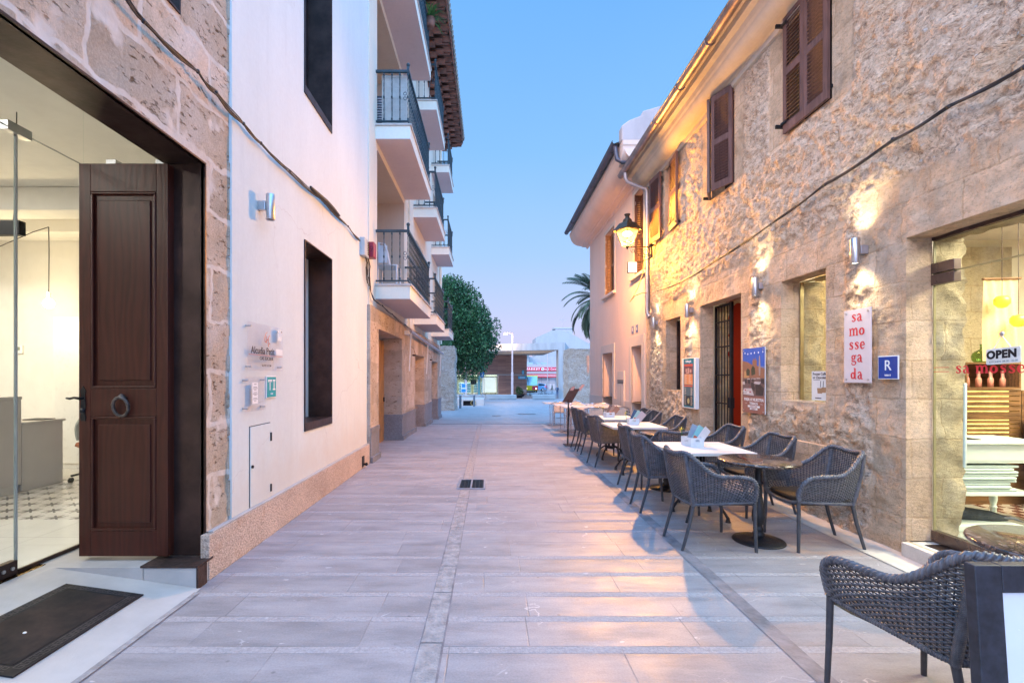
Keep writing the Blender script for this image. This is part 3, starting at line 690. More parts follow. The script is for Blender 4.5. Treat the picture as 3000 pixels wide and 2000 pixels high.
jm = MB(); jm.quad((-2.06, -3, .0075), (-2.0, -3, .0075), (-2.0, 3.3, .0075), (-2.06, 3.3, .0075)); tag(jm.build('ramp_joint', m_gutter), kind='structure')
# door leaf, opened square to the street
DM = wood_mat('dark stained door wood leaf', (.052, .0115, .007), .42, bs=.25, ring=7, dark=.75)
dr = thing('portal_door', 'tall dark brown panelled wooden door leaf standing open', 'door', (-2.7, 3.52, .17))
dx0, dx1, dy = -2.995, -2.345, 3.50
b = MB(); b.box(dx0, dx1, dy, dy + .05, .185, 3.045)
def frame_rect(mb, x0, x1, z0, z1, y, w, t):
    mb.box(x0, x1, y - t, y, z1 - w, z1); mb.box(x0, x1, y - t, y, z0, z0 + w); mb.box(x0, x0 + w, y - t, y, z0 + w, z1 - w); mb.box(x1 - w, x1, y - t, y, z0 + w, z1 - w)
b.box(dx0, dx0 + .085, dy - .018, dy, .185, 3.045); b.box(dx1 - .085, dx1, dy - .018, dy, .185, 3.045)
for z0, z1 in ((.185, .37), (1.205, 1.405), (2.84, 3.045)): b.box(dx0 + .085, dx1 - .085, dy - .018, dy, z0, z1)
b.build('door_leaf', DM, dr, .003)
p = MB()
for z0, z1 in ((.40, 1.175), (1.435, 2.81)):
    frame_rect(p, dx0 + .088, dx1 - .088, z0 - .028, z1 + .028, dy, .018, .022)
    p.box(dx0 + .135, dx1 - .135, dy - .011, dy - .0005, z0 + .03, z1 - .03)
split_build(p, 'door_panel_moulding', DM, dr, .006)
m_oldiron = M('hammered iron', (.10, .085, .08), .42, .7, .5, 30, .6, 120)
k = MB(); cx, cz = -2.67, 1.275
pts = [(cx + .055 * math.cos(a), dy - .045 - .01 * math.sin(a), cz + .068 * math.sin(a)) for a in np.linspace(0, 2 * math.pi, 28, endpoint=False)]
k.tube(pts, [.0105 + .0022 * (i % 2) for i in range(28)], 8, closed=True); k.ball((cx, dy - .035, cz + .072), .022, 10); k.lathe([(0, 0), (.03, .004), (.032, .012), (0, .014)], (cx, dy - .03, cz + .06), 12)
k.cyl((cx, dy, cz + .07), (cx, dy - .04, cz + .07), .013)
k.build('ring_knocker', m_oldiron, dr)
h = MB(); hx = dx0 + .035
h.prism([(-.016, -.12), (.016, -.12), (.02, -.09), (.013, -.06), (.018, 0), (.013, .07), (.02, .1), (.0, .135), (-.02, .1), (-.013, .07), (-.018, 0), (-.013, -.06), (-.02, -.09)], lambda u, v, w: (hx + u, dy - .018 - w, 1.29 + v), 0, .005)
h.build('lock_plate', m_iron, dr)
h = MB(); h.cyl((hx, dy - .02, 1.335), (hx, dy - .062, 1.335), .009); h.tube([(hx + .004, dy - .06, 1.335), (hx - .03, dy - .064, 1.342), (hx - .06, dy - .062, 1.335), (hx - .09, dy - .058, 1.338)], [.010, .008, .009, .007]); h.ball((hx, dy - .03, 1.245), .02, 12, (1, .6, 1)); h.build('door_handle', m_iron, dr)
# mat
def ramp_at(x): return rz(max(-3.07, x)) if x < -2.03 else .006
def mat_mesh(x0, x1, y0, y1, h): return [(x0, y0, ramp_at(x0) + h), (x1, y0, ramp_at(x1) + h), (x1, y1, ramp_at(x1) + h), (x0, y1, ramp_at(x0) + h)]
m_mat, nt, pp, co = newmat('ribbed rubber mat')
wv_ = nd(nt, 'ShaderNodeTexWave', {'Vector': co, 'Scale': 34.0, 'Distortion': .2}, bands_direction='Y').outputs[1]
cc_ = ramp(nt, noise(nt, co, 6, 5, .6), [(.36, (.009, .008, .009)), (.64, (.040, .026, .022))]).outputs[0]
nt.links.new(cc_, pp.inputs['Base Color']); pp.inputs['Roughness'].default_value = .75; pp.inputs['Specular IOR Level'].default_value = .25; bump(nt, pp, wv_, .7, .004)
mt = thing('door_mat', 'dark ribbed door mat with greek key border on the entrance ramp', 'door mat', (-2.55, 2.5, .07))
mx0, mx1, my0, my1 = -2.81, -2.295, 2.30, 3.17
a = mat_mesh(mx0, mx1, my0, my1, .002); bq = mat_mesh(mx0, mx1, my0, my1, .011)
MB().add(a + bq, [(0, 3, 2, 1), (4, 5, 6, 7), (0, 1, 5, 4), (1, 2, 6, 5), (2, 3, 7, 6), (3, 0, 4, 7)]).build('mat_border', m_black, mt, .003)
MB().add(mat_mesh(mx0 + .07, mx1 - .07, my0 + .07, my1 - .07, .0135), [(0, 1, 2, 3)]).build('mat_field', m_mat, mt)
ky = MB(); m_key = M('worn rubber relief', (.075, .062, .062), .7, var=.3)
def kq(x0, x1, y0, y1): ky.add(mat_mesh(x0, x1, y0, y1, .0145), [(0, 1, 2, 3)])
def keys(along, c, lo, hi):
    n = int((hi - lo) / .034); s = (hi - lo) / n
    for i in range(n):
        t = lo + i * s
        for (u0, u1, v0, v1) in ((0, .028, .016, .020), (0, .004, -.016, .02), (.024, .028, -.004, .02), (.010, .028, -.004, 0), (0, .034, -.020, -.016)):
            if along == 'y': kq(c + v0, c + v1, t + u0, t + min(u1, s))
            else: kq(t + u0, t + min(u1, s), c + v0, c + v1)
keys('y', mx1 - .035, my0 + .05, my1 - .05); keys('y', mx0 + .035, my0 + .05, my1 - .05); keys('x', my1 - .035, mx0 + .06, mx1 - .06); keys('x', my0 + .035, mx0 + .06, mx1 - .06)
ky.build('greek_key_border', m_key, mt)
st_ = thing('pebble', 'tiny pale stone lying in the middle of the door mat', 'pebble', (-2.55, 2.62, .085))
MB().ball((-2.55, 2.62, .092), .009, 8, (1.2, 1, .6)).build('stone', m_paper, st_)

# ---------------------------------------------------------------- reception room
FZ, CZ = .150, 3.72
rm = thing('reception_room', 'bright white reception room behind the glass at left', 'room', (-5, 4, FZ))
def tile_mat():
    m, nt, p, co = newmat('encaustic floor tiles')
    s = nd(nt, 'ShaderNodeSeparateXYZ', {0: co})
    x = mth(nt, 'ADD', s.outputs[0], 20.0); y = mth(nt, 'ADD', s.outputs[1], 20.0)
    def fr(a, k): return mth(nt, 'FRACT', mth(nt, 'DIVIDE', a, k))
    u = mth(nt, 'ABSOLUTE', mth(nt, 'SUBTRACT', fr(x, .235), .5)); v = mth(nt, 'ABSOLUTE', mth(nt, 'SUBTRACT', fr(y, .235), .5))
    star = mth(nt, 'LESS_THAN', mth(nt, 'MINIMUM', mth(nt, 'ADD', mth(nt, 'MULTIPLY', u, 4.2), v), mth(nt, 'ADD', mth(nt, 'MULTIPLY', v, 4.2), u)), .47)
    dg1 = mth(nt, 'LESS_THAN', mth(nt, 'ABSOLUTE', mth(nt, 'SUBTRACT', u, v)), .055); dg2 = mth(nt, 'LESS_THAN', mth(nt, 'MAXIMUM', u, v), .30)
    dark = mth(nt, 'MULTIPLY', dg1, dg2)
    c = mixc(nt, star, (.60, .57, .53), (.25, .23, .21)); c = mixc(nt, dark, c, (.14, .13, .13))
    zone = mth(nt, 'MULTIPLY', mth(nt, 'GREATER_THAN', s.outputs[1], 4.5), mth(nt, 'LESS_THAN', s.outputs[1], 6.25))
    j = mth(nt, 'LESS_THAN', mth(nt, 'MINIMUM', mth(nt, 'FRACT', mth(nt, 'DIVIDE', x, .6)), mth(nt, 'FRACT', mth(nt, 'DIVIDE', y, .6))), .008)
    pl = mixc(nt, j, (.66, .64, .60), (.40, .38, .36))
    c = mixc(nt, zone, pl, c); c = mixc(nt, 1.0, c, ramp(nt, noise(nt, co, 3, 4), [(.3, .93), (.7, 1.04)]).outputs[0], 'MULTIPLY')
    nt.links.new(c, p.inputs['Base Color']); p.inputs['Roughness'].default_value = .22
    return m
MB().quad((-9, -1, FZ - .002), (-3.15, -1, FZ - .002), (-3.15, 8, FZ - .002), (-9, 8, FZ - .002)).build('room_floor', tile_mat(), rm)
block('floor_under_door', m_ramp, rm, -3.15, -2.2, 3.81, 8, FZ - .03, FZ - .003)
w = MB(); w.box(-9.1, -2.2, 7.2, 7.3, 0, 4.2); w.box(-9.1, -9.0, -1, 7.2, 0, 4.2); w.box(-2.45, -2.40, 3.60, 7.2, FZ, 4.2); w.box(-9.1, -2.2, -1.1, -1.0, 0, 4.2)
w.build('room_walls', m_roomwhite, rm)
MB().box(-9.0, -2.42, -1, 7.2, CZ, CZ + .1).build('room_ceiling', m_roomwhite, rm)
cb = MB(); cb.box(-9.0, -2.46, 5.6, 5.95, CZ - .28, CZ - .001); cb.box(-9.0, -2.46, 6.75, 7.19, CZ - .2, CZ - .002); split_build(cb, 'ceiling_beam', m_roomwhite, rm, .02)
cab = thing('wall_cupboard', 'tall white built in cupboard on the back wall of the reception', 'cupboard', (-5.6, 6.9, FZ))
MB().box(-6.35, -4.6, 6.95, 7.19, FZ, 2.35).build('carcass', m_roomwhite, cab, .004)
cdm = MB(); cdm.box(-6.30, -5.50, 6.92, 6.948, FZ + .08, 2.30); cdm.box(-5.485, -4.65, 6.92, 6.948, FZ + .08, 2.30); split_build(cdm, 'door', M('cupboard lacquer', (.72, .70, .66), .3, var=.02), cab, .003)
MB().box(-5.60, -5.585, 6.88, 6.90, 1.15, 1.40).box(-5.60, -5.585, 6.90, 6.92, 1.15, 1.17).box(-5.60, -5.585, 6.90, 6.92, 1.38, 1.40).build('handle', m_chrome, cab)
m_desk = M('pale desk laminate', (.56, .53, .52), .4, var=.03)
dk = thing('reception_counter', 'high pale grey reception counter near the glass', 'counter', (-6, 4.8, FZ))
MB().box(-6.1, -5.45, 3.2, 5.56, FZ + .09, 1.22).build('counter_front', m_desk, dk, .003); MB().box(-6.1, -5.445, 3.19, 5.565, 1.222, 1.26).build('counter_top', m_desk, dk, .003); block('counter_plinth', M('plinth laminate', (.62, .60, .58), .4, var=.03), dk, -6.05, -5.46, 3.25, 5.5, FZ, FZ + .088)
d2 = thing('desk', 'lower pale desk beside the reception counter', 'desk', (-6, 5.8, FZ))
MB().box(-6.3, -5.45, 5.57, 6.10, FZ, .925).build('desk_body', m_desk, d2, .003); MB().box(-6.32, -5.43, 5.57, 6.12, .927, .955).build('desk_top', m_desk, d2, .002)
lp = thing('laptop', 'dark laptop screen standing on the reception counter', 'laptop', (-5.7, 5.2, 1.262))
MB().box(-5.98, -5.66, 4.95, 5.2, 1.262, 1.275).build('base', m_black, lp); MB().obox(Matrix.Translation((-5.82, 5.25, 1.375)) @ Matrix.Rotation(R(-14), 4, 'X'), .32, .012, .22).build('screen', m_black, lp)
bt = thing('water_bottle', 'clear plastic water bottle with blue cap on the desk', 'bottle', (-5.60, 5.66, .957))
MB().lathe([(0, 0), (.036, .002), (.038, .03), (.034, .06), (.038, .09), (.038, .14), (.034, .155), (.038, .17), (.030, .20), (.013, .228), (.013, .24)], (-5.60, 5.66, .957), 20).build('bottle_body', GLASS('bottle plastic', (.82, .86, .88), 1.4), bt)
MB().cyl((-5.60, 5.66, 1.198), (-5.60, 5.66, 1.217), .015).build('bottle_cap', flatm('blue cap', (.03, .05, .22)), bt)
tb = thing('tablet', 'thin black tablet lying on the low desk', 'tablet', (-5.75, 5.95, .957)); MB().box(-5.72, -5.47, 5.84, 6.02, .957, .967).build('slab', m_black, tb, .002)
ch = thing('office_chair', 'grey swivel chair with orange seat behind the reception desk', 'office chair', (-5.1, 6.2, FZ))
cx, cy_ = -5.12, 6.28
m_gf = M('grey green felt', (.30, .32, .30), .9, var=.1, bs=.2, bscale=200); m_os = M('orange seat felt', (.42, .13, .06), .9, var=.15)
bk = MB(); nn = 15; hh_ = 9; vs = []; fs = []
for i in range(nn):
    a = R(-100 + 200 * i / (nn - 1)); t = abs(i - (nn - 1) / 2) / ((nn - 1) / 2)
    top = 1.17 - .30 * max(0, (t - .35) / .65) ** 1.1
    for j in range(hh_):
        s_ = j / (hh_ - 1); z = .66 + (top - .66) * s_; rr_ = .25 + .02 * math.sin(s_ * 3)
        vs.append((cx + rr_ * math.sin(a), cy_ + rr_ * .9 * math.cos(a), z))
for i in range(nn - 1):
    for j in range(hh_ - 1): fs.append((i * hh_ + j, (i + 1) * hh_ + j, (i + 1) * hh_ + j + 1, i * hh_ + j + 1))
o = bk.add(vs, fs, True).build('backrest', m_gf, ch); sm = o.modifiers.new('s', 'SOLIDIFY'); sm.thickness = .035
MB().lathe([(0, .0), (.2, .005), (.255, .04), (.245, .075), (0, .085)], (cx, cy_, .56), 24).build('seat', m_os, ch)
MB().cyl((cx, cy_, .26), (cx, cy_, .565), .022).build('stem', m_iron, ch)
MB().bar((cx + .02, cy_, .56), (cx - .14, cy_ - .1, .50), .012).build('lever', m_iron, ch)
for i in range(5):
    a = R(20 + 72 * i); e = (cx + .30 * math.cos(a), cy_ + .30 * math.sin(a), .235)
    lg = MB().bar((cx, cy_, .275), e, .03, .022).build('leg', m_iron, ch)
    MB().cyl((e[0] - .015, e[1], FZ + .032), (e[0] + .015, e[1], FZ + .032), .032).build('castor', m_iron, lg)
th = thing('thermostat', 'small white thermostat on the reception wall', 'thermostat', (-7.05, 7.18, 1.9)); MB().box(-7.16, -7.02, 7.17, 7.198, 1.83, 1.95).build('housing', m_paper, th, .004); MB().box(-7.13, -7.05, 7.166, 7.169, 1.88, 1.93).build('display', flatm('lcd', (.25, .28, .22)), th)
# pendant bulb and its swagged cable
pl_ = thing('pendant_bulb', 'bare glowing pendant bulb hanging on a black cable', 'pendant lamp', (-6.0, 6.5, 3.6))
bx, by = -6.0, 6.5
MB().tube([(bx, by, 3.52), (bx + .005, by, 3.2), (bx, by, 2.62)], .006, 6).tube([(bx, by, 3.52), (bx - .12, by - .1, 3.42), (bx - .4, by - .35, 3.12), (bx - .7, by - .6, 3.02), (bx - 1.3, by - 1.2, 3.12)], .006, 6).build('cable', m_cable, pl_)
MB().cyl((bx, by, 2.54), (bx, by, 2.63), .022).build('socket', m_paper, pl_)
MB().ball((bx, by, 2.48), .062, 16, (1, 1, 1.1)).build('bulb', EM('warm bulb', (1, .80, .50), 22), pl_)
def area(name, loc, sx, sy, e, c, rot=(0, 0, 0), par=None):
    l = bpy.data.lights.new(name, 'AREA'); l.shape = 'RECTANGLE'; l.size = sx; l.size_y = sy; l.energy = e; l.color = c
    o = bpy.data.objects.new(name, l); col.objects.link(o); o.location = loc; o.rotation_euler = rot
    if par is not None: attach(o, par)
    return o
def point(name, loc, e, c, r=.05, par=None):
    l = bpy.data.lights.new(name, 'POINT'); l.energy = e; l.color = c; l.shadow_soft_size = r
    o = bpy.data.objects.new(name, l); col.objects.link(o); o.location = loc
    if par is not None: attach(o, par)
    return o
point('bulb_light', (bx, by - .15, 2.45), 60, (1, .72, .40), .06, pl_)
# ceiling lights added out of view to brighten the reception
for x, y in ((-4.2, 1.6), (-5.6, 3.4), (-7.6, 2.6), (-7.4, 5.0)):
    cl = thing('added_ceiling_light', {(-4.2, 1.6): 'unseen added square ceiling light nearest the street glass', (-5.6, 3.4): 'unseen added square ceiling light in front of the beam', (-7.6, 2.6): 'unseen added square ceiling light over the front of the counter', (-7.4, 5.0): 'unseen added square ceiling light deep over the counter'}[(x, y)], 'ceiling light', (x, y, CZ), 'reception ceiling lights')
    MB().box(x - .17, x + .17, y - .17, y + .17, CZ - .03, CZ - .002).build('light_frame', m_paper, cl)
    MB().box(x - .14, x + .14, y - .14, y + .14, CZ - .036, CZ - .031).build('diffuser', EM('led diffuser', (1, .93, .80), 6), cl)
    area('led', (x, y, CZ - .05), .28, .28, 70, (1, .92, .85), par=cl)
# glass screen
gs = thing('glass_screen', 'frameless glass vestibule screen with steel patch fittings', 'glass screen', (-3.2, 3.2, FZ))
gx = -3.235; GT = 3.17
MB().box(gx - .006, gx + .006, 3.27, 3.80, FZ + .03, GT).build('glass_pane', m_glass, gs); MB().box(gx - .006, gx + .006, .6, 3.25, FZ + .03, GT).build('glass_door', m_glass, gs)
MB().box(gx - .006, -2.46, 3.80, 3.812, FZ + .01, GT).build('glass_pane', m_glass, gs)
MB().box(gx - .006, gx + .006, .6, 3.80, GT + .006, CZ).build('glass_fanlight', m_glass, gs); MB().box(gx, -2.46, 3.80, 3.812, GT + .006, CZ).build('glass_fanlight', m_glass, gs)
ed = MB(); m_edge = M('green glass edge', (.30, .33, .32), .15, var=.1)
ed.box(gx - .006, gx + .006, 3.252, 3.255, FZ + .03, GT); ed.box(gx - .006, gx + .006, 3.265, 3.268, FZ + .03, GT); ed.box(gx - .008, gx + .008, 3.798, 3.806, FZ + .01, GT); ed.box(gx - .007, gx + .007, .6, 3.8, GT, GT + .004); ed.box(gx, -2.46, 3.797, 3.815, GT, GT + .004); ed.build('glass_edge', m_edge, gs)
ft = MB(); ft.box(gx - .025, gx + .025, 3.10, 3.25, FZ + .005, FZ + .10); ft.box(gx - .012, gx + .012, 3.27, 3.80, FZ, FZ + .028); ft.box(gx - .012, -2.46, 3.788, 3.815, FZ - .001, FZ + .012); split_build(ft, 'patch_fitting', m_steel, gs, .003)
f2 = MB(); f2.box(gx - .03, gx + .03, 3.18, 3.35, GT - .03, GT + .035); f2.box(-3.03, -2.95, 3.77, 3.835, GT - .03, GT + .035); f2.box(-2.64, -2.56, 3.77, 3.835, GT - .03, GT + .035)
split_build(f2, 'patch_fitting', m_chrome, gs, .003)
for y in (3.15, 3.21): MB().cyl((gx + .026, y, FZ + .055), (gx + .034, y, FZ + .055), .012).build('fitting_bolt', m_chrome, gs)
MB().box(gx - .06, gx + .06, 2.9, 3.42, FZ - .001, FZ + .003).build('floor_spring_plate', M('brass plate', (.30, .20, .08), .25, 1.0), gs)
ln = thing('linear_pendant', 'black linear pendant lamp hanging near the glass', 'pendant lamp', (-4.1, 3.95, 2.7))
MB().box(-5.4, -3.94, 4.0, 4.06, 2.68, 2.80).build('lamp_body', m_black, ln, .004); MB().tube([(-4.02, 4.03, 2.79), (-4.0, 4.03, 3.0), (-3.99, 4.03, CZ)], .004, 6).tube([(-5.2, 4.03, 2.79), (-5.2, 4.03, CZ)], .004, 6).build('hanging_wire', m_cable, ln)
# ================================================================ LEFT: white plastered house
XW = -2.10
house2 = thing('white_house', 'white plastered house with dark steel slot windows', 'house', (-2.6, 6, 0))
ops = [(5.40, 6.33, .87, 3.04, .36), (5.40, 6.33, 4.70, 7.2, .36)]
relief_wall('plaster_wall', m_white, house2, XW, 1, 3.89, 8.24, .32, 8.4, ops, None, thick=.6)
pl = MB(); pl.box(XW - .02, -2.055, 3.50, 8.17, 0, .33); pl.build('granite_plinth', m_plinth, house2, .004)
MB().box(XW - .0, -2.060, 3.56, 8.17, .331, .345).build('plinth_capping', m_ramp, house2, .004)
MB().box(XS - .02, XS + .02, 3.555, 3.60, .0, .33).build('plinth_end', m_plinth, house2)
for (ya, yb, za, zb, d) in ops:
    w = MB(); x0, x1 = XW - d, XW + .014
    w.box(x0, x1, ya, ya + .012, za, zb); w.box(x0, x1, yb - .012, yb, za, zb); w.box(x0, x1, ya + .012, yb - .012, zb - .012, zb); w.box(x0 + .02, x1, ya + .012, yb - .012, za, za + .09)
    f = w.build('window', m_steel, house2); f['label'] = 'lower slot window lined in dark steel' if za < 2 else 'upper slot window lined in dark steel'
    MB().box(x0, x0 + .05, ya + .012, ya + .06, za + .09, zb - .012).box(x0, x0 + .05, yb - .06, yb - .012, za + .09, zb - .012).build('timber_frame', m_orangewood if za < 2 else m_steel, f)
    MB().box(x0 + .02, x0 + .026, ya + .06, yb - .06, za + .09, zb - .012).build('pane', m_glass, f)
    MB().box(x0 - .3, x0 - .28, ya - .3, yb + .3, za - .3, zb + .3).build('curtain', m_steel, f)
# meter door
ud = MB(); ud.box(XW + .001, XW + .010, 4.175, 4.555, .345, 1.05); ob = ud.build('meter_cupboard_door', m_white, house2, .002)
md = MB(); f_ = FL(XW)
for (a, b, c, d) in ((4.168, 4.175, .345, 1.057), (4.555, 4.562, .345, 1.057), (4.168, 4.562, 1.05, 1.057)): md.box(XW + .0008, XW + .0035, a, b, c, d)
md.build('dark_gap', m_black, ob); hg = MB(); hg.box(XW + .008, XW + .02, 4.548, 4.566, .88, .96); hg.box(XW + .008, XW + .02, 4.548, 4.566, .40, .47); hg.build('hinge', m_iron, ob); MB().cyl((XW + .008, 4.20, .70), (XW + .022, 4.20, .70), .014).build('lock', m_iron, ob)
vl = thing('plinth_valve', 'small dark tap in a hole at the far end of the speckled plinth', 'valve', (-2.05, 7.75, .08)); MB().box(-2.056, -2.045, 7.68, 7.80, .03, .20).cyl((-2.06, 7.74, .07), (-2.0, 7.74, .07), .018).ball((-2.0, 7.74, .07), .028, 10).build('valve_body', m_iron, vl)
# wall lamp (up/down cylinder)
def wall_lamp(name, X, sgn, y, z, label, lit=True, group='steel cylinder wall lamps', h=.235):
    t = thing(name, label, 'wall lamp', (X, y, z), group)
    xc = X + sgn * .105
    MB().lathe([(.030, -h / 2 + .012), (.036, -h / 2 + .001), (.038, -h / 2 + .004), (.038, h / 2 - .004), (.036, h / 2 - .001), (.030, h / 2 - .012)], (xc, y, z), 28).build('lamp_cylinder', m_chrome, t)
    MB().box(min(X, X + sgn * .07), max(X, X + sgn * .07), y - .028, y + .028, z - .03, z + .05).build('mounting_box', m_chrome if not lit else m_zinc, t, .004)
    em = EM('white led spot', (1, .90, .72), 14) if lit else m_black
    MB().cyl((xc, y, z - h / 2 + .010), (xc, y, z - h / 2 + .013), .031).cyl((xc, y, z + h / 2 - .013), (xc, y, z + h / 2 - .010), .031).build('spot_lens', em, t)
    if lit:
        for s in (-1, 1):
            l = bpy.data.lights.new('lamp_spot', 'SPOT'); l.energy = LAMP_E; l.color = (1, .82, .52); l.spot_size = R(112); l.spot_blend = 1.0; l.shadow_soft_size = .05
            o = bpy.data.objects.new('lamp_spot', l); col.objects.link(o); o.location = (xc, y, z + s * (h / 2 + .004)); o.rotation_euler = (0 if s < 0 else math.pi, 0, 0)
            o.rotation_euler.y = (R(-5) if s < 0 else R(5)) * -sgn * (1 if s < 0 else 1)
            attach(o, t)
    return t
LAMP_E = 36.0; LANT_E = 2500.0
wall_lamp('wall_lamp', XW, 1, 4.345, 3.03, 'unlit brushed steel cylinder wall lamp on the white plaster', False)
# signs on the white wall
def screws(mb, X, pts, d=.03):
    for y, z in pts: mb.cyl((X, y, z), (X + d, y, z), .008, n=10)
sg = thing('acrylic_hotel_sign', 'large clear acrylic sign lettered Alcudia Petit on the white wall', 'sign', (XW, 4.4, 1.75))
m_acr = GLASS('frosted acrylic', (.985, .975, .98), 1.0)
MB().box(XW + .030, XW + .040, 4.075, 4.755, 1.545, 1.965).build('acrylic_panel', m_acr, sg, .001)
s_ = MB(); screws(s_, XW, [(4.11, 1.93), (4.72, 1.93), (4.11, 1.58), (4.72, 1.58)], .048); s_.build('standoff_screws', m_chrome, sg)
f = FL(XW + .0402); m_txt = flatm('dark lettering', (.03, .02, .03)); m_or = flatm('orange line', (.75, .20, .10))
text('Alcudia Petit', .088, m_txt, sg, f, 4.345, 1.722, bold=.0012, sx=.96, name='lettering')
text('CAS SUCRER', .044, m_txt, sg, f, 4.41, 1.655, sx=1.05); text('Tel. 971 51 52 60', .026, flatm('grey lettering', (.12, .10, .10)), sg, f, 4.41, 1.592)
MB().prism([(4.085, 1.683), (4.745, 1.683), (4.745, 1.687), (4.085, 1.687)], f, 0, .001).build('orange_rule', m_or, sg)
lg = MB(); P = lambda u, v: f(u, v, .002)
lg.tube([P(4.42, 1.90), P(4.395, 1.89), P(4.375, 1.855), (P(4.37, 1.83)), P(4.38, 1.805), P(4.41, 1.82), P(4.45, 1.86), P(4.47, 1.875)], .0028, 6); lg.tube([P(4.405, 1.865), P(4.407, 1.80)], .0026, 6); lg.tube([P(4.44, 1.85), P(4.437, 1.80), P(4.441, 1.765)], .0026, 6); lg.tube([P(4.408, 1.833), P(4.44, 1.826)], .0022, 6); lg.ball(P(4.465, 1.80), .006, 8)
lg.build('monogram', m_or, sg)
MB().prism([(4.60, 1.70), (4.745, 1.70), (4.745, 1.755), (4.60, 1.755)], f, .0005, .0015).build('white_sticker', m_paper, sg); MB().prism([(4.64, 1.84), (4.75, 1.84), (4.75, 1.96), (4.64, 1.96)], f, .0005, .0012).build('peeling_film', M('clear film', (.72, .78, .82), .2, bs=.9, bscale=60), sg)
s2 = thing('acrylic_notice_holder', 'small clear acrylic holder with a printed notice, below the large sign', 'sign', (XW, 4.2, 1.35))
MB().box(XW + .030, XW + .038, 4.03, 4.40, 1.19, 1.49).build('acrylic_panel', m_acr, s2, .001); s_ = MB(); screws(s_, XW, [(4.06, 1.46), (4.37, 1.46), (4.06, 1.22), (4.37, 1.22)], .046); s_.build('standoff_screws', m_chrome, s2)
f = FL(XW + .039); fm = MB()
for (a, b, c, d) in ((4.10, 4.34, 1.455, 1.46), (4.10, 4.34, 1.265, 1.27), (4.10, 4.105, 1.27, 1.455), (4.335, 4.34, 1.27, 1.455)): fm.prism([(a, c), (b, c), (b, d), (a, d)], f, 0, .006)
fm.build('inner_pocket', m_acr, s2)
nt_ = MB().prism([(4.145, 1.255), (4.245, 1.255), (4.245, 1.44), (4.145, 1.44)], f, .001, .002).build('notice', m_paper, s2); tx = MB()
for i, z in enumerate((1.425, 1.40, 1.388, 1.376, 1.352, 1.34, 1.328, 1.304, 1.292, 1.28)): w = .022 + .02 * ((i * 7) % 3) / 2; tx.prism([(4.195 - w, z - .0016), (4.195 + w, z - .0016), (4.195 + w, z + .0016), (4.195 - w, z + .0016)], f, .002, .0025)
tx.build('printed_lines', m_txt, nt_)
s3 = thing('turquoise_plaque', 'square turquoise plaque with white letters TI on white wall', 'plaque', (XW, 4.57, 1.4))
MB().box(XW + .002, XW + .012, 4.468, 4.672, 1.288, 1.498).build('plaque_border', m_paper, s3, .004); MB().box(XW + .0125, XW + .0138, 4.478, 4.662, 1.298, 1.488).build('plaque_face', flatm('turquoise', (.0, .33, .36)), s3)
f = FL(XW + .0140); ti = MB()
def rc(mb, a, b, c, d, f=f): mb.prism([(a, c), (b, c), (b, d), (a, d)], f, 0, .0012)
rc(ti, 4.495, 4.575, 1.448, 1.462); rc(ti, 4.528, 4.542, 1.362, 1.448); rc(ti, 4.593, 4.645, 1.448, 1.462); rc(ti, 4.612, 4.626, 1.376, 1.448); rc(ti, 4.593, 4.645, 1.362, 1.376); rc(ti, 4.495, 4.503, 1.436, 1.448); rc(ti, 4.567, 4.575, 1.436, 1.448)
ti.build('white_letters', m_paper, s3); text('TI/288', .020, m_paper, s3, f, 4.57, 1.327, bold=.0004)
# boxes and cables
ab = thing('alarm_box', 'red alarm box on the end of the white wall', 'alarm box', (-2.05, 8.15, 3.6))
MB().box(-2.10, -1.955, 8.06, 8.24, 3.50, 3.76).build('alarm_case', flatm('red plastic', (.30, .02, .05), .35), ab, .012); text('9', .14, flatm('dark red print', (.12, .01, .03)), ab, FC(8.059), -2.0, 3.63, th=.001)
jb = thing('junction_box', 'grey louvred junction box beside the red alarm box', 'junction box', (-2.07, 7.9, 3.6))
MB().box(-2.10, -2.02, 7.72, 7.98, 3.45, 3.74).build('box_case', M('grey box', (.42, .46, .48), .5), jb, .006); lv = MB()
for i in range(8): lv.box(-2.02, -2.012, 7.90, 7.99, 3.50 + i * .028, 3.512 + i * .028)
lv.build('louvres', m_black, jb)
def Lp(x, y, off=.035):  # measured points, kept as real distances on the wall plane
    Y = 1400 * (2.10 - off) / (1435 - x); return (XW + off, Y, 1.5 + (1100 - y) * Y / 1400)
cpts = [(320, -90), (420, 62), (580, 210), (634, 272), (714, 363), (765, 420), (850, 502), (937, 580), (1020, 663), (1055, 705)]
base = [Vector(Lp(*q)) for q in cpts]
def bundle(name, label, base, strands, mat, sag=.02, r=.006, ext=()):
    t = thing(name, label, 'cable', tuple(base[0]))
    for k in range(strands):
        pts = []
        ph = random.random() * 6
        for i in range(len(base) - 1):
            for j in range(6):
                s = j / 6; p = base[i].lerp(base[i + 1], s)
                w = math.sin(math.pi * s) * sag * (1 if k % 2 else .45)
                pts.append(p + Vector((.004 * math.sin(ph + i + s * 6), 0, -w + .009 * math.sin(ph * 2 + (i + s) * 2.1) + (k - strands / 2) * .004)))
        pts.append(base[-1] + Vector((0, 0, (k - strands / 2) * .004)))
        MB().tube(pts, r * random.uniform(.8, 1.2), 6).build('strand', mat if k else m_cable, t)
    for p in base[1:-1]: MB().ball(tuple(p), .017, 8, (.8, 1, 1)).build('cable_tie', m_cable, t)
    return t
bundle('cable_bundle', 'black cable bundle sagging across the left facades to the alarm box', base, 5, m_cable, .022, .0055)
sp_ = [Vector(Lp(x, y)) for x, y in ((905, 548), (925, 568), (950, 590), (972, 612), (990, 632))]
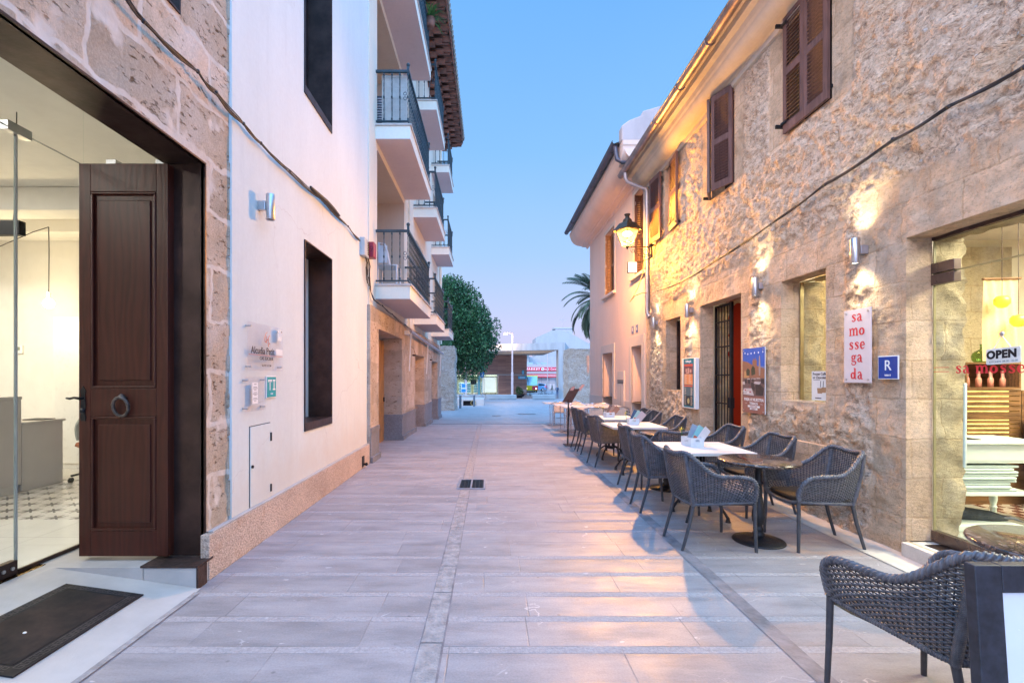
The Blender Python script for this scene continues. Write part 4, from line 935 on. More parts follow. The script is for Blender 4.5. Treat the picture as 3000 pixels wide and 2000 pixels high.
t = thing('cable_splice', 'thick taped splice in the cable bundle right above the slot window', 'cable splice', tuple(sp_[0])); MB().tube([p + Vector((.02, 0, 0)) for p in sp_], [.014, .026, .029, .025, .014], 10).build('tape', m_cable, t)
dn = [Vector(q) for q in ((-2.06, 8.0, 3.45), (-2.06, 7.98, 3.3), (-2.05, 8.12, 3.12), (-2.06, 8.22, 3.0), (-2.03, 8.35, 2.84), (-2.0, 8.9, 2.80), (-2.0, 9.8, 2.76), (-2.0, 11.3, 2.70), (-2.0, 13, 2.66), (-2.0, 15, 2.62), (-2.0, 19, 2.55))]
bundle('low_cable_bundle', 'dark cables running under the first balconies of the cream building', dn, 3, m_cable, .03)
t = thing('loose_cable_tangle', 'short tangle of black cable ends hanging below the alarm box', 'cable', (-2.05, 8.0, 3.4))
tg = MB()
for k in range(7):
    y = 7.85 + random.random() * .25; tg.tube([(-2.06 + .02 * random.random(), y, 3.47), (-2.03, y + .03, 3.36 - .05 * random.random()), (-2.04, y - .03 + .1 * random.random(), 3.28), (-2.05, y + .08, 3.18 - .1 * random.random()), (-2.06, y + .16 + .06 * random.random(), 3.08 - .12 * random.random())], .006, 6)
tg.build('cable_ends', m_cable, t)

# ================================================================ LEFT: cream building with balconies
XB = -2.08
bb = thing('balcony_building', 'cream apartment building with three columns of iron balconies', 'building', (-3, 14, 0))
YE = 20.0
cols_ = [(8.70, 11.72), (13.0, 15.35), (17.0, 18.95)]; floors = [3.17, 6.08, 9.0]
ops = []
for ci, (a, b) in enumerate(cols_):
    for z in floors:
        if ci == 0: ops.append((a + .12, b - .12, z, z + 2.50, 1.1))
        else: ops.append((a + .45, b - .45, z, z + 2.15, .30))
relief_wall('upper_wall', m_cream, bb, XB, 1, 8.24, YE, 2.72, 11.4, ops, None, thick=7)
g_ops = [(8.80, 11.1, -.2, 2.36, .46), (13.1, 14.9, -.2, 2.08, .5), (16.8, 18.7, -.2, 2.02, .5)]
relief_wall('ground_floor_wall', m_sand, bb, -2.045, 1, 8.18, YE, -.3, 2.72, g_ops, None, thick=7)
# granite wainscot pieces
wn_ = MB()
for a, b in ((8.18, 8.80), (11.1, 13.1), (14.9, 16.8), (18.7, YE)):
    z = gz(b) ; wn_.box(-2.045, -2.035, a, b, -.3, .52); wn_.box(-2.045, -2.022, a, b, .52, .60); wn_.box(-2.045, -2.0, a, b, -.35, .10 + gz(a))
wn_.box(-2.50, -2.04, 11.09, 11.1, -.3, .60); wn_.box(-2.50, -2.04, 14.89, 14.9, -.3, .6); wn_.box(-2.50, -2.04, 18.69, 18.7, -.3, .6)
split_build(wn_, 'granite_wainscot', m_granite, bb)
gd = MB().box(-2.50, -2.46, 8.80, 11.1, -.05, 2.30); 
for i in range(1, 8): gd.box(-2.46, -2.452, 8.80, 11.09, i * .29, i * .29 + .015)
gdo = gd.build('garage_door', m_orangewood, bb); MB().box(-2.46, -2.44, 11.02, 11.09, .9, 1.0).build('door_handle', m_iron, gdo)
for a, b, z in ((13.1, 14.9, 2.08), (16.8, 18.7, 2.02)):
    f = MB().box(-2.56, -2.50, a, b, -.3, z).build('shop_door', m_tan, bb); MB().box(-2.5, -2.49, a, b, .98, 1.02).build('door_rail', m_iron, f)
def railing(parent, y0, y1, x1, z, ends=(True, True)):
    mb = MB(); xw = XB
    mb.bar((xw, y0, z + .97), (x1, y0, z + .97), .045, .04); mb.bar((xw, y0, z + .06), (x1, y0, z + .06), .035, .025)
    mb.bar((x1, y0, z + .97), (x1, y1, z + .97), .045, .04); mb.bar((x1, y0, z + .06), (x1, y1, z + .06), .035, .025)
    mb.bar((xw, y1, z + .97), (x1, y1, z + .97), .045, .04); mb.bar((xw, y1, z + .06), (x1, y1, z + .06), .035, .025)
    def twist(x, y):
        pts = [(x, y, z + .07 + .88 * i / 22) for i in range(23)]
        mb.tube(pts, .0095, 4, twist=.55, cap=False, smooth=False)
        for zz in (.10, .50, .92): mb.box(x - .014, x + .014, y - .014, y + .014, z + zz - .018, z + zz + .018)
    n = 4; L = x1 - xw
    for i in range(1, n + 1): twist(xw + L * i / n * .99, y0); twist(xw + L * i / n * .99, y1)
    m = int((y1 - y0) / .115)
    for i in range(1, m): twist(x1, y0 + (y1 - y0) * i / m)
    o = mb.build('railing', m_rail, parent)
    for y in (y0, y1): MB().box(x1 - .02, x1 + .02, y - .02, y + .02, z + .99, z + 1.058).ball((x1, y, z + 1.088), .034, 14).build('finial', m_rail, parent)
    fb_ = MB()
    for y in (y0,):
        for s in (1, -1):
            pts = [(x1 - .03 - .034 * (1 + math.sin(a)) * .8, y - .001, z + .52 + s * (.040 + .034 * math.cos(a) * (1 - a / 12))) for a in np.linspace(-math.pi / 2, 1.5 * math.pi, 18)]
            fb_.tube(pts, .005, 6)
    fb_.build('scroll', m_rail, parent)
for ci, (a, b) in enumerate(cols_):
    for fi, z in enumerate(floors):
        x1 = -1.45
        s = MB(); s.box(XB - .02, x1, a, b, z - .27, z - .035)
        bo = s.build('balcony', m_cream2, bb); bo['label'] = '%s balcony in the %s column' % (['lowest', 'middle', 'top'][fi], ['nearest', 'second', 'farthest'][ci])
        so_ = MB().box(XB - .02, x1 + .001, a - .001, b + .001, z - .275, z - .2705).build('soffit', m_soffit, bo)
        MB().box(XB - .02, x1 + .025, a - .025, b + .025, z - .034, z).build('stone_edge', m_lightband, bo, .004)
        railing(bo, a + .03, b - .03, x1 - .04, z)
        if ci == 0:
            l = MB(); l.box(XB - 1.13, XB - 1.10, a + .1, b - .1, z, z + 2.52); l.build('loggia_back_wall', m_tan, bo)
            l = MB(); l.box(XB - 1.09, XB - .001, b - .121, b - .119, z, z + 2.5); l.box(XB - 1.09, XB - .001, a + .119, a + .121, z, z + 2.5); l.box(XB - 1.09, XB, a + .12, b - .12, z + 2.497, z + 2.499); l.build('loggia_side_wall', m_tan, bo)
            dd = MB(); dd.box(XB - 1.10, XB - 1.04, a + .8, b - .8, z, z + 2.15); dd.build('balcony_door', m_glass, bo)
        else:
            dd = MB()
            for k in range(2):
                ya = a + .45 + (b - a - .9) / 2 * k; yb = ya + (b - a - .9) / 2
                dd.box(XB - .29, XB - .24, ya, yb, z, z + 2.15)
                for q in range(18): dd.obox(Matrix.Translation((XB - .235, (ya + yb) / 2, z + .15 + q * .11)) @ Matrix.Rotation(R(35), 4, 'Y'), .05, (yb - ya) * .8, .01)
            dd.build('shutter_door', M('grey shutter paint', (.40, .42, .44), .5), bo)
# wall pilaster, downpipe
MB().box(XB, XB + .05, 12.15, 12.6, 2.72, 11.3).build('pilaster', m_cream, bb); MB().tube([(XB + .06, 19.7, 11.2), (XB + .06, 19.7, 2.8)], .05, 12).lathe([(.05, 0), (.062, .01), (.062, .1), (.05, .11)], (XB + .06, 19.7, 4.6), 12).build('downpipe', m_cream, bb)
# eaves: tiers of tile corbels, fascia and roof tile ends
zt, xe = 11.62, -1.14
rf = MB(); rf.quad((XB - 6, 8.0, zt + 1.9), (xe, 8.0, zt + .06), (xe, YE + .7, zt + .06), (XB - 6, YE + .7, zt + 1.9)); rf.box(XB - .02, xe - .04, 8.0, YE + .66, zt - .03, zt + .02)
roof = rf.build('roof', m_terra2, bb)
cb = MB(); y = 8.1
while y < YE + .55:
    for k in range(4):
        x1 = XB + .22 * (k + 1); z0 = zt - .36 + .085 * k
        pts = []
        w = .30
        n = 7
        lo = [(XB, z0), (x1 - .05, z0)]
        vs = []
        for xx in (XB - .02, x1):
            for i in range(n):
                u = i / (n - 1); vs.append((xx, y + u * w, z0 + .05 + (.035 * math.sin(math.pi * u * 2) if xx > XB else .035 * math.sin(math.pi * u * 2)) - .01))
            for i in range(n):
                u = i / (n - 1); vs.append((xx, y + u * w, z0 + .03 + .035 * math.sin(math.pi * u * 2) - .018))
        fs = []
        for i in range(n - 1):
            fs += [(i, 2 * n + i, 2 * n + i + 1, i + 1), (n + i, n + i + 1, 3 * n + i + 1, 3 * n + i), (2 * n + i, 3 * n + i, 3 * n + i + 1, 2 * n + i + 1)]
        cb.add(vs, fs)
    cb.box(XB - .02, xe - .1, y + .31, y + .40, zt - .12, zt - .031)
    y += .46
cb.build('tile_corbels', m_terra, bb)
MB().box(xe - .05, xe - .015, 8.0, YE + .68, zt - .10, zt + .04).build('fascia', m_terra, bb)
tl = MB(); y = 8.0
while y < YE + .6:
    pts = [(xe - .45, y + .1, zt + .20), (xe + .04, y + .1, zt + .075)]
    tl.tube(pts, .085, 10); y += .205
tl.build('eave_tiles', m_terra2, bb)
# things on the balconies
rs = thing('reed_screen', 'reed screen tied inside the near end of the middle balcony', 'reed screen', (-1.8, 8.8, 6.1)); r_ = MB()
for i in range(26): x = -1.98 + i * .018; r_.cyl((x, 8.80, 6.12), (x, 8.80, 7.02), .008, n=6)
for z in (6.2, 6.4, 6.6, 6.8, 6.98): r_.bar((-1.98, 8.788, z), (-1.53, 8.788, z), .004)
r_.build('reeds', M('bleached reed', (.55, .54, .50), .7), rs); MB().box(-1.83, -1.53, 8.81, 8.815, 6.12, 7.0).build('blue_mesh', flatm('blue netting', (.16, .27, .36), .6), rs)
ac = thing('air_conditioner', 'dark louvred air conditioner unit behind the middle balcony railing', 'air conditioner', (-2.1, 8.95, 6.1)); a_ = MB().box(-2.30, -1.99, 8.92, 9.2, 6.1, 6.72).build('case', M('dark unit', (.05, .06, .08), .5), ac, .01); l_ = MB()
for i in range(12): l_.box(-2.29, -2.0, 8.905, 8.919, 6.13 + i * .047, 6.15 + i * .047)
l_.build('grille', m_zinc, ac)
pc = thing('plastic_chair', 'white plastic garden chair on the lowest near balcony', 'plastic chair', (-1.95, 9.25, 3.17)); w_ = flatm('white plastic', (.55, .58, .62), .35)
MB().box(-2.15, -1.75, 9.05, 9.45, 3.58, 3.61).build('seat', w_, pc, .02); MB().tube([(-2.12, 9.05, 3.6), (-2.10, 9.0, 3.85), (-2.08, 8.96, 3.99), (-1.98, 8.97, 3.97), (-1.93, 9.02, 3.8), (-1.90, 9.05, 3.6)], .022, 8).box(-2.1, -1.93, 8.99, 9.0, 3.62, 3.95).build('backrest', w_, pc)
for x, y in ((-2.13, 9.07), (-1.77, 9.07), (-2.13, 9.43), (-1.77, 9.43)): MB().cyl((x, y, 3.59), (x, y, 3.17), .022, .016, 8).build('leg', w_, pc)
pt_ = thing('balcony_plant', 'spiky green plant spilling over the top near balcony railing', 'potted plant', (-1.5, 11.4, 9.9)); l_ = MB(); m_leafb = M('fresh leaf', (.06, .20, .05), .5, var=.4, vs=3)
for i in range(70):
    a = random.random() * 6.28; L = random.uniform(.25, .55); c = Vector((-1.42, 11.35 + random.uniform(-.12, .12), 9.95)); d = Vector((math.cos(a), math.sin(a), random.uniform(.1, 1.2))).normalized(); w = d.cross(Vector((0, 0, 1))).normalized() * .016
    p1 = c + d * L * .55; p2 = c + d * L + Vector((0, 0, -.18 * L * 2)); l_.add([c - w, c + w, p1 + w, p1 - w, p2], [(0, 1, 2, 3), (3, 2, 4)])
l_.build('leaves', m_leafb, pt_); MB().lathe([(.0, 0), (.10, 0), (.13, .2), (.12, .2)], (-1.42, 11.35, 9.76), 14).build('pot', m_terra, pt_)
# awning: slim white folded arms and roller over the small doors
aw = thing('folded_awning', 'rolled up awning with slim white arms over the small doors', 'awning', (-1.95, 14, 2.5))
MB().cyl((-1.93, 11.6, 2.58), (-1.93, 19.6, 2.40), .045, n=12).build('roller', m_zinc, aw)
for y in (11.7, 14.9, 18.9): MB().tube([(-1.93, y, 2.56 - (y - 11.6) * .02), (-1.99, y + .12, 1.62 - (y - 11.6) * .02)], .014, 8).build('awning_arm', m_paper, aw)
MB().ball((-1.96, 11.45, 2.52), .05, 10).box(-2.04, -1.94, 11.4, 11.5, 2.48, 2.58).build('roller_bracket', m_paper, aw)
for y, l in ((12.4, 'small bronze bulkhead lamp between the first and second doorway'), (16.0, 'small bronze bulkhead lamp between the second and third doorway')):
    t = thing('bulkhead_lamp', l, 'wall lamp', (-2.0, y, 2.0), 'bronze lamps over the doors'); MB().tube([(-2.04, y, 2.25), (-1.96, y - .1, 2.2), (-1.93, y, 2.05)], .008, 6).build('conduit', m_cabletan, t); MB().ball((-1.97, y + .02, 2.03), .05, 10, (1, 1.2, .5)).build('lamp_head', m_steelrust, t)
# ================================================================ RIGHT: rubble stone restaurant
XR = 3.48
rest = thing('stone_restaurant', 'rubble stone building with brown louvred shutters at right', 'building', (5, 5, 0))
W_shop = (1.0, 3.995, .12, 2.65); W_win = (4.948, 5.71, 1.21, 2.617); W_door = (6.62, 7.91, .02, 2.65); W_win2 = (8.72, 9.44, 1.22, 2.59)
U_ = [(4.86, 5.58, 4.32, 5.70), (6.80, 7.48, 4.25, 5.65), (9.12, 9.50, 4.25, 5.6)]
def d_rub(Y, Z):
    a = fbm(Y * 2.3 + 3, Z * 2.9, Y * 0 + 2, 4) - .5
    b = fbm(Y * 7.5, Z * 9.5 + 5, Y * 0 + 8, 4, .6)
    c = np.abs(fbm(Y * 13 + Z * 5, Z * 17, Y * 0 + 5, 3) - .5)
    dr = np.clip(dress_f(Y, Z), 0, 1)
    low = 1 + .7 * np.clip((1.6 - Z) / 1.2, 0, 1)
    e = np.clip((fbm(Y * 11 + Z * 3, Z * 19 - Y * 2, Y * 0 + 3, 4, .6) - .44) / .09, 0, 1)
    e2 = np.clip((fbm(Y * 23 - Z * 6, Z * 34, Y * 0 + 7, 3, .6) - .45) / .08, 0, 1)
    return (a * .06 + (b - .5) * .05 * low + (.12 - c) * .04 + e * .013 + e2 * .007) * (1 - .7 * dr) - .004 * dr
def dress_f(Y, Z):
    v = np.zeros_like(Y)
    def band(ya, yb, za, zb, w=.09):
        dy = np.maximum(np.maximum(ya - Y, Y - yb), 0); dz = np.maximum(np.maximum(za - Z, Z - zb), 0)
        return np.clip(1 - np.sqrt(dy ** 2 + dz ** 2) / w, 0, 1)
    for q in (band(3.9, 4.33, 0, 2.75), band(.9, 4.45, 2.6, 3.13), band(4.8, 5.86, 1.2, 2.66), band(4.75, 5.95, 2.6, 2.98), band(5.7, 6.02, 1.1, 2.6),
              band(4.72, 4.96, 1.1, 2.7), band(6.45, 6.63, 0, 2.7), band(6.4, 8.1, 2.6, 3.02), band(7.9, 8.2, 0, 2.7), band(8.55, 8.73, 1.1, 2.7), band(9.4, 9.6, 1.1, 2.7), band(8.5, 9.65, 2.55, 2.9),
              band(4.6, 4.87, 4.25, 5.9), band(5.57, 5.9, 4.25, 5.9), band(6.6, 6.82, 4.2, 5.9), band(7.47, 7.8, 4.2, 5.9), band(8.5, 10.2, 5.4, 5.95), band(10.4, 10.7, 0, 6)): v = np.maximum(v, q)
    # irregular edge
    return np.clip(v + (fbm(Y * 4, Z * 4, Y * 0 + 1, 3) - .5) * .9 * (v > 0), 0, 1)
relief_wall('rubble_wall', m_rubble, rest, XR, -1, -4, 10.62, -.05, 5.95, [(*W_shop, .02), (*W_win, .02), (*W_door, .02), (*W_win2, .02)] + [(*u, .25) for u in U_], .021, d_rub, dress_f, thick=.2)
def reveal(name, y0, y1, z0, z1, xa, xb, mat, rough, sides='LRT', jag=0.0):
    """displaced jambs and lintel between x=xa and x=xb"""
    mb = MB()
    def patch(P, a0, a1, b0, b1, nrm, jagdir):
        na = max(2, int((a1 - a0) / .03)); nb = max(2, int((b1 - b0) / .025))
        A, B = np.meshgrid(np.linspace(a0, a1, na), np.linspace(b0, b1, nb), indexing='ij')
        t = (B - b0) / (b1 - b0)
        D = (fbm(A * 9 + 3, B * 9, A * 0 + nrm[1] * 3 + 4, 4, .6) - .5) * rough * np.clip(t * 6, 0, 1)
        # blocky courses and ragged far edge
        J = (fbm(A * 5, A * 0 + 2, A * 0 + nrm[1] + 6, 4, .7) - .5) * jag * t
        vs = [tuple(Vector(P(a, b + j)) + Vector(nrm) * d) for a, b, d, j in zip(A.ravel(), B.ravel(), D.ravel(), J.ravel())]
        I = np.arange(na * nb).reshape(na, nb)
        fs = np.stack([I[:-1, :-1], I[1:, :-1], I[1:, 1:], I[:-1, 1:]], -1).reshape(-1, 4).tolist()
        mb.add(vs, [tuple(f) for f in fs], True)
    if 'R' in sides: patch(lambda a, b: (b, y1, a), z0, z1, xa, xb, (0, -1, 0), 0)
    if 'L' in sides: patch(lambda a, b: (b, y0, a), z0, z1, xa, xb, (0, 1, 0), 0)
    if 'T' in sides: patch(lambda a, b: (b, a, z1), y0, y1, xa, xb, (0, 0, -1), 0)
    if 'B' in sides: patch(lambda a, b: (b, a, z0), y0, y1, xa, xb, (0, 0, 1), 0)
    return mb.build(name, mat, rest)
for i, w in enumerate((W_shop, W_win, W_door, W_win2)):
    reveal('stone_reveal', w[0], w[1], w[2], w[3], XR, 3.70, m_dress, .014, 'LRTB' if i in (1, 3) else 'LRT')
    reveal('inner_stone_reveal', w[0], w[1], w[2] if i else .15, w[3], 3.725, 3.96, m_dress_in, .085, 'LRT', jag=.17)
# interior walls behind the openings (leave the openings free)
iw = MB(); Xi = 3.99
def iwall(ya, yb, za, zb): iw.box(Xi - .25, Xi - .03, ya, yb, za, zb)
for a, b in ((-1, .9), (4.10, 4.85), (5.82, 6.5), (8.02, 8.6), (9.55, 10.6)): iwall(a, b, 0, 3.2)
iwall(-1, 10.6, 2.78, 3.2); iwall(4.85, 5.82, 0, 1.1); iwall(8.6, 9.55, 0, 1.1)
iw.build('inner_wall_core', m_roomwhite, rest)
# cornice: curved plaster cove, built along y
def extrude_y(prof, y0, y1, mb=None, cap=True):
    mb = mb or MB(); n = len(prof)
    vs = [(x, y0, z) for x, z in prof] + [(x, y1, z) for x, z in prof]
    fs = [(i, (i + 1) % n, n + (i + 1) % n, n + i) for i in range(n)]
    if cap: fs += [tuple(range(n - 1, -1, -1)), tuple(range(n, 2 * n))]
    return mb.add(vs, fs)
prof = [(3.49, 5.58), (3.44, 5.60), (3.43, 5.66), (3.40, 5.67)] + [(3.40 - .20 * math.sin(a), 5.67 + .16 * (1 - math.cos(a))) for a in np.linspace(.15, 1.45, 8)] + [(3.18, 5.84), (3.16, 5.90), (3.08, 5.91), (3.07, 5.99), (3.50, 5.99)]
o = extrude_y(prof, -4, 10.66).build('cornice', m_cornice, rest)
MB().box(3.0, 3.6, -4, 10.68, 5.991, 6.02).build('eave_board', m_cornice, rest)
gt = MB()
def gutter(mb, x, z, y0, y1, r=.07):
    n = 10; L = [math.pi + math.pi * i / n for i in range(n + 1)]
    vs = [(x + r * math.cos(a), y, z + r * math.sin(a)) for y in (y0, y1) for a in L]
    mb.add(vs, [(i, i + 1, n + 1 + i + 1, n + 1 + i) for i in range(n)], True)
    y = y0 + .4
    while y < y1:
        mb.tube([(x + (r + .006) * math.cos(a), y, z + (r + .006) * math.sin(a)) for a in L], .007, 6); y += 1.0
    mb.tube([(x - r, y0, z), (x - r, y1, z)], .009, 6)
    mb.add([(x + r * math.cos(a), y1, z + r * math.sin(a)) for a in L], [tuple(range(n + 1))])
gutter(gt, 2.945, 5.99, -4, 10.75); go = gt.build('gutter', M('aged copper gutter', (.34, .26, .24), .4, .8, .25, 4), rest)
rr = MB(); rr.quad((2.9, -4, 6.05), (8, -4, 7.9), (8, 10.7, 7.9), (2.9, 10.7, 6.05)); rr.quad((3.0, -4, 6.021), (2.9, -4, 6.05), (2.9, 10.7, 6.05), (3.0, 10.7, 6.021)); rr.build('roof', m_terra2, rest)
dp = MB(); dp.tube([(2.96, 10.42, 5.93), (2.96, 10.42, 5.80), (3.0, 10.42, 5.72), (3.30, 10.42, 5.60), (3.40, 10.40, 5.56), (3.41, 10.36, 5.48), (3.41, 10.36, 3.0), (3.41, 10.36, 2.86), (3.44, 10.3, 2.76)], .043, 14)
for z in (5.2, 4.1, 3.2): dp.cyl((3.41, 10.36, z), (3.41, 10.36, z + .05), .052)
dp.build('downpipe', m_zinc, rest)
# shutters
def louvre_leaf(mb, M4, w, h, t=.035, n1=13):
    """leaf in local x (0..w), z (0..h), thickness along y; M4 places it"""
    def bx(x0, x1, z0, z1, y0=-t / 2, y1=t / 2):
        mb.add([M4 @ Vector(p) for p in ((x0, y0, z0), (x1, y0, z0), (x1, y1, z0), (x0, y1, z0), (x0, y0, z1), (x1, y0, z1), (x1, y1, z1), (x0, y1, z1))],
               [(0, 3, 2, 1), (4, 5, 6, 7), (0, 1, 5, 4), (1, 2, 6, 5), (2, 3, 7, 6), (3, 0, 4, 7)])
    s = .058
    bx(0, s, 0, h); bx(w - s, w, 0, h); bx(s, w - s, 0, .10); bx(s, w - s, h - .085, h); bx(s, w - s, h * .47, h * .47 + .085)
    for z0, z1 in ((.10, h * .47), (h * .47 + .085, h - .085)):
        k = int((z1 - z0) / .042)
        for i in range(k):
            z = z0 + (z1 - z0) * (i + .5) / k
            q = M4 @ Matrix.Translation((w / 2, 0, z)) @ Matrix.Rotation(R(38), 4, 'X')
            mb.obox(q, w - 2 * s + .004, .046, .007)
def shutter(parent, y, x, w, h, z, ang, hinge_iron=True, flip=False):
    """hinge at (x,y); ang = direction of the leaf from hinge in the xy plane (degrees)"""
    M4 = Matrix.Translation((x, y, z)) @ Matrix.Rotation(R(ang), 4, 'Z')
    mb = MB(); louvre_leaf(mb, M4, w, h)
    o = mb.build('shutter', m_shut, parent)
    ir = MB()
    for zz in (.12, h - .12): ir.obox(M4 @ Matrix.Translation((.03, -.028, zz)), .10, .012, .03)
    ir.build('hinge', m_iron, o); return o
wins = []
for i, u in enumerate(U_):
    w = MB(); w.box(3.68, 3.72, u[0], u[1], u[2], u[3]); f = w.build('window', m_black, rest); f['label'] = ['near upper window with two closed louvred shutters', 'middle upper window with its shutters ajar', 'far narrow upper window with shutters folded back'][i]; wins.append(f)
u = U_[0]; shutter(wins[0], u[0] - .005, 3.440, .362, 1.385, u[2] - .005, 90); shutter(wins[0], u[1] + .005, 3.440, .362, 1.385, u[2] - .005, -90)
u = U_[1]; shutter(wins[1], u[0], 3.455, .365, 1.40, u[2], 90 + 22); shutter(wins[1], u[1], 3.44, .33, 1.40, u[2], -90 - 28)
u = U_[2]; shutter(wins[2], u[0] - .01, 3.43, .46, 1.32, u[2], -90 + 3 - 180 + 172); shutter(wins[2], u[1] + .02, 3.40, .50, 1.32, u[2], 90 + 5)
ir = MB()
for (y, z) in ((5.62, 4.42), (5.62, 5.60), (7.52, 4.28), (8.68, 4.3), (10.05, 4.24)): ir.box(3.36, 3.49, y - .012, y + .012, z - .02, z + .02)
split_build(ir, 'shutter_stay', m_iron, rest)
# step and shop glass
so = MB(); so.box(3.425, 3.72, .8, 3.98, .004, .118); so.build('door_step', m_lightband, rest, .006)
sh = thing('shop_front', 'frameless glass shop front with red sa mossegada lettering', 'shop front', (3.71, 2.6, .12))
MB().box(3.705, 3.717, 1.0, 3.985, .16, 2.335).build('glass_door', m_glass, sh); MB().box(3.705, 3.717, 1.0, 3.985, 2.345, 2.62).build('glass_transom', m_glass, sh)
e = MB(); e.box(3.703, 3.719, 3.984, 3.992, .16, 2.62); e.box(3.704, 3.718, 1.0, 3.98, 2.335, 2.345); split_build(e, 'glass_edge', M('glass edge brass tint', (.30, .26, .12), .3, var=.1), sh)
MB().box(3.69, 3.73, 1.0, 3.99, 2.62, 2.652).build('head_channel', m_steelrust, sh)
q = MB(); q.box(3.68, 3.74, 3.79, 3.988, 2.25, 2.335); q.box(3.68, 3.74, 3.79, 3.988, 2.345, 2.43); q.box(3.68, 3.74, 3.50, 3.985, .125, .215); split_build(q, 'patch_fitting', M('bronzed steel', (.16, .12, .11), .3, .8, .2), sh, .003)
MB().box(3.55, 3.80, 3.2, 3.9, .119, .1225).build('floor_spring_plate', m_steel, sh)
f = FR(3.704, 3.81)
serif('sa mossegada', .062, m_red, sh, f, -.215 + .22, 1.518, name='red_lettering', align='LEFT', gap=.04)
MB().prism([(-.175, 1.565), (-.045, 1.565), (-.045, 1.569), (-.175, 1.569)], f, 0, .001).prism([(-.175, 1.53), (-.045, 1.53), (-.045, 1.534), (-.175, 1.534)], f, 0, .001).build('red_rules', m_red, sh)
op = thing('open_sign', 'hand painted white wooden OPEN sign hanging on the glass', 'sign', (3.69, 3.43, 1.64))
f0 = FR(3.690, 3.545); f = lambda u, v, w: f0(u, v + .06 * (u - .1), w)
def rrect(u0, u1, v0, v1, r=.012, k=4):
    o = []
    for cu, cv, a0 in ((u1 - r, v1 - r, 0), (u0 + r, v1 - r, 90), (u0 + r, v0 + r, 180), (u1 - r, v0 + r, 270)):
        for i in range(k + 1): a = R(a0 + 90 * i / k); o.append((cu + r * math.cos(a), cv + r * math.sin(a)))
    return o
MB().prism(rrect(0, .228, 1.585, 1.700), f, 0, .008).build('sign_board', M('whitewashed board', (.62, .64, .62), .6, var=.12, vs=20), op)
text('OPEN', .078, m_black, op, f, .105, 1.652, .0085, bold=.0042, name='painted_word', sx=.95); text('KITCHEN  08.30 - 22.00', .019, flatm('blue pencil', (.16, .24, .30)), op, f, .118, 1.602, .0085, name='painted_hours')
MB().tube([f(.05, 1.70, .004), f(.105, 1.79, .004), f(.165, 1.70, .004)], .003, 6).build('cord', m_paper, op); MB().lathe([(0, 0), (.02, .0), (.016, .012), (0, .016)], (0, 0, 0), 14)
b_ = MB(); b_.ball(tuple(f(.105, 1.80, .004)), .017, 12, (.5, 1, 1)); b_.build('suction_cup', m_chrome, op)

# ---------------------------------------------------------------- restaurant interior
rr_ = thing('restaurant_room', 'cream dining room with patterned floor seen through the shop glass', 'room', (6, 3, .15))
def hyd_mat():
    m, nt, p, co = newmat('hydraulic tiles')
    s = nd(nt, 'ShaderNodeSeparateXYZ', {0: co}); x = s.outputs[0]; y = s.outputs[1]
    ck = nd(nt, 'ShaderNodeTexChecker', {'Vector': co, 'Color1': (.45, .38, .30, 1), 'Color2': (.16, .06, .04, 1), 'Scale': 10.0}).outputs[0]
    w = nd(nt, 'ShaderNodeTexVoronoi', {'Vector': co, 'Scale': 5.0, 'Randomness': 0.0}, distance='MANHATTAN').outputs[0]
    c = mixc(nt, mth(nt, 'LESS_THAN', w, .45), ck, (.50, .44, .36))
    z = mth(nt, 'GREATER_THAN', mth(nt, 'ADD', x, mth(nt, 'MULTIPLY', y, 0.0)), 5.05)
    c = mixc(nt, z, mixc(nt, noise(nt, co, 3, 4), (.26, .27, .24), (.36, .36, .32)), c)
    nt.links.new(c, p.inputs['Base Color']); p.inputs['Roughness'].default_value = .2
    return m
MB().quad((3.72, -1, .15), (10, -1, .15), (10, 10.5, .15), (3.72, 10.5, .15)).build('room_floor', hyd_mat(), rr_)
m_rcream = plaster_mat('dining room cream', (.72, .66, .52), .05, .1); m_rred = plaster_mat('dark red interior', (.26, .022, .012), .1, .1)
w = MB(); w.box(9.0, 9.1, -1, 6.0, .1, 3.4); w.box(3.98, 9.0, 6.0, 6.1, .1, 3.4); w.box(3.98, 9.1, -1.1, -1, .1, 3.4); w.build('room_walls', m_rcream, rr_)
MB().box(3.74, 9.1, -1, 10.5, 3.2, 3.3).build('room_ceiling', m_roomwhite, rr_)
w = MB(); w.box(6.5, 6.6, 6.1, 10.5, .1, 3.3); w.box(3.98, 6.5, 10.2, 10.3, .1, 3.3)
w.build('red_walls', m_rred, rr_)
cu_ = thing('red_curtain', 'heavy dark red curtain hanging inside the open doorway', 'curtain', (4.02, 7, .15)); c_ = MB(); n = 60; vs = []
for i in range(n):
    y = 6.60 + 1.0 * i / (n - 1)
    for z in (.16, 2.9): vs.append((4.06 + .35 * (i / n) + .028 * math.sin(i * .75) + .01 * math.sin(i * 2.1), y, z))
c_.add(vs, [(2 * i, 2 * i + 2, 2 * i + 3, 2 * i + 1) for i in range(n - 1)], True); c_.build('curtain_cloth', M('dark red cloth', (.26, .020, .010), .8, var=.15), cu_)
MB().cyl((4.05, 6.5, 2.92), (4.45, 7.7, 2.92), .015, n=8).build('curtain_rail', m_iron, cu_)
rc_ = thing('red_column', 'glossy red painted column inside the small window', 'column', (4.05, 5.1, .15)); MB().lathe([(.06, 0), (.06, 2.35), (.09, 2.37), (.09, 2.43), (.065, 2.45), (.065, 3.05)], (4.12, 5.10, .15), 20).build('shaft', M('red gloss paint', (.50, .03, .05), .25), rc_)
MB().quad((4.0, 5.95, .2), (6.5, 5.95, .2), (6.5, 5.95, 3.1), (4.0, 5.95, 3.1)).build('side_wall_panel', m_dress_in, rr_)
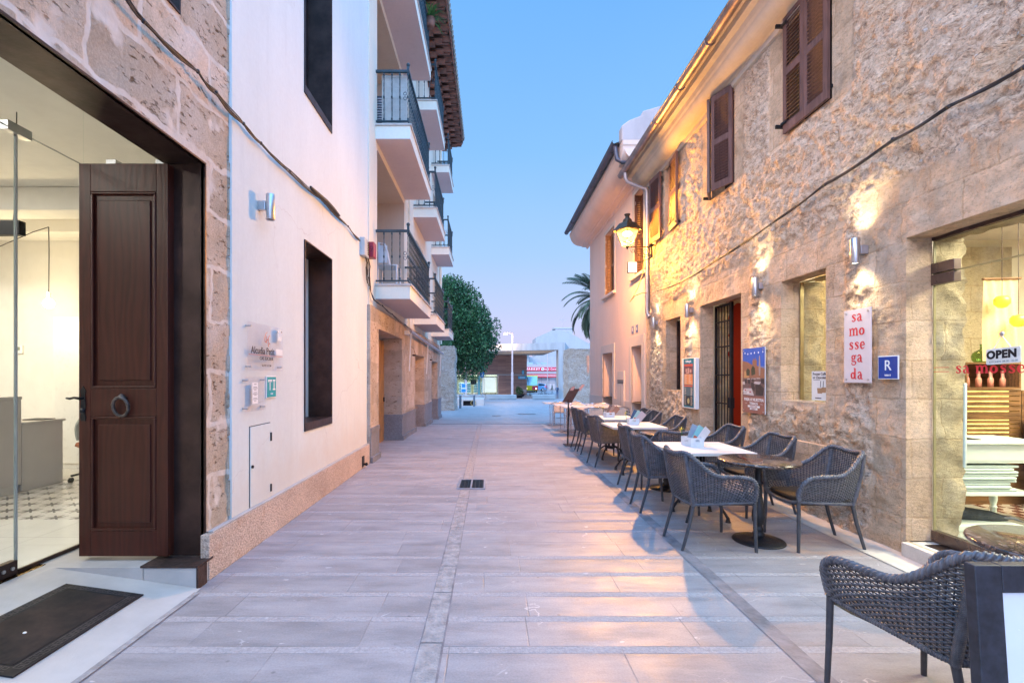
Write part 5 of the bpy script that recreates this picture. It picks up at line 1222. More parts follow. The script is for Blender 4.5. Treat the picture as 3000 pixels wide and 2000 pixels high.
area('dining_light', (5.6, 3.2, 3.15), 1.6, 1.6, 430, (1, .89, .67), par=rr_); area('dining_light', (4.9, 8.0, 3.15), .6, .8, 60, (1, .75, .42), par=rr_); area('dining_light', (4.6, 5.5, 3.15), .4, .5, 35, (1, .68, .30), par=rr_)
for x, y, s in ((5.6, 3.2, .5), (4.9, 8.0, .3), (4.6, 5.5, .2)):
    t = thing('ceiling_lamp', {5.6: 'round glowing ceiling lamp over the dining room', 4.9: 'round ceiling lamp behind the iron gate', 4.6: 'small round ceiling lamp behind the coffee poster window'}[x], 'ceiling lamp', (x, y, 3.2)); MB().cyl((x, y, 3.19), (x, y, 3.165), s * .5, n=28).build('lamp_disc', EM('warm ceiling disc', (1, .86, .55), 4), t)
# white console table with turned legs
ct = thing('console_table', 'white painted console table with turned legs behind the glass', 'console table', (4.4, 4.4, .15)); m_wp = M('white gloss furniture paint', (.62, .68, .60), .35, var=.04)
tx0, tx1, ty0, ty1 = 4.02, 4.74, 4.16, 4.52
MB().box(tx0 - .04, tx1 + .05, ty0 - .05, ty1 + .03, .905, .935).build('table_top', m_wp, ct, .008); MB().box(tx0 + .02, tx1 - .02, ty0 - .01, ty1, .74, .904).box(tx0 - .02, tx1 + .02, ty0 - .015, ty0 - .01, .76, .90).build('apron', m_wp, ct, .003)
MB().box(tx0, tx1, ty0 - .01, ty1, .455, .485).build('shelf', m_wp, ct, .003); MB().box(tx0 - .03, tx1 - .1, ty0 - .02, ty1, .15, .20).build('foot_rail', m_wp, ct, .004)
for x in (tx0 + .01, tx1 - .01):
    for y in (ty0 + .01, ty1 - .03):
        MB().lathe([(.022, 0), (.024, .06), (.03, .07), (.024, .08), (.02, .09), (.03, .14), (.03, .22), (.022, .24), (.028, .26), (.026, .42), (.02, .46), (.032, .48), (.02, .50), (.026, .53), (.026, .545)], (x, y, .20), 16).build('leg', m_wp, ct); 
t = thing('folded_linen', 'stack of folded pale green linen on the console shelf', 'linen', (4.4, 4.3, .49)); m_li = M('pale linen', (.50, .58, .52), .9, var=.06, bs=.3, bscale=30)
for k in range(9):
    MB().box(4.07 + random.uniform(-.01, .01), 4.60 + random.uniform(-.05, .04), 4.16 + random.uniform(0, .02), 4.46, .487 + k * .026, .511 + k * .026).build('folded_cloth', m_li, t, .010, 3)
t = thing('fur_rug_roll', 'dark grey rolled rug lying under the console table', 'rug', (4.4, 4.4, .2)); MB().tube([(4.05, 4.4, .255), (4.3, 4.36, .25), (4.5, 4.3, .235), (4.62, 4.27, .225)], [.06, .06, .05, .02], 12).build('roll', M('dark fur', (.05, .055, .06), .9, bs=1, bscale=90), t); f_ = MB()
for k in range(9): a = R(-40 + k * 10); f_.tube([(4.55, 4.28, .235), (4.62 + .03 * math.cos(a), 4.26 + .05 * math.sin(a), .235), (4.66 + .04 * math.cos(a), 4.25 + .09 * math.sin(a), .212)], [.012, .012, .004], 6)
f_.build('fringe', m_wicker, t)
t = thing('magazine', 'thin dark magazine lying on the white console top', 'magazine', (4.2, 4.3, .937)); MB().box(4.05, 4.32, 4.2, 4.42, .937, .943).build('pages', m_black, t)
t = thing('pull_handle', 'long white pull bar inside the glass', 'handle', (3.80, 3.85, 1.2)); MB().tube([(3.93, 3.96, 1.42), (3.86, 3.88, 1.43), (3.84, 3.86, 1.40), (3.835, 3.86, .76)], .011, 10).build('bar', m_wp, t); MB().lathe([(.0, 0), (.05, .0), (.045, .01), (0, .012)], (0, 0, 0), 12)
# crates shelving
m_crate = wood_mat('crate wood', (.17, .085, .035), .6, axis=0)
def crate(label, x0, x1, z0, z1, y0, y1, lit, slats=6):
    t = thing('wine_crate', label, 'crate', ((x0 + x1) / 2, (y0 + y1) / 2, z0), 'stacked wooden crates')
    b = MB(); b.box(x0, x1, y0, y1, z0, z0 + .018); b.box(x0, x1, y0, y1, z1 - .018, z1 - .001); b.box(x0, x0 + .018, y0, y1, z0 + .018, z1 - .018); b.box(x1 - .018, x1, y0, y1, z0 + .018, z1 - .018); b.build('crate_box', m_crate, t)
    s = MB(); hgt = (z1 - z0 - .036)
    for i in range(slats): a = z0 + .018 + hgt * i / slats; s.box(x0 + .018, x1 - .018, y1 - .012 if not lit else y0, y1 if not lit else y0 + .012, a + .004, a + hgt / slats - .009)
    s.build('slats', m_crate, t)
    if lit: MB().box(x0 + .02, x1 - .02, y0 + .10, y0 + .11, z0 + .02, z1 - .02).build('back_light', EM('yellow strip light', (1, .80, .22), 3.2, .5), t)
    else: MB().box(x0 + .018, x1 - .018, y1 - .002, y1, z0, z1).build('crate_back', m_crate, t)
crate('top crate holding the pink bottles', 4.98, 5.56, 1.36, 1.64, 5.0, 5.3, False); crate('yellow backlit crate under the pink bottles', 4.98, 5.56, 1.06, 1.358, 5.0, 5.3, True, 5); crate('yellow backlit crate at the bottom of the stack', 4.98, 5.56, .72, 1.058, 5.0, 5.3, True, 7)
crate('dark lower crate beside the backlit ones', 5.57, 6.5, .98, 1.34, 5.0, 5.3, False, 4); crate('dark crate on the floor right of the backlit ones', 5.57, 6.5, .60, .978, 5.0, 5.3, False, 4)
MB().box(4.98, 6.5, 5.02, 5.3, .15, .598).build('shelf_base', m_crate, rr_)
m_rose = M('rose glass', (.55, .22, .16), .15, var=.1); m_cap = M('pink foil', (.62, .33, .28), .35, .4)
for i in range(8):
    x = 5.05 + i * .064; t = thing('wine_bottle', 'rose wine bottle with pink foil neck, %s from the left in the top crate' % ['first', 'second', 'third', 'fourth', 'fifth', 'sixth', 'seventh', 'eighth'][i], 'bottle', (x, 5.06, 1.38), 'rose wine bottles in the top crate')
    y = 5.07 + .05 * (i % 2)
    MB().lathe([(0, 0), (.021, 0), (.022, .078), (.019, .09), (.0105, .108), (.0095, .12)], (x, y, 1.379), 12).build('glass_body', m_rose, t); MB().cyl((x, y, 1.492), (x, y, 1.548), .0115, n=10).build('foil_neck', m_cap, t)
t = thing('demijohn', 'green glass demijohn standing on top of the crates', 'demijohn', (5.30, 5.15, 1.64)); MB().lathe([(0, 0), (.065, 0), (.085, .02), (.092, .06), (.08, .10), (.05, .125), (.022, .14), (.02, .18), (.025, .185), (.022, .195)], (5.28, 5.12, 1.642), 24).build('glass_body', GLASS('green glass', (.42, .58, .28), 1.4), t)
# fabric lamp with yellow lanterns
t = thing('fabric_hanging', 'burlap fabric hanging glowing orange with lights behind', 'fabric hanging', (4.9, 4.6, 2.4)); n = 24; c_ = MB(); vs = []
for i in range(n):
    for j in range(16):
        x = 4.765 + .345 * i / (n - 1); vs.append((x, 4.62 + .008 * math.sin(i * 1.1 + j * .3), 1.64 + .03 * (1 - i / n) * 0 + .79 * j / 15))
c_.add(vs, [(i * 16 + j, (i + 1) * 16 + j, (i + 1) * 16 + j + 1, i * 16 + j + 1) for i in range(n - 1) for j in range(15)], True)
m_bur, nt, pp, co = newmat('burlap'); wv1 = noise(nt, vscale(nt, co, (1, 1, 12)), 60, 2); cc_ = ramp(nt, wv1, [(.3, (.62, .46, .28)), (.7, (.78, .62, .42))]).outputs[0]; nt.links.new(cc_, pp.inputs['Base Color']); pp.inputs['Roughness'].default_value = .9
tr = nd(nt, 'ShaderNodeBsdfTranslucent', {0: cc_}); mx = nd(nt, 'ShaderNodeMixShader', {0: .55, 1: pp.outputs[0], 2: tr.outputs[0]}); nt.links.new(mx.outputs[0], [q for q in nt.nodes if q.type == 'OUTPUT_MATERIAL'][0].inputs[0])
c_.build('cloth', m_bur, t); MB().cyl((4.755, 4.61, 2.43), (5.12, 4.61, 2.44), .012, n=8).build('rod', m_crate, t)
MB().tube([(4.94, 4.61, 2.44), (4.94, 4.61, 3.2)], .003, 5).build('wire', m_cable, t); point('hanging_glow', (4.93, 4.75, 2.0), 3.5, (1, .68, .34), .08, t)
for x, z, l in ((4.845, 2.20, 'round yellow paper lantern at the upper left of the fabric'), (5.00, 2.02, 'round yellow paper lantern at the lower right of the fabric')):
    q = thing('paper_lantern', l, 'lantern', (x, 4.5, z), 'yellow paper lanterns'); MB().lathe([(0, -.062), (.03, -.055), (.058, -.02), (.06, .02), (.04, .05), (0, .056)], (x, 4.52, z), 18).build('shade', EM('yellow lantern paper', (1, .50, .03), 1.6, .5), q); MB().tube([(x, 4.52, z + .05), (x, 4.52, 3.2)], .003, 5).build('cord', m_steelrust, q)
# chairs and settee deeper in the dining room
t = thing('dining_chair', 'pale bentwood dining chair beside the console table', 'chair', (5.3, 4.3, .15)); m_pw = wood_mat('pale wood', (.45, .32, .18), .45)
for x, y, h in ((5.0, 4.0, .46), (5.38, 4.0, .46), (5.0, 4.38, .95), (5.38, 4.38, .95)): MB().tube([(x, y, .15), (x, y + (.04 if h > .5 else 0), .15 + h)], .017, 8).build('leg', m_pw, t)
MB().box(4.97, 5.41, 3.97, 4.40, .60, .63).build('seat', m_pw, t, .01); MB().box(5.0, 5.38, 4.41, 4.43, .92, 1.1).build('backrest', m_pw, t, .03); MB().box(4.98, 5.4, 3.98, 4.38, .631, .66).build('red_cushion', M('red cushion', (.45, .04, .05), .9), t, .012)
t = thing('tufted_chair', 'brown tufted leather armchair by the dark crates', 'armchair', (5.9, 4.6, .15)); m_le = M('brown leather', (.22, .11, .05), .45, bs=.5, bscale=20)
MB().box(5.5, 6.2, 4.3, 4.9, .35, .62).build('seat', m_le, t, .05); MB().box(5.5, 6.25, 4.8, 4.95, .5, 1.12).build('backrest', m_le, t, .06)
for x, y in ((5.55, 4.35), (6.15, 4.35), (5.55, 4.9), (6.15, 4.9)): MB().cyl((x, y, .15), (x, y, .36), .02, n=8).build('leg', m_pw, t)

# ---------------------------------------------------------------- things on the stone wall
for y, z, l in ((4.417, 2.65, 'lit steel cylinder lamp nearest the shop glass'), (6.08, 2.63, 'lit steel cylinder lamp between the small window and the gate'), (8.18, 2.61, 'lit steel cylinder lamp just beyond the iron gate'), (9.85, 2.58, 'farthest lit steel cylinder lamp beside the downpipe')):
    wall_lamp('wall_lamp', XR, -1, y, z, l)
s1 = thing('vertical_name_sign', 'tall clear acrylic sign with red syllables sa mo sse ga da', 'sign', (3.45, 4.46, 1.77))
MB().box(3.425, 3.435, 4.295, 4.62, 1.434, 2.12).build('acrylic_panel', M('frosted pink acrylic', (.68, .60, .60), .18, var=.04), s1, .001)
q = MB()
for y, z in ((4.325, 2.09), (4.59, 2.09), (4.325, 1.464), (4.59, 1.464)): q.cyl((3.49, y, z), (3.418, y, z), .008, n=10)
q.build('standoff_screws', m_chrome, s1)
f = FR(3.4245, 4.62)
for tx, z in (('sa', 2.035), ('mo', 1.905), ('sse', 1.775), ('ga', 1.655), ('da', 1.497)): serif(tx, .073, m_red, s1, f, .162, z - .03, name='red_syllable')
s2 = thing('blue_plaque', 'blue square plaque with white letter R by the shop glass', 'plaque', (3.46, 4.13, 1.57))
MB().box(3.446, 3.456, 4.030, 4.244, 1.468, 1.672).build('plaque_border', m_paper, s2, .004); MB().box(3.4445, 3.4458, 4.038, 4.236, 1.476, 1.664).build('plaque_face', flatm('royal blue', (.012, .05, .28)), s2)
f = FR(3.4443, 4.137); text('R', .125, m_paper, s2, f, 0, 1.585, bold=.0008, name='white_letter'); text('R/6613', .022, m_paper, s2, f, 0, 1.503, bold=.0004, name='white_number')
MB().box(3.455, 3.49, 4.10, 4.17, 1.53, 1.60).build('fixing', m_iron, s2)
# terrace poster
s3 = thing('terrace_poster', 'poster of a castle terrace reading PASA A NUESTRA TERRAZA', 'poster', (3.43, 6.22, 1.43))
MB().box(3.43, 3.442, 5.96, 6.48, 1.012, 1.86).build('poster_panel', m_paper, s3, .002)
q = MB()
for y, z in ((5.99, 1.83), (6.45, 1.83), (5.99, 1.04), (6.45, 1.04)): q.cyl((3.49, y, z), (3.423, y, z), .009, n=10)
q.build('corner_screws', m_chrome, s3)
f = FR(3.4295, 6.48); PW = .52; pb = 1.012
def pr(name, poly, c, lay, par=s3, f=f, parts=None):
    mb = MB()
    for p_ in (parts or [poly]): mb.prism(p_, f, 0, .0004 * lay)
    return mb.build(name, flatm('ink ' + name, c), par)
def rct(a, b, c, d): return [(a, c), (b, c), (b, d), (a, d)]
pr('sky_print', rct(0, PW, 1.45, 1.86), (.03, .11, .50), 1); pr('dusk_band', rct(0, PW, 1.45, 1.62), (.16, .20, .42), 2)
pr('castle_print', [(0, 1.45), (0, 1.70), (.12, 1.68), (.24, 1.64), (.24, 1.70), (.26, 1.70), (.26, 1.72), (.28, 1.72), (.28, 1.70), (.30, 1.70), (.30, 1.725), (.32, 1.725), (.32, 1.70), (.345, 1.70), (.345, 1.63), (.40, 1.61), (.46, 1.60), (PW, 1.59), (PW, 1.45)], (.30, .14, .08), 3)
pr('arcade_print', rct(.04, .16, 1.47, 1.56), (.50, .28, .12), 4); pr('tree_print', None, (.05, .06, .035), 5, parts=[[(.10, 1.50), (.09, 1.56), (.13, 1.60), (.18, 1.57), (.17, 1.50)], [(.22, 1.50), (.21, 1.58), (.25, 1.63), (.30, 1.60), (.31, 1.52)]])
pr('parasol_print', [(.395, 1.50), (.385, 1.60), (.395, 1.74), (.405, 1.76), (.415, 1.74), (.43, 1.58), (.42, 1.50)], (.36, .28, .26), 5)
pr('terrace_ground', rct(0, PW, 1.235, 1.47), (.17, .11, .10), 4)
pr('white_tables_print', None, (.55, .50, .50), 6, parts=[[(.02, 1.25), (.03, 1.33), (.22, 1.335), (.28, 1.24)], rct(0, .06, 1.38, 1.42), [(.27, 1.40), (.30, 1.425), (.44, 1.42), (.40, 1.385)], rct(.22, .32, 1.455, 1.465), rct(.34, .42, 1.46, 1.47), rct(.12, .18, 1.45, 1.462)])
pr('dark_chairs_print', None, (.045, .035, .035), 7, parts=[[(.22, 1.34), (.21, 1.41), (.27, 1.41), (.30, 1.34), (.29, 1.29)], [(.32, 1.25), (.31, 1.38), (.42, 1.39), (.50, 1.34), (.48, 1.25)], [(.06, 1.40), (.05, 1.45), (.10, 1.45), (.11, 1.40)], [(.13, 1.40), (.13, 1.45), (.19, 1.45), (.19, 1.39)], [(.44, 1.41), (.44, 1.46), (.51, 1.46), (.51, 1.39)], rct(.24, .27, 1.42, 1.46)])
pr('red_print', None, (.40, .05, .05), 8, parts=[rct(.05, .09, 1.30, 1.315), rct(.17, .21, 1.28, 1.295), rct(.18, .19, 1.33, 1.36)])
for _pp in [[(.04 + .025 * math.cos(a), 1.295 + .012 * math.sin(a)) for a in np.linspace(0, 6.0, 10)][:9], [(.14 + .03 * math.cos(a), 1.275 + .014 * math.sin(a)) for a in np.linspace(0, 6.0, 10)][:9]]: pr('plate_print', _pp, (.72, .70, .68), 9)
pr('lights_print', None, (.75, .82, .85), 6, parts=[[(x + .010 * math.cos(a), z + .012 * math.sin(a)) for a in np.linspace(0, 5.6, 8)] for x, z in ((.06, 1.80), (.13, 1.785), (.21, 1.79), (.29, 1.795), (.38, 1.795), (.48, 1.80))])
pr('brown_panel', rct(0, PW, 1.012, 1.236), (.30, .13, .095), 3)
text('PASA A NUESTRA', .058, m_paper, s3, f, .27, 1.185, .002, bold=.0004, name='poster_title', sx=1.0); text('TERRAZA', .046, m_paper, s3, f, .27, 1.135, .002, bold=.0004, name='poster_title', sx=.98)
MB().prism(rct(.06, .115, 1.135, 1.138), f, .001, .002).prism(rct(.425, .48, 1.135, 1.138), f, .001, .002).build('side_rules', m_paper, s3)
MB().prism(rct(.13, .41, 1.085, 1.112), f, .001, .002).prism(rct(.18, .36, 1.055, 1.080), f, .001, .002).build('white_caption_boxes', m_paper, s3)
text('COME TO OUR', .024, flatm('brown ink', (.45, .22, .18)), s3, f, .27, 1.098, .003, name='caption'); text('TERRACE', .024, flatm('brown ink', (.45, .22, .18)), s3, f, .27, 1.067, .003, name='caption')
# menu board
s4 = thing('menu_display_case', 'white menu display case with teal and orange menu beyond the gate', 'menu board', (3.42, 8.2, 1.37))
MB().box(3.415, 3.475, 7.93, 8.49, .94, 1.80).build('case_box', m_paper, s4, .006)
f = FR(3.4145, 8.49); pr('teal_sheet', rct(.07, .49, .96, 1.795), (.0, .17, .26), 1, s4, f)
f = FR(3.4135, 8.49)
pr('red_header', rct(.10, .45, 1.66, 1.70), (.55, .09, .05), 1, s4, f); pr('photo_print', rct(.10, .45, 1.53, 1.655), (.16, .05, .06), 1, s4, f); pr('faces_print', None, (.55, .33, .28), 2, s4, f, [rct(.16, .22, 1.56, 1.62), rct(.24, .31, 1.55, 1.63), rct(.33, .40, 1.55, 1.61), rct(.18, .30, 1.535, 1.555)])
pr('orange_sheet', rct(.10, .45, 1.345, 1.528), (.75, .28, .09), 1, s4, f); pr('red_band', rct(.10, .45, 1.31, 1.335), (.60, .12, .05), 1, s4, f); pr('grey_sheet', rct(.10, .45, 1.16, 1.305), (.09, .14, .17), 1, s4, f); pr('black_sheet', rct(.10, .45, .985, 1.155), (.03, .035, .045), 1, s4, f)
ll = MB()
for z0, z1 in ((1.36, 1.52), (1.17, 1.30), (.995, 1.15)):
    z = z0
    while z < z1:
        for a in (.11, .29 if z0 > 1.3 else .37): ll.prism(rct(a, a + random.uniform(.05, .075 if z0 < 1.3 else .14), z, z + .005), f, .0005, .001)
        z += .0145
ll.build('menu_lines', flatm('pale print', (.70, .60, .50)), s4); pr('bottle_print', [(.275 + .045 * math.cos(a), 1.065 + .05 * math.sin(a)) for a in np.linspace(0, 5.9, 14)], (.42, .40, .20), 2, s4, f)
text('Sa Mossegada', .056, m_paper, s4, f, .275, 1.745, .001, bold=.0006, sx=.72, name='menu_title')
# coffee poster in the small window
s5 = thing('coffee_poster', 'small poster Frozen Coffee or Chocolate standing in the window', 'poster', (3.71, 5.5, 1.32)); xq = 3.705
MB().box(xq, xq + .004, 5.17, 5.50, 1.222, 1.55).build('sheet', m_paper, s5); f = FR(xq - .0004, 5.50)
text('Frozen Coffee', .042, m_txt, s5, f, .02, 1.518, bold=.0008, align='LEFT', sx=.98); text('or Chocolate', .042, m_txt, s5, f, .02, 1.478, bold=.0008, align='LEFT', sx=.98)
dk_ = MB()
for u in (.14, .185): dk_.prism([(u, 1.37), (u + .008, 1.37), (u + .014, 1.44), (u + .006, 1.44)], f, 0, .0008)
dk_.prism([(.265 + .026 * math.cos(a), 1.262 + .026 * math.sin(a)) for a in np.linspace(0, 5.9, 12)], f, 0, .0008); dk_.prism(rct(.06, .16, 1.242, 1.252), f, 0, .0008).prism(rct(.03, .14, 1.45, 1.454), f, 0, .0008); dk_.build('drawing', m_txt, s5)
pr('glasses_print', None, (.38, .24, .14), 2, s5, f, [[(.10, 1.30), (.17, 1.30), (.18, 1.36), (.09, 1.36)], [(.17, 1.31), (.23, 1.31), (.235, 1.37), (.165, 1.37)]])
wg = MB().box(3.715, 3.727, 4.955, 5.70, 1.215, 2.61).build('small_window_pane', m_glass, rest); MB().box(3.70, 3.74, 5.692, 5.708, 1.215, 2.61).box(3.70, 3.74, 4.95, 4.962, 1.215, 2.61).build('window_edge_profile', M('thin brass profile', (.30, .24, .12), .35, .8), rest)
wg = MB().box(3.72, 3.73, 8.73, 9.43, 1.23, 2.58).build('far_small_window_pane', m_black, rest); MB().box(3.69, 3.735, 9.40, 9.435, 1.23, 2.58).build('window_edge_profile', m_steelrust, rest)
# iron gate
ig = thing('iron_gate', 'black iron bar gate leaf closing half the doorway', 'gate', (3.72, 7.6, .02)); xg = 3.735
q = MB(); q.box(xg - .015, xg + .015, 7.87, 7.905, .05, 2.63); q.box(xg - .018, xg + .018, 7.355, 7.42, .05, 2.64); q.box(xg - .015, xg + .015, 7.42, 7.87, 2.60, 2.63); q.box(xg - .015, xg + .015, 7.42, 7.87, .05, .09); q.build('gate_frame', m_iron, ig)
for i in range(4): MB().cyl((xg, 7.505 + i * .095, .09), (xg, 7.505 + i * .095, 2.60), .009, n=8).build('bar', m_iron, ig)
q = MB()
for z in (.55, 1.05, 1.5, 1.95, 2.35): q.box(xg - .018, xg - .010, 7.42, 7.87, z, z + .022)
split_build(q, 'cross_band', m_iron, ig); MB().box(xg - .03, xg + .03, 7.35, 7.43, 1.0, 1.16).build('lock_case', m_black, ig)
# meter hatch in the wall
hp = MB(); hp.box(3.424, 3.50, 4.90, 5.56, .34, .78); MB().box(3.418, 3.428, 4.895, 4.905, .60, .68).build('hatch_hinge', m_iron, rest); hp.build('wall_hatch', m_dress, rest, .004)
# cable on the stone wall
def Rp(x, y, off=.09):
    Y = 1400 * (3.48 - off) / (x - 1435); return Vector((XR - off, Y, 1.5 + (1100 - y) * Y / 1400))
rp_ = [Rp(*q) for q in ((3150, 120), (3000, 198), (2780, 312), (2615, 408), (2417, 542), (2258, 657), (2092, 765), (1990, 829), (1926, 852))]
bundle('wall_cable_bundle', 'black cable bundle running along the rubble stone wall', rp_, 4, m_cable, .022, .0075)
t = thing('cable_whip', 'curled tan cable end hanging from downpipe corner', 'cable', (3.4, 10.4, 3.2)); MB().tube([(3.38, 10.30, 3.28), (3.32, 10.42, 3.30), (3.20, 10.56, 3.26), (3.12, 10.64, 3.14), (3.30, 10.66, 3.45), (3.40, 10.64, 3.75), (3.43, 10.62, 4.15)], .011, 6).build('cable', m_cabletan, t)

# ================================================================ RIGHT: pink house
pk = thing('pink_house', 'pink plastered two storey house with cut stone door frames', 'house', (5, 13.5, 0))
YP0, YP1 = 10.63, 16.6
dops = [(10.92, 11.72, -.15, 2.20, .34), (13.50, 14.67, -.2, 2.16, .34)]; wops = [(10.80, 11.50, 3.86, 5.82, .22), (13.35, 14.40, 3.86, 5.70, .22)]
relief_wall('front_wall', m_pink, pk, XR, -1, YP0, YP1, .86, 6.35, [(a, b, max(c, .86), d, e) for a, b, c, d, e in dops] + wops, None, thick=5)
relief_wall('stone_base', m_pinkstone, pk, XR - .02, -1, YP0, YP1 + .02, -.3, .86, [(a, b, -.29, .859, e) for a, b, c, d, e in dops], None, thick=5)
fr_ = MB()
for (a, b, c, d, e) in dops:
    w = .19; X1 = XR - .022; X0 = XR + .02
    fr_.box(X1, X0, a - w, a, .87, d + w * 1.3); fr_.box(X1, X0, b, b + w, .87, d + w * 1.3); fr_.box(X1, X0, a, b, d, d + w * 1.3)
for (a, b, c, d, e) in wops:
    w = .11; X1 = XR - .015; X0 = XR + .02
    fr_.box(X1, X0, a - w, a, c, d + w); fr_.box(X1, X0, b, b + w, c, d + w); fr_.box(X1, X0, a, b, d, d + w); 
split_build(fr_, 'stone_surround', m_pinkstone, pk, .004)
for i, (a, b, c, d, e) in enumerate(wops):
    f = MB().box(XR + .20, XR + .215, a, b, c, d).build('window', m_black, pk); f['label'] = ['near upper window with shutters folded into the reveal', 'far upper window with orange brown open shutters'][i]
    MB().box(XR - .09, XR + .02, a - .16, b + .16, c - .075, c - .001).build('sill', m_pinkstone, f, .01)
    q = MB(); louvre_leaf(q, Matrix.Translation((XR - .0, b - .03, c + .01)) @ Matrix.Rotation(R(8 if i else 4), 4, 'Z') @ Matrix.Rotation(R(0), 4, 'Z'), .2, d - c - .02); 
    louvre_leaf(q, Matrix.Translation((XR + .17, a + .02, c + .01)) @ Matrix.Rotation(R(90), 4, 'Z'), (b - a) / 2 - .03, d - c - .02); louvre_leaf(q, Matrix.Translation((XR + .17, (a + b) / 2 + .01, c + .01)) @ Matrix.Rotation(R(90), 4, 'Z'), (b - a) / 2 - .03, d - c - .02)
    q.build('shutter', m_shut if i == 0 else m_shutr, f); qq = MB()
    for z in (.2, (d - c) / 2, d - c - .2): qq.box(XR - .002, XR + .02, b - .055, b - .048, c + z - .04, c + z + .04)
    qq.build('hinge', m_chrome, f)
for (a, b, c, d, e) in dops: MB().box(XR + .33, XR + .36, a, b, c, d).build('door', m_tan, pk)
q = MB(); q.box(XR - .035, XR + .01, 12.30, 12.92, .52, 1.62); q.build('meter_door', m_pinkstone, pk, .003); q = MB()
for k in range(3): q.box(XR - .04, XR - .036, 12.32, 12.90, 1.30 + k * .035, 1.315 + k * .035)
q.box(XR - .037, XR - .0352, 12.605, 12.613, .53, 1.25); q.build('vent_slots', m_black, pk)
for y, tx, l in ((11.72, '8', 'blue house number tile on the left'), (11.36, '6', 'blue house number tile on the right')): pass
for y, l in ((11.62, 'left small blue house number tile over the near pink doorway'), (11.28, 'right small blue house number tile over the near pink doorway')):
    t = thing('number_tile', l, 'house number', (XR - .01, y, 2.62)); MB().box(XR - .014, XR - .002, y - .075, y + .075, 2.52, 2.70).build('tile', flatm('blue enamel', (.10, .14, .30)), t); text('8' if y > 11.5 else '6', .12, m_paper, t, FR(XR - .0145, y), 0, 2.61, bold=.001, name='digit')
prof = [(3.50, 6.02), (3.46, 6.03), (3.45, 6.08), (3.30, 6.09), (3.28, 6.12), (3.24, 6.12)] + [(3.22 - .34 * math.sin(a), 6.13 + .34 * (1 - math.cos(a))) for a in np.linspace(.1, 1.45, 10)] + [(2.86, 6.46), (2.85, 6.55), (3.5, 6.55)]
extrude_y(prof, YP0 - .35, YP1 + .5).build('cornice', m_pink, pk)
# return of the cornice on the near gable, seen over the restaurant roof
ret = MB(); prr = [(YP0 - .001, 6.12)] + [(YP0 - .34 * math.sin(a) - .02, 6.13 + .34 * (1 - math.cos(a))) for a in np.linspace(.1, 1.45, 10)] + [(YP0 - .38, 6.46), (YP0 - .39, 6.55), (YP0 - .001, 6.55)]
n = len(prr); vs = [(x, y, z) for x in (2.86, 6.5) for y, z in prr]; ret.add(vs, [(i, (i + 1) % n, n + (i + 1) % n, n + i) for i in range(n)] + [tuple(range(n))]); ret.build('cornice_return', m_pink, pk)
m_gable = plaster_mat('stained grey pink plaster', (.47, .40, .39), .35, .4)
gb = MB(); gb.prism([(2.84, 6.555), (6.5, 6.555), (6.5, 8.0), (4.7, 7.66), (3.85, 7.36), (3.3, 7.20), (3.26, 7.10), (3.0, 7.0), (2.84, 6.88)], lambda u, v, w: (u, YP0 - .1 - w, v), 0, .25); gb.build('gable_parapet', m_gable, pk, .03)
rq = MB(); rq.quad((2.72, YP0 - .05, 6.62), (8.5, YP0 - .05, 8.9), (8.5, YP1 + .6, 8.9), (2.72, YP1 + .6, 6.62)); rq.build('roof', m_terra2, pk)
g2 = MB(); gutter(g2, 2.75, 6.62, YP0 - .2, YP1 + .55, .075); g2.tube([(2.77, YP0 - .1, 6.56), (2.78, YP0 - .12, 6.38), (2.80, YP0 - .14, 6.24), (2.90, YP0 - .16, 6.18), (3.45, YP0 - .2, 6.16), (3.8, YP0 - .2, 6.14)], .05, 12); g2.build('gutter', M('dark zinc gutter', (.10, .10, .13), .5, .5), pk)
MB().box(XR + .1, 8.4, YP0, YP0 + .1, 5.9, 6.6).build('gable_wall', m_pink, pk)
MB().box(XR - .1, XR - .02, YP1 + .02, YP1 + .06, 1.6, 2.2).build('end_meter_box', m_zinc, pk); 

# ================================================================ street lantern on its bracket
sl_ = thing('street_lantern', 'lit wrought iron lantern on a scrolled wall bracket', 'street lantern', (3.4, 10.1, 3.9))
LX, LY, LZ = 2.90, 10.08, 4.22
m_lan = M('lantern black iron', (.05, .035, .02), .5, .4, .3, 20)
def sq(mb, zs, ang=R(28)):
    vs = []
    for h, z in zs: vs += [(LX + h * math.sqrt(2) * math.cos(ang + math.pi / 4 + k * math.pi / 2), LY + h * math.sqrt(2) * math.sin(ang + math.pi / 4 + k * math.pi / 2), LZ + z) for k in range(4)]
    fs = [(4 * i + k, 4 * i + (k + 1) % 4, 4 * i + 4 + (k + 1) % 4, 4 * i + 4 + k) for i in range(len(zs) - 1) for k in range(4)]
    mb.add(vs, fs); return vs
hd = MB(); v0 = sq(hd, [(.215, .335), (.21, .35), (.115, .50)]); hd.lathe([(.10, .50), (.095, .54), (.085, .57), (.045, .60), (.042, .64), (.06, .665), (.065, .68), (0, .685)], (LX, LY, LZ), 18); hd.build('lantern_roof', m_lan, sl_)
fr2 = MB(); a0 = []; ang = R(28)
P4 = lambda h, z, k: Vector((LX + h * math.sqrt(2) * math.cos(ang + math.pi / 4 + k * math.pi / 2), LY + h * math.sqrt(2) * math.sin(ang + math.pi / 4 + k * math.pi / 2), LZ + z))
for k in range(4):
    fr2.bar(P4(.165, .335, k), P4(.095, .075, k), .014); fr2.bar(P4(.165, .335, k), P4(.165, .335, (k + 1) % 4), .014); fr2.bar(P4(.095, .075, k), P4(.095, .075, (k + 1) % 4), .014)
    p = P4(.085, .07, k); c = Vector((LX, LY, LZ)); fr2.tube([p, p.lerp(c, .15) + Vector((0, 0, -.05)), p.lerp(c, .6) + Vector((0, 0, -.035)), c + Vector((0, 0, .005))], .007, 6)
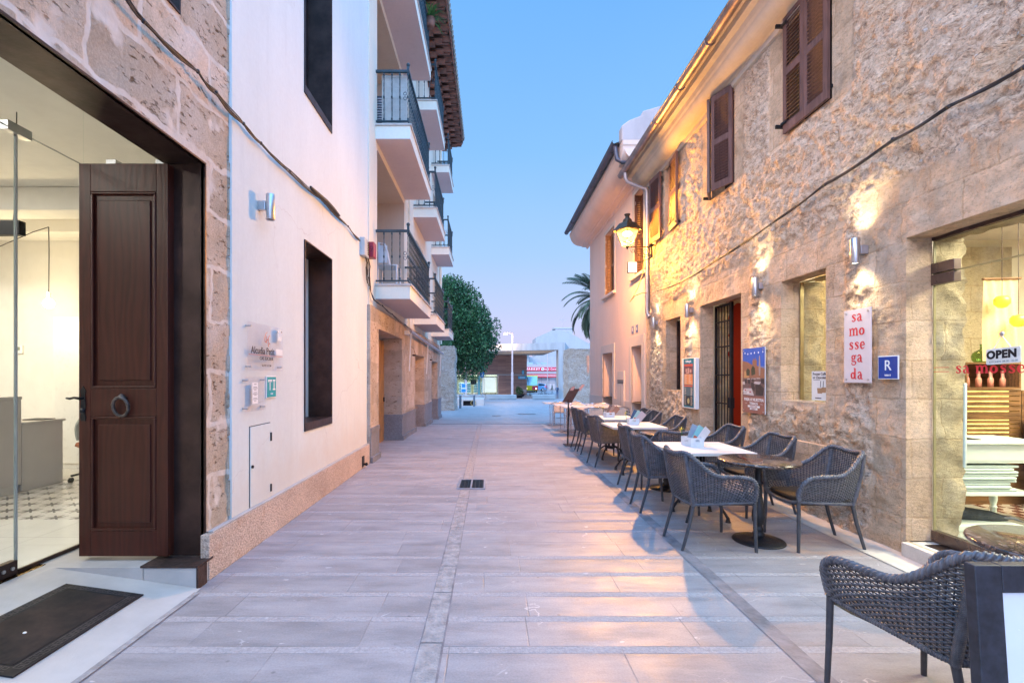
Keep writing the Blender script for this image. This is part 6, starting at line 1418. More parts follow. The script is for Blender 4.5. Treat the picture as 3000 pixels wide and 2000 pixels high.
fr2.build('lantern_frame', m_lan, sl_)
EMG = GLASS('warm lantern glass', (1.0, .90, .70), 1.0); _n = EMG.node_tree; _e = nd(_n, 'ShaderNodeEmission', {0: (1, .55, .16, 1), 1: 1.7}); _o = [q for q in _n.nodes if q.type == 'OUTPUT_MATERIAL'][0]; _a = nd(_n, 'ShaderNodeAddShader', {0: _o.inputs[0].links[0].from_socket, 1: _e.outputs[0]}); _n.links.new(_a.outputs[0], _o.inputs[0])
gp = MB(); sq(gp, [(.093, .08), (.163, .33)]); gp.build('lantern_glass', EMG, sl_)
MB().ball((LX, LY, LZ + .27), .10, 16, (1, 1, .5)).build('lamp_bulb', EM('sodium lamp', (1, .70, .28), 30), sl_)
br = MB(); br.lathe([(.0, -.07), (.012, -.055), (.03, -.01), (.035, .0), (.025, .012)], (LX, LY, LZ), 14); br.bar((LX, LY, LZ - .01), (3.42, LY, LZ - .01), .02)
br.box(3.40, 3.43, LY - .02, LY + .02, LZ - .22, LZ + .06)
def spiral(cx, cz, r0, r1, a0, a1, n=26): return [(cx + (r0 + (r1 - r0) * i / n) * math.cos(a0 + (a1 - a0) * i / n), LY, cz + (r0 + (r1 - r0) * i / n) * math.sin(a0 + (a1 - a0) * i / n)) for i in range(n + 1)]
br.tube(spiral(3.29, LZ - .105, .02, .095, R(-60), R(430)), .0075, 6); br.tube(spiral(3.02, LZ - .085, .012, .05, R(200), R(-200)), .006, 6); br.tube([(3.05, LY, LZ - .12), (3.18, LY, LZ - .20), (3.30, LY, LZ - .215), (3.40, LY, LZ - .17)], .0075, 6)
br.build('scroll_bracket', m_lan, sl_)
point('lantern_light', (LX, LY, LZ + .14), 380, (1, .45, .06), .09, sl_)
def spot(name, loc, tgt, e, c, size, blend, r, par):
    l = bpy.data.lights.new(name, 'SPOT'); l.energy = e; l.color = c; l.spot_size = R(size); l.spot_blend = blend; l.shadow_soft_size = r
    o = bpy.data.objects.new(name, l); col.objects.link(o); o.location = loc; o.rotation_euler = (Vector(tgt) - Vector(loc)).to_track_quat('-Z', 'Y').to_euler(); attach(o, par); return o
spot('lantern_beam', (LX - .02, LY - .05, LZ + .10), (-.6, 4.0, .4), LANT_E, (1, .46, .10), 125, 1.0, .06, sl_)
spot('lantern_beam', (LX - .02, LY + .05, LZ + .10), (.8, 16.5, .3), LANT_E * .75, (1, .44, .12), 130, 1.0, .06, sl_)
spot('lantern_beam', (LX + .02, LY - .05, LZ + .10), (3.22, 5.6, 5.75), LANT_E * .42, (1, .48, .09), 78, 1.0, .06, sl_)
# lens ghost of the lantern, built as an added glowing box on an arm
fl_ = thing('lens_ghost', 'lens ghost below the lantern bracket, modelled as a small square glowing box', 'lens_ghost', (3.0, 10.1, 3.85)); MB().box(2.90, 3.10, 10.05, 10.10, 3.66, 3.89).build('housing', m_lan, fl_, .005); MB().box(2.915, 3.085, 10.042, 10.049, 3.675, 3.875).build('ghost_face', EM('floodlight face', (1, .86, .62), 8), fl_); MB().tube([(3.0, 10.09, 3.88), (3.2, 10.09, 3.9), (3.43, 10.09, 4.0)], .009, 6).build('arm', m_lan, fl_)
spot('added_beam', (3.0, 10.03, 3.77), (1.2, 4.5, .0), LANT_E * .25, (1, .46, .10), 125, 1.0, .05, fl_)  # added spot, cast from the lens ghost onto the terrace
# ================================================================ wicker armchair (faces local +x)
def cr(pts, n):
    """catmull-rom through pts"""
    P = [Vector(p) for p in pts]; P = [P[0] * 2 - P[1]] + P + [P[-1] * 2 - P[-2]]; o = []
    for i in range(1, len(P) - 2):
        for j in range(n):
            t = j / n; a, b, c, d = P[i - 1:i + 3]
            o.append(.5 * ((2 * b) + (-a + c) * t + (2 * a - 5 * b + 4 * c - d) * t * t + (-a + 3 * b - 3 * c + d) * t ** 3))
    o.append(P[-2]); return o
def resample(pts, n):
    L = [0]
    for a, b in zip(pts[:-1], pts[1:]): L.append(L[-1] + (b - a).length)
    o = []; k = 0
    for i in range(n):
        s = L[-1] * i / (n - 1)
        while k < len(L) - 2 and L[k + 1] < s: k += 1
        t = (s - L[k]) / max(1e-9, L[k + 1] - L[k]); o.append(pts[k].lerp(pts[k + 1], min(1, t)))
    return o
half_rim = [(.305, .262, .455), (.300, .285, .52), (.285, .303, .585), (.235, .312, .632), (.15, .308, .648), (.05, .298, .650), (-.03, .288, .655), (-.10, .276, .685), (-.17, .255, .745), (-.225, .232, .800), (-.265, .205, .832), (-.290, .150, .835), (-.305, .075, .822), (-.308, 0, .818)]
half_rail = [(.300, .255, .425), (.18, .243, .415), (.05, .228, .408), (-.08, .208, .400), (-.165, .192, .395), (-.200, .165, .393), (-.212, .08, .392), (-.214, 0, .392)]
def mir(h): return [Vector(p) for p in h] + [Vector((p[0], -p[1], p[2])) for p in h[-2::-1]]
rimS = cr(mir(half_rim), 6); railS = cr(mir(half_rail), 8)
# match rim and rail by a shared parameter: corners line up
def split_param(poly, keyx):
    return poly
NU = 118
def part_resample(h, brk, n1, n2):
    full = cr([Vector(p) for p in h], 10); i = brk * 10
    return resample(full[:i + 1], n1) + resample(full[i:], n2)[1:]
n_side, n_back = 42, 18
hr = part_resample(half_rim, 10, n_side, n_back); hb = part_resample(half_rail, 5, n_side, n_back)
RIM = hr + [Vector((p.x, -p.y, p.z)) for p in hr[-2::-1]]; RAIL = hb + [Vector((p.x, -p.y, p.z)) for p in hb[-2::-1]]
NS = len(RIM)
def make_wicker_chair():
    t = thing('wicker_armchair', 'grey woven wicker armchair', 'armchair', (0, 0, 0), 'grey wicker armchairs on the terrace')
    # stakes
    st = MB(); step = 2
    arc = [0]
    for a, b in zip(RAIL[:-1], RAIL[1:]): arc.append(arc[-1] + (b - a).length)
    total = arc[-1]; nst = 64
    def at(s):
        k = 0
        while k < NS - 2 and arc[k + 1] < s: k += 1
        f = (s - arc[k]) / max(1e-9, arc[k + 1] - arc[k]); f = min(1, max(0, f))
        return RAIL[k].lerp(RAIL[k + 1], f), RIM[k].lerp(RIM[k + 1], f)
    def surf(s, v):
        a, b = at(s); p = a.lerp(b, v); a2, b2 = at(min(total, s + .01)); a1, b1 = at(max(0, s - .01))
        tn = (a2.lerp(b2, v) - a1.lerp(b1, v)); nrm = tn.cross(Vector((0, 0, 1)))
        nrm = nrm.normalized() if nrm.length > 1e-7 else Vector((1, 0, 0))
        bulge = .012 * math.sin(math.pi * v)
        return p - nrm * bulge * 0 + nrm * bulge, nrm
    for i in range(1, nst):
        s = total * i / nst
        pts = [surf(s, v)[0] for v in (0, .25, .5, .75, 1)]; st.tube(pts, .0032, 4, cap=False)
    st.build('stakes', m_wick2, t)
    # woven rows
    w = MB(); dz = .0108; row = 0; zz = .400
    while zz < .835:
        run = []; runs = []
        k = nst * 4; 
        for i in range(k + 1):
            s = total * i / k; a, b = at(s)
            if b.z - .008 > zz > a.z - .004 and b.z - a.z > .02:
                v = (zz - a.z) / (b.z - a.z); p, nrm = surf(s, max(0, v))
                ph = math.pi * (i / 4.0 + row); off = .0048 * math.cos(ph)
                run.append(p + nrm * off)
            else:
                if len(run) > 3: runs.append(run)
                run = []
        if len(run) > 3: runs.append(run)
        for rn in runs:
            w.tube(rn, [.0044] * len(rn), 4, cap=False, flat=.42, up=(0, 0, 1))
        zz += dz; row += 1
    w.build('woven_shell', m_wicker, t)
    # thick plaited rim
    rm_ = MB(); rp = resample(rimS, 190)
    rm_.tube(rp, .0155, 9)
    def wrap(mb, path, R0, r, turns_per_m, flat=1):
        P = resample(path, max(8, int(len(path)))); L = sum((b - a).length for a, b in zip(P[:-1], P[1:])); n = int(L * turns_per_m * 8); Q = resample(P, n); up = Vector((0, 0, 1)); pts = []
        for i in range(n):
            tn = (Q[min(n - 1, i + 1)] - Q[max(0, i - 1)]).normalized(); u = up if abs(tn.z) < .9 else Vector((1, 0, 0)); x = tn.cross(u).normalized(); y = x.cross(tn)
            a = 2 * math.pi * i / 8; pts.append(Q[i] + x * math.cos(a) * R0 + y * math.sin(a) * R0)
        mb.tube(pts, r, 4, cap=False)
    for ph in range(3):
        pts = []; n = len(rp)
        for i in range(n):
            tn = (rp[min(n - 1, i + 1)] - rp[max(0, i - 1)]).normalized(); u = Vector((0, 0, 1)) if abs(tn.z) < .9 else Vector((1, 0, 0)); x = tn.cross(u).normalized(); y = x.cross(tn)
            a = i * .9 + ph * 2.094; pts.append(rp[i] + x * math.cos(a) * .0145 + y * math.sin(a) * .0145)
        rm_.tube(pts, .0072, 5, cap=False)
    rm_.build('plaited_rim', m_wicker, t)
    rl = MB(); rl.tube(railS, .013, 8); wrap(rl, railS, .0125, .0035, 90)
    fr_ = cr([(.300, .255, .425), (.315, .17, .405), (.318, 0, .395), (.315, -.17, .405), (.300, -.255, .425)], 8); rl.tube(fr_, .014, 8); wrap(rl, fr_, .0132, .0035, 90)
    rl.build('seat_rail', m_wicker, t)
    se = MB(); n = 14; vs = []
    for i in range(n):
        x = -.21 + .52 * i / (n - 1); hw = .17 + .085 * min(1, (x + .21) / .4)
        for j in range(9): y = -hw + 2 * hw * j / 8; vs.append((x, y, .400 - .014 * math.cos(y * 5)))
    se.add(vs, [(i * 9 + j, (i + 1) * 9 + j, (i + 1) * 9 + j + 1, i * 9 + j + 1) for i in range(n - 1) for j in range(8)], True)
    se.build('seat', m_wick2, t)
    for s in (1, -1):
        up_ = [Vector((-.200, .185 * s, .385)), Vector((-.225, .196 * s, .50)), Vector((-.255, .205 * s, .66)), Vector((-.284, .200 * s, .825))]
        u = MB(); pp_ = cr(up_, 6); u.tube(pp_, .0165, 10); wrap(u, pp_, .0160, .0035, 130); u.build('back_upright', m_wicker, t)
        f_ = MB(); path = [Vector((.300, .262 * s, .435)), Vector((.307, .264 * s, .50)), Vector((.300, .285 * s, .545))]
        f_.tube(cr(path, 5), .018, 8); wrap(f_, cr(path, 5), .0175, .004, 90); f_.build('arm_front_post', m_wicker, t)
        MB().tube([(.300, .258 * s, .43), (.302, .262 * s, .22), (.308, .268 * s, 0.0)], [.0165, .0148, .0125], 12).build('leg', m_alu, t)
        MB().tube([(-.196, .182 * s, .40), (-.235, .184 * s, .22), (-.300, .186 * s, 0.0)], [.0165, .0148, .0125], 12).build('leg', m_alu, t)
    return t
def add_cushion(t, bev=True):
    c = MB(); n = 20; prof = []
    for i in range(n + 1):
        a = 2 * math.pi * i / n
    pts = rrect(-.20, .305, -.215, .215, .07, 5)
    c.prism(pts, lambda u, v, w: (u, v * (1 + .12 * (u + .1)), .412 + w), 0, .042)
    return c.build('seat_cushion', m_cush, t, .014, 3)
chair0 = make_wicker_chair(); chair1 = copy_tree(chair0); add_cushion(chair1)
specs = [  # x, y, heading, cushion, label
    (1.935, 4.30, 4, 0, 'wicker armchair with its back to the street, left of the nearest round table'),
    (2.935, 4.31, 178, 1, 'cushioned wicker armchair between the nearest round table and the stone wall'),
    (1.94, 5.40, 0, 0, 'wicker armchair on the street side, at the far corner of the nearest white table'),
    (2.99, 5.32, 184, 1, 'cushioned wicker armchair by the wall below the terrace poster hatch'),
    (2.97, 6.30, 180, 0, 'wicker armchair in front of the open doorway with red curtain'),
    (2.06, 6.40, 0, 0, 'wicker armchair on the street side by the far brown round table'),
    (1.99, 8.06, 9, 0, 'wicker armchair on the street side by the second white table'),
    (2.83, 7.78, 180, 0, 'wicker armchair by the wall under the menu display case'),
    (2.025, 9.26, 0, 0, 'wicker armchair on the street side by the third white table'),
    (2.005, 9.84, 2, 0, 'farthest wicker armchair on the street side, next to the menu stand'),
    (2.84, 8.90, 180, 0, 'wicker armchair by the wall beyond the menu case, nearer of the close pair'),
    (2.84, 9.50, 178, 0, 'wicker armchair by the wall beyond the menu case, farther of the close pair'),
    (1.95, 2.06, 97, 0, 'large wicker armchair seen from behind in the bottom right corner'),
    (2.26, 6.0, 88, 0, 'wicker armchair tucked under the far side of the nearest white table'),
]
used0 = used1 = False
for x, y, a, c, l in specs:
    if c: o = chair1 if not used1 else copy_tree(chair1); used1 = True
    else: o = chair0 if not used0 else copy_tree(chair0); used0 = True
    put(o, x, y, gz(y), R(a), l)
# ---------------------------------------------------------------- round bar tables with baluster foot
def make_round():
    t = thing('round_table', 'round table', 'round table', (0, 0, 0), 'round brown granite tables')
    MB().lathe([(0, .712), (.325, .712), (.335, .717), (.338, .726), (.335, .736), (.328, .740), (0, .740)], n=56).build('tabletop', m_gran, t)
    MB().lathe([(.0, 0), (.216, 0), (.219, .006), (.214, .014), (.10, .022), (.055, .03), (.04, .04)], n=40).build('base_plate', m_cast, t)
    MB().lathe([(.036, .03), (.048, .05), (.05, .075), (.036, .09), (.042, .10), (.046, .115), (.034, .13), (.034, .15), (.05, .18), (.056, .23), (.052, .28), (.04, .35), (.031, .42), (.027, .50), (.03, .515), (.042, .525), (.044, .535), (.03, .548), (.029, .56), (.029, .70), (.06, .712)], n=28).build('baluster_column', m_cast, t)
    MB().lathe([(0, .70), (.12, .702), (.12, .711)], n=20).build('top_bracket', m_cast, t); return t
rt = make_round()
for i, (x, y, l) in enumerate(((2.44, 4.34, 'round polished brown granite table between two wicker armchairs, in front'), (2.35, 6.36, 'round brown granite table between the first and second white tables'), (2.575, 2.12, 'round granite table at the right edge beside the shop step, glowing with reflection'))):
    put(rt if i == 0 else copy_tree(rt), x, y, 0, i * .7, l)
def make_square():
    t = thing('square_table', 'white square table', 'square table', (0, 0, 0), 'square white tables')
    s = .40
    MB().box(-s, s, -s, s, .708, .740).build('tabletop', m_tablewhite, t, .004)
    c = MB()
    for x, y in ((-.035, -.035), (.035, -.035), (.035, .035), (-.035, .035)): c.cyl((x, y, .20), (x, y, .70), .013, n=10)
    c.box(-.06, .06, -.06, .06, .66, .70); c.bar((-.25, 0, .70), (.25, 0, .70), .03, .014); c.bar((0, -.25, .70), (0, .25, .70), .03, .014); c.lathe([(.0, .17), (.06, .175), (.065, .20), (.05, .22), (0, .225)], n=16)
    c.build('cast_column', m_cast, t)
    for k in range(4):
        a = math.pi / 4 + k * math.pi / 2; u = Vector((math.cos(a), math.sin(a), 0))
        f = MB(); f.tube([u * .03 + Vector((0, 0, .20)), u * .12 + Vector((0, 0, .215)), u * .21 + Vector((0, 0, .16)), u * .27 + Vector((0, 0, .07)), u * .29 + Vector((0, 0, .04))], [.018, .016, .014, .014, .017], 8)
        f.lathe([(0, 0), (.026, 0), (.026, .010), (.018, .014), (.022, .026), (.016, .034), (.02, .045), (0, .052)], tuple(u * .29), 12); f.build('leg', m_cast, t)
    return t
stb = make_square()
for i, (x, y, l) in enumerate(((2.23, 5.09, 'nearest square white table with a white crate of menus on it'), (2.215, 7.42, 'second square white table along the terrace, in front of the menu case'), (2.21, 8.72, 'third square white table, farthest of the wicker chair terrace'))):
    put(stb if i == 0 else copy_tree(stb), x, y, 0, 0, l)
# menu crates
m_cratew = M('white painted crate', (.72, .72, .73), .55, var=.05, vs=20)
def menu_box(x, y, rot, l, cols):
    t = thing('menu_crate', 'white crate', 'menu box', (0, 0, 0), 'white menu crates on the tables')
    b = MB(); w, d, h = .15, .20, .095; T = .008
    b.box(-w / 2, w / 2, -d / 2, d / 2, 0, T); b.box(-w / 2, -w / 2 + T, -d / 2, d / 2, T, h); b.box(w / 2 - T, w / 2, -d / 2, d / 2, T, h)
    for s in (-1, 1):
        y0 = s * d / 2; y1 = y0 - s * T; ya, yb = min(y0, y1), max(y0, y1)
        b.box(-w / 2 + T, w / 2 - T, ya, yb, T, h * .55); b.box(-w / 2 + T, w / 2 - T, ya, yb, h * .82, h); b.box(-w / 2 + T, -.025, ya, yb, h * .55, h * .82); b.box(.025, w / 2 - T, ya, yb, h * .55, h * .82)
    b.build('crate_box', m_cratew, t); MB().box(-w / 2 - .001, -w / 2 + .0, -.045, .03, .05, .056).box(-w / 2 - .001, -w / 2, -.045, .0, .062, .068).build('faint_lettering', flatm('grey stencil', (.45, .45, .47)), t)
    put(t, x, y, .741, rot, l)
    return t
def menus(x, y, rot, l, cols, n=3, flower=True, fl_label=''):
    t = thing('menu_cards', l, 'menu cards', (0, 0, 0))
    for k in range(n):
        M4 = Matrix.Translation((-.01 + .02 * k, .04 - .035 * k, .012)) @ Matrix.Rotation(R(24 + 7 * k), 4, 'Y') @ Matrix.Rotation(R(-12 + 14 * k), 4, 'Z') @ Matrix.Translation((0, 0, .11))
        o = MB().obox(M4, .105, .003, .215).build('menu_card', flatm('card', cols[k % len(cols)], .35), t)
        if k == 1: MB().obox(M4 @ Matrix.Translation((0, -.003, -.03)), .08, .001, .03).build('printed_title', flatm('red print', (.65, .16, .10)), o)
    put(t, x, y, .741, rot, l)
    if flower:
        f = thing('yellow_flower', fl_label, 'flower', (0, 0, 0), 'yellow flowers in the menu crates'); MB().tube([(0, 0, .0), (-.01, 0, .10), (-.02, -.005, .145)], .003, 5).build('stem', m_leafb, f)
        p_ = MB(); my = flatm('yellow petal', (.80, .58, .05))
        for k in range(9):
            a = k * .7; p_.add([(-.02, -.005, .145), (-.02 + .028 * math.cos(a) - .006 * math.sin(a), -.005 + .028 * math.sin(a), .155 + .02 * math.sin(k * 2)), (-.02 + .035 * math.cos(a + .15), -.005 + .035 * math.sin(a + .15), .162 + .02 * math.sin(k * 2)), (-.02 + .026 * math.cos(a + .4), -.005 + .026 * math.sin(a + .4), .153 + .02 * math.sin(k * 2))], [(0, 1, 2, 3)])
        p_.ball((-.02, -.005, .155), .010, 8); p_.build('petals', my, f); put(f, x - .075 * math.cos(rot) + .04 * 0, y + .075, .741 + .02, rot, fl_label)
for x, y, r_, w, cols in ((2.20, 5.19, R(8), 'nearest white table', [(.30, .36, .45), (.25, .55, .58), (.74, .74, .76)]), (2.23, 7.45, R(-4), 'second white table', [(.03, .07, .15), (.40, .60, .55), (.62, .50, .52)]), (2.18, 8.75, R(5), 'third white table', [(.25, .14, .10), (.45, .32, .25), (.35, .20, .15)])):
    menu_box(x, y, r_, 'white wooden crate of menus on the ' + w, cols); menus(x, y, r_, 'menu cards leaning in the crate on the ' + w, cols, 3, True, 'yellow flower in the crate on the ' + w)
# ---------------------------------------------------------------- aluminium bistro chairs and tables (pink house terrace)
m_al = M('polished aluminium', (.66, .66, .68), .25, 1.0, .06, 20); m_rat = M('pale rattan weave', (.58, .53, .50), .6, 0, .15, 60, .6, 140)
def make_bistro():
    t = thing('bistro_chair', 'aluminium bistro chair', 'chair', (0, 0, 0), 'aluminium bistro chairs')
    arm = cr([(.22, .26, .42), (.23, .27, .62), (.17, .275, .66), (-.05, .27, .68), (-.17, .22, .73), (-.235, .11, .77), (-.25, 0, .775), (-.235, -.11, .77), (-.17, -.22, .73), (-.05, -.27, .68), (.17, -.275, .66), (.23, -.27, .62), (.22, -.26, .42)], 6)
    MB().tube(arm, .0125, 8).build('arm_hoop', m_al, t)
    b = MB(); n = 15; vs = []
    for i in range(n):
        a = -.16 + .32 * i / (n - 1)
        for j in range(8): vs.append((-.20 - .04 * math.cos(a * 8) * .6 - .01 * j / 7, a, .44 + (.775 - .44 - .05 * (a / .16) ** 2 - .006) * j / 7))
    b.add(vs, [(i * 8 + j, (i + 1) * 8 + j, (i + 1) * 8 + j + 1, i * 8 + j + 1) for i in range(n - 1) for j in range(7)], True); o = b.build('woven_backrest', m_rat, t); sm = o.modifiers.new('s', 'SOLIDIFY'); sm.thickness = .012
    MB().prism(rrect(-.21, .21, -.21, .21, .06), lambda u, v, w: (u, v, .43 + w), 0, .018).build('seat', m_rat, t)
    for s in (1, -1):
        MB().tube([(.22, .26 * s, .44), (.225, .262 * s, .2), (.235, .265 * s, 0)], .012, 8).build('leg', m_al, t); MB().tube([(-.16, .225 * s, .72), (-.18, .215 * s, .42), (-.25, .22 * s, 0)], .012, 8).build('leg', m_al, t)
    return t
bc = make_bistro()
for i, (x, y, a, l) in enumerate(((2.44, 11.25, 92, 'aluminium bistro chair nearest the wicker chairs, left one'), (3.02, 11.35, 88, 'aluminium bistro chair nearest the wicker chairs, right one beside striped cloth'), (2.36, 12.5, -90, 'aluminium bistro chair across the nearest white bistro table, left one'), (3.0, 12.7, -92, 'aluminium bistro chair across the nearest white bistro table, right one'), (2.3, 13.55, 90, 'aluminium bistro chair at the middle bistro table, left one'), (2.95, 13.6, 94, 'aluminium bistro chair at the middle bistro table, by the pink wall'), (2.74, 15.0, -90, 'aluminium bistro chair far back by the pink wall'), (2.18, 15.1, 86, 'aluminium bistro chair at the far end of the terrace, street side'))):
    put(bc if i == 0 else copy_tree(bc), x, y, gz(y), R(a), l)
def make_btable():
    t = thing('bistro_table', 'white bistro table', 'table', (0, 0, 0), 'white topped bistro tables')
    MB().prism(rrect(-.36, .36, -.36, .36, .05), lambda u, v, w: (u, v, .715 + w), 0, .025).build('tabletop', M('cream melamine', (.74, .66, .60), .3, var=.03), t)
    for y in (-.0,): MB().cyl((0, 0, .04), (0, 0, .715), .028).build('pedestal', m_al, t)
    for k in range(4):
        a = math.pi / 4 + k * math.pi / 2; MB().bar((0, 0, .05), (.33 * math.cos(a), .33 * math.sin(a), .025), .04, .025).build('foot', m_al, t)
    return t
bt_ = make_btable()
for i, (x, y, l) in enumerate(((2.16, 11.85, 'nearest white bistro table at the street side'), (2.92, 11.95, 'nearest white bistro table at the wall side'), (2.12, 13.05, 'middle white bistro table at the street side'), (2.85, 13.1, 'middle white bistro table at the wall side'), (2.10, 15.6, 'farthest white bistro table near the slot drain'))):
    put(bt_ if i == 0 else copy_tree(bt_), x, y, gz(y), 0, l)
sc_ = thing('striped_cloth', 'blue and white striped cloth over the arm of a bistro chair', 'cloth', (3.25, 11.5, .5))
for k in range(7): MB().box(3.30, 3.31, 11.30, 11.62, .46 + k * .032, .491 + k * .032).build('stripe', flatm('stripe', (.03, .08, .14) if k % 2 else (.75, .75, .72)), sc_)
# ---------------------------------------------------------------- menu stand
ms = thing('menu_stand', 'brown menu lectern on two thin rods beside the farthest wicker chair', 'menu stand', (1.78, 10.35, 0)); m_br = M('dark brown lectern', (.075, .032, .025), .5)
MB().prism(rrect(1.60, 1.98, 10.15, 10.50, .03), lambda u, v, w: (u, v, w), .004, .010).build('foot_plate', m_steelrust, ms)
for y in (10.25, 10.48): MB().cyl((1.66 + (y - 10.25) * .25, y, .01), (1.68 + (y - 10.25) * .25, y, .98), .0085, n=8).build('rod', m_iron, ms)
def slab(mb, p, ey, ex, h, w, th):  # tilted board
    a = Vector(p); u = Vector(ey); v = Vector(ex); n_ = u.cross(v).normalized() * th
    c = [a, a + u * w, a + u * w + v * h, a + v * h]; mb.add([q for q in c] + [q + n_ for q in c], [(0, 3, 2, 1), (4, 5, 6, 7), (0, 1, 5, 4), (1, 2, 6, 5), (2, 3, 7, 6), (3, 0, 4, 7)])
vx = Vector((.50, .0, .86)).normalized(); ux = Vector((.42, -.9, 0)).normalized()
q = MB(); slab(q, (1.60, 10.48, .925), ux, vx, .335, .34, .012); q.build('menu_board', m_br, ms)
q = MB(); slab(q, (1.60 + .15, 10.44, .925 + .25), ux, vx, .10, .12, .004); slab(q, (1.72 + .15, 10.22, .925 + .25), ux, Vector((.62, 0, .78)).normalized(), .17, .10, .004); q.build('menu_sheets', M('reddish menu paper', (.50, .26, .22), .5), ms)
# ---------------------------------------------------------------- pavement board at the bottom right
av = thing('pavement_board', 'dark framed pavement poster board at the bottom right corner', 'a-board', (1.75, 1.35, 0)); m_bf = M('chipped black frame', (.022, .024, .034), .45, var=.4, vs=30)
tilt = .060
def AB(u, v, w): return Vector((1.405 + u + .004 * (.95 - v), 1.385 - (0.95 - v) * tilt + w, v))
q = MB()
def bx3(mb, u0, u1, v0, v1, w0, w1): mb.add([AB(u, v, w) for w in (w0, w1) for u, v in ((u0, v0), (u1, v0), (u1, v1), (u0, v1))], [(0, 1, 2, 3), (7, 6, 5, 4), (0, 4, 5, 1), (1, 5, 6, 2), (2, 6, 7, 3), (3, 7, 4, 0)])
bx3(q, 0, .078, .0, .95, 0, .034); bx3(q, .582, .66, .0, .95, 0, .034); bx3(q, .078, .582, .872, .95, 0, .034); bx3(q, .078, .582, .10, .178, 0, .034); q.build('front_frame', m_bf, av, .003)
q = MB(); bx3(q, .078, .582, .178, .872, .012, .018); q.build('poster', M('white poster', (.70, .74, .80), .25, var=.02), av)
q = MB()
n = 24; vs = []
for i in range(n + 1):
    u = .079 + .502 * i / n; a = .56 - .10 * math.sin((u - .079) * 5.2); vs += [AB(u, a, .0105), AB(u, a - .055 - .02 * math.sin(u * 9), .0105)]
q.add(vs, [(2 * i, 2 * i + 1, 2 * i + 3, 2 * i + 2) for i in range(n)]); q.build('blue_wave_print', flatm('pale blue print', (.34, .62, .80), .25), av)
q = MB(); bx3(q, .19, .205, .855, .875, -.004, .012); bx3(q, .193, .202, .862, .868, -.012, -.004); q.build('poster_clip', m_iron, av)
q = MB()
def bx4(mb, u0, u1, v0, v1): mb.add([Vector((1.405 + u, 1.425 + (.95 - v) * .30 + w, v)) for w in (0, .02) for u, v in ((u0, v0), (u1, v0), (u1, v1), (u0, v1))], [(0, 1, 2, 3), (7, 6, 5, 4), (0, 4, 5, 1), (1, 5, 6, 2), (2, 6, 7, 3), (3, 7, 4, 0)])
bx4(q, .30, .36, .3, .93); q.build('rear_strut', m_bf, av)
# ================================================================ far plaza
def GB(name, mat, label, cat, pts, grp=None): pass
# stone stumps of the town gate
def stone_mass(name, label, x0, x1, y0, y1, z0, z1, seed, lean=0.0, mat=None):
    mb = MB(); n = 0
    def face(P, ua, ub, va, vb, nr):
        nu = max(3, int(abs(ub - ua) / .10)); nv = max(3, int((vb - va) / .10)); U, V = np.meshgrid(np.linspace(ua, ub, nu), np.linspace(va, vb, nv), indexing='ij')
        co = np.array([P(u, v) for u, v in zip(U.ravel(), V.ravel())]); d = (fbm(co[:, 0] * 1.7 + seed, co[:, 1] * 1.7, co[:, 2] * 2.4, 4, .62) - .5) * .34 + (fbm(co[:, 0] * 5 + seed, co[:, 1] * 5, co[:, 2] * 9, 2) - .5) * .12
        cx_ = (x0 + x1) / 2; cy2 = (y0 + y1) / 2; dirv = co - np.array([cx_, cy2, 0]); dirv[:, 2] *= 0; dirv /= np.linalg.norm(dirv, axis=1)[:, None] + 1e-9
        co = co + dirv * d[:, None]; top = co[:, 2] > z1 - .05; co[:, 2] += np.where(top, (fbm(co[:, 0] * 2 + seed, co[:, 1] * 2, co[:, 0] * 0, 3) - .5) * .3, 0)
        I = np.arange(nu * nv).reshape(nu, nv); fs = np.stack([I[:-1, :-1], I[1:, :-1], I[1:, 1:], I[:-1, 1:]], -1).reshape(-1, 4).tolist(); mb.add(co.tolist(), [tuple(f) for f in fs], True)
    face(lambda u, v: (u, y0, v), x0, x1, z0, z1, 0); face(lambda u, v: (u, y1, v), x0, x1, z0, z1, 0); face(lambda u, v: (x0, u, v), y0, y1, z0, z1, 0); face(lambda u, v: (x1, u, v), y0, y1, z0, z1, 0)
    mb.add([(x0, y0, z1 - .03), (x1, y0, z1 - .03), (x1, y1, z1 - .03), (x0, y1, z1 - .03)], [(0, 1, 2, 3)])
    return tag(mb.build(name, mat or m_citywall), label, 'stone wall')
stone_mass('stone_wall_stump', 'narrow rough stone wall stump at the end of the cream building', -4.6, -1.95, 26.6, 28.2, -.8, 3.12, 3)
MB_ = stone_mass('stone_wall_stump', 'broad dark rough stone wall stump behind the bistro tables', 6.85, 12, 41.5, 44.5, -1.2, 3.85, 11)
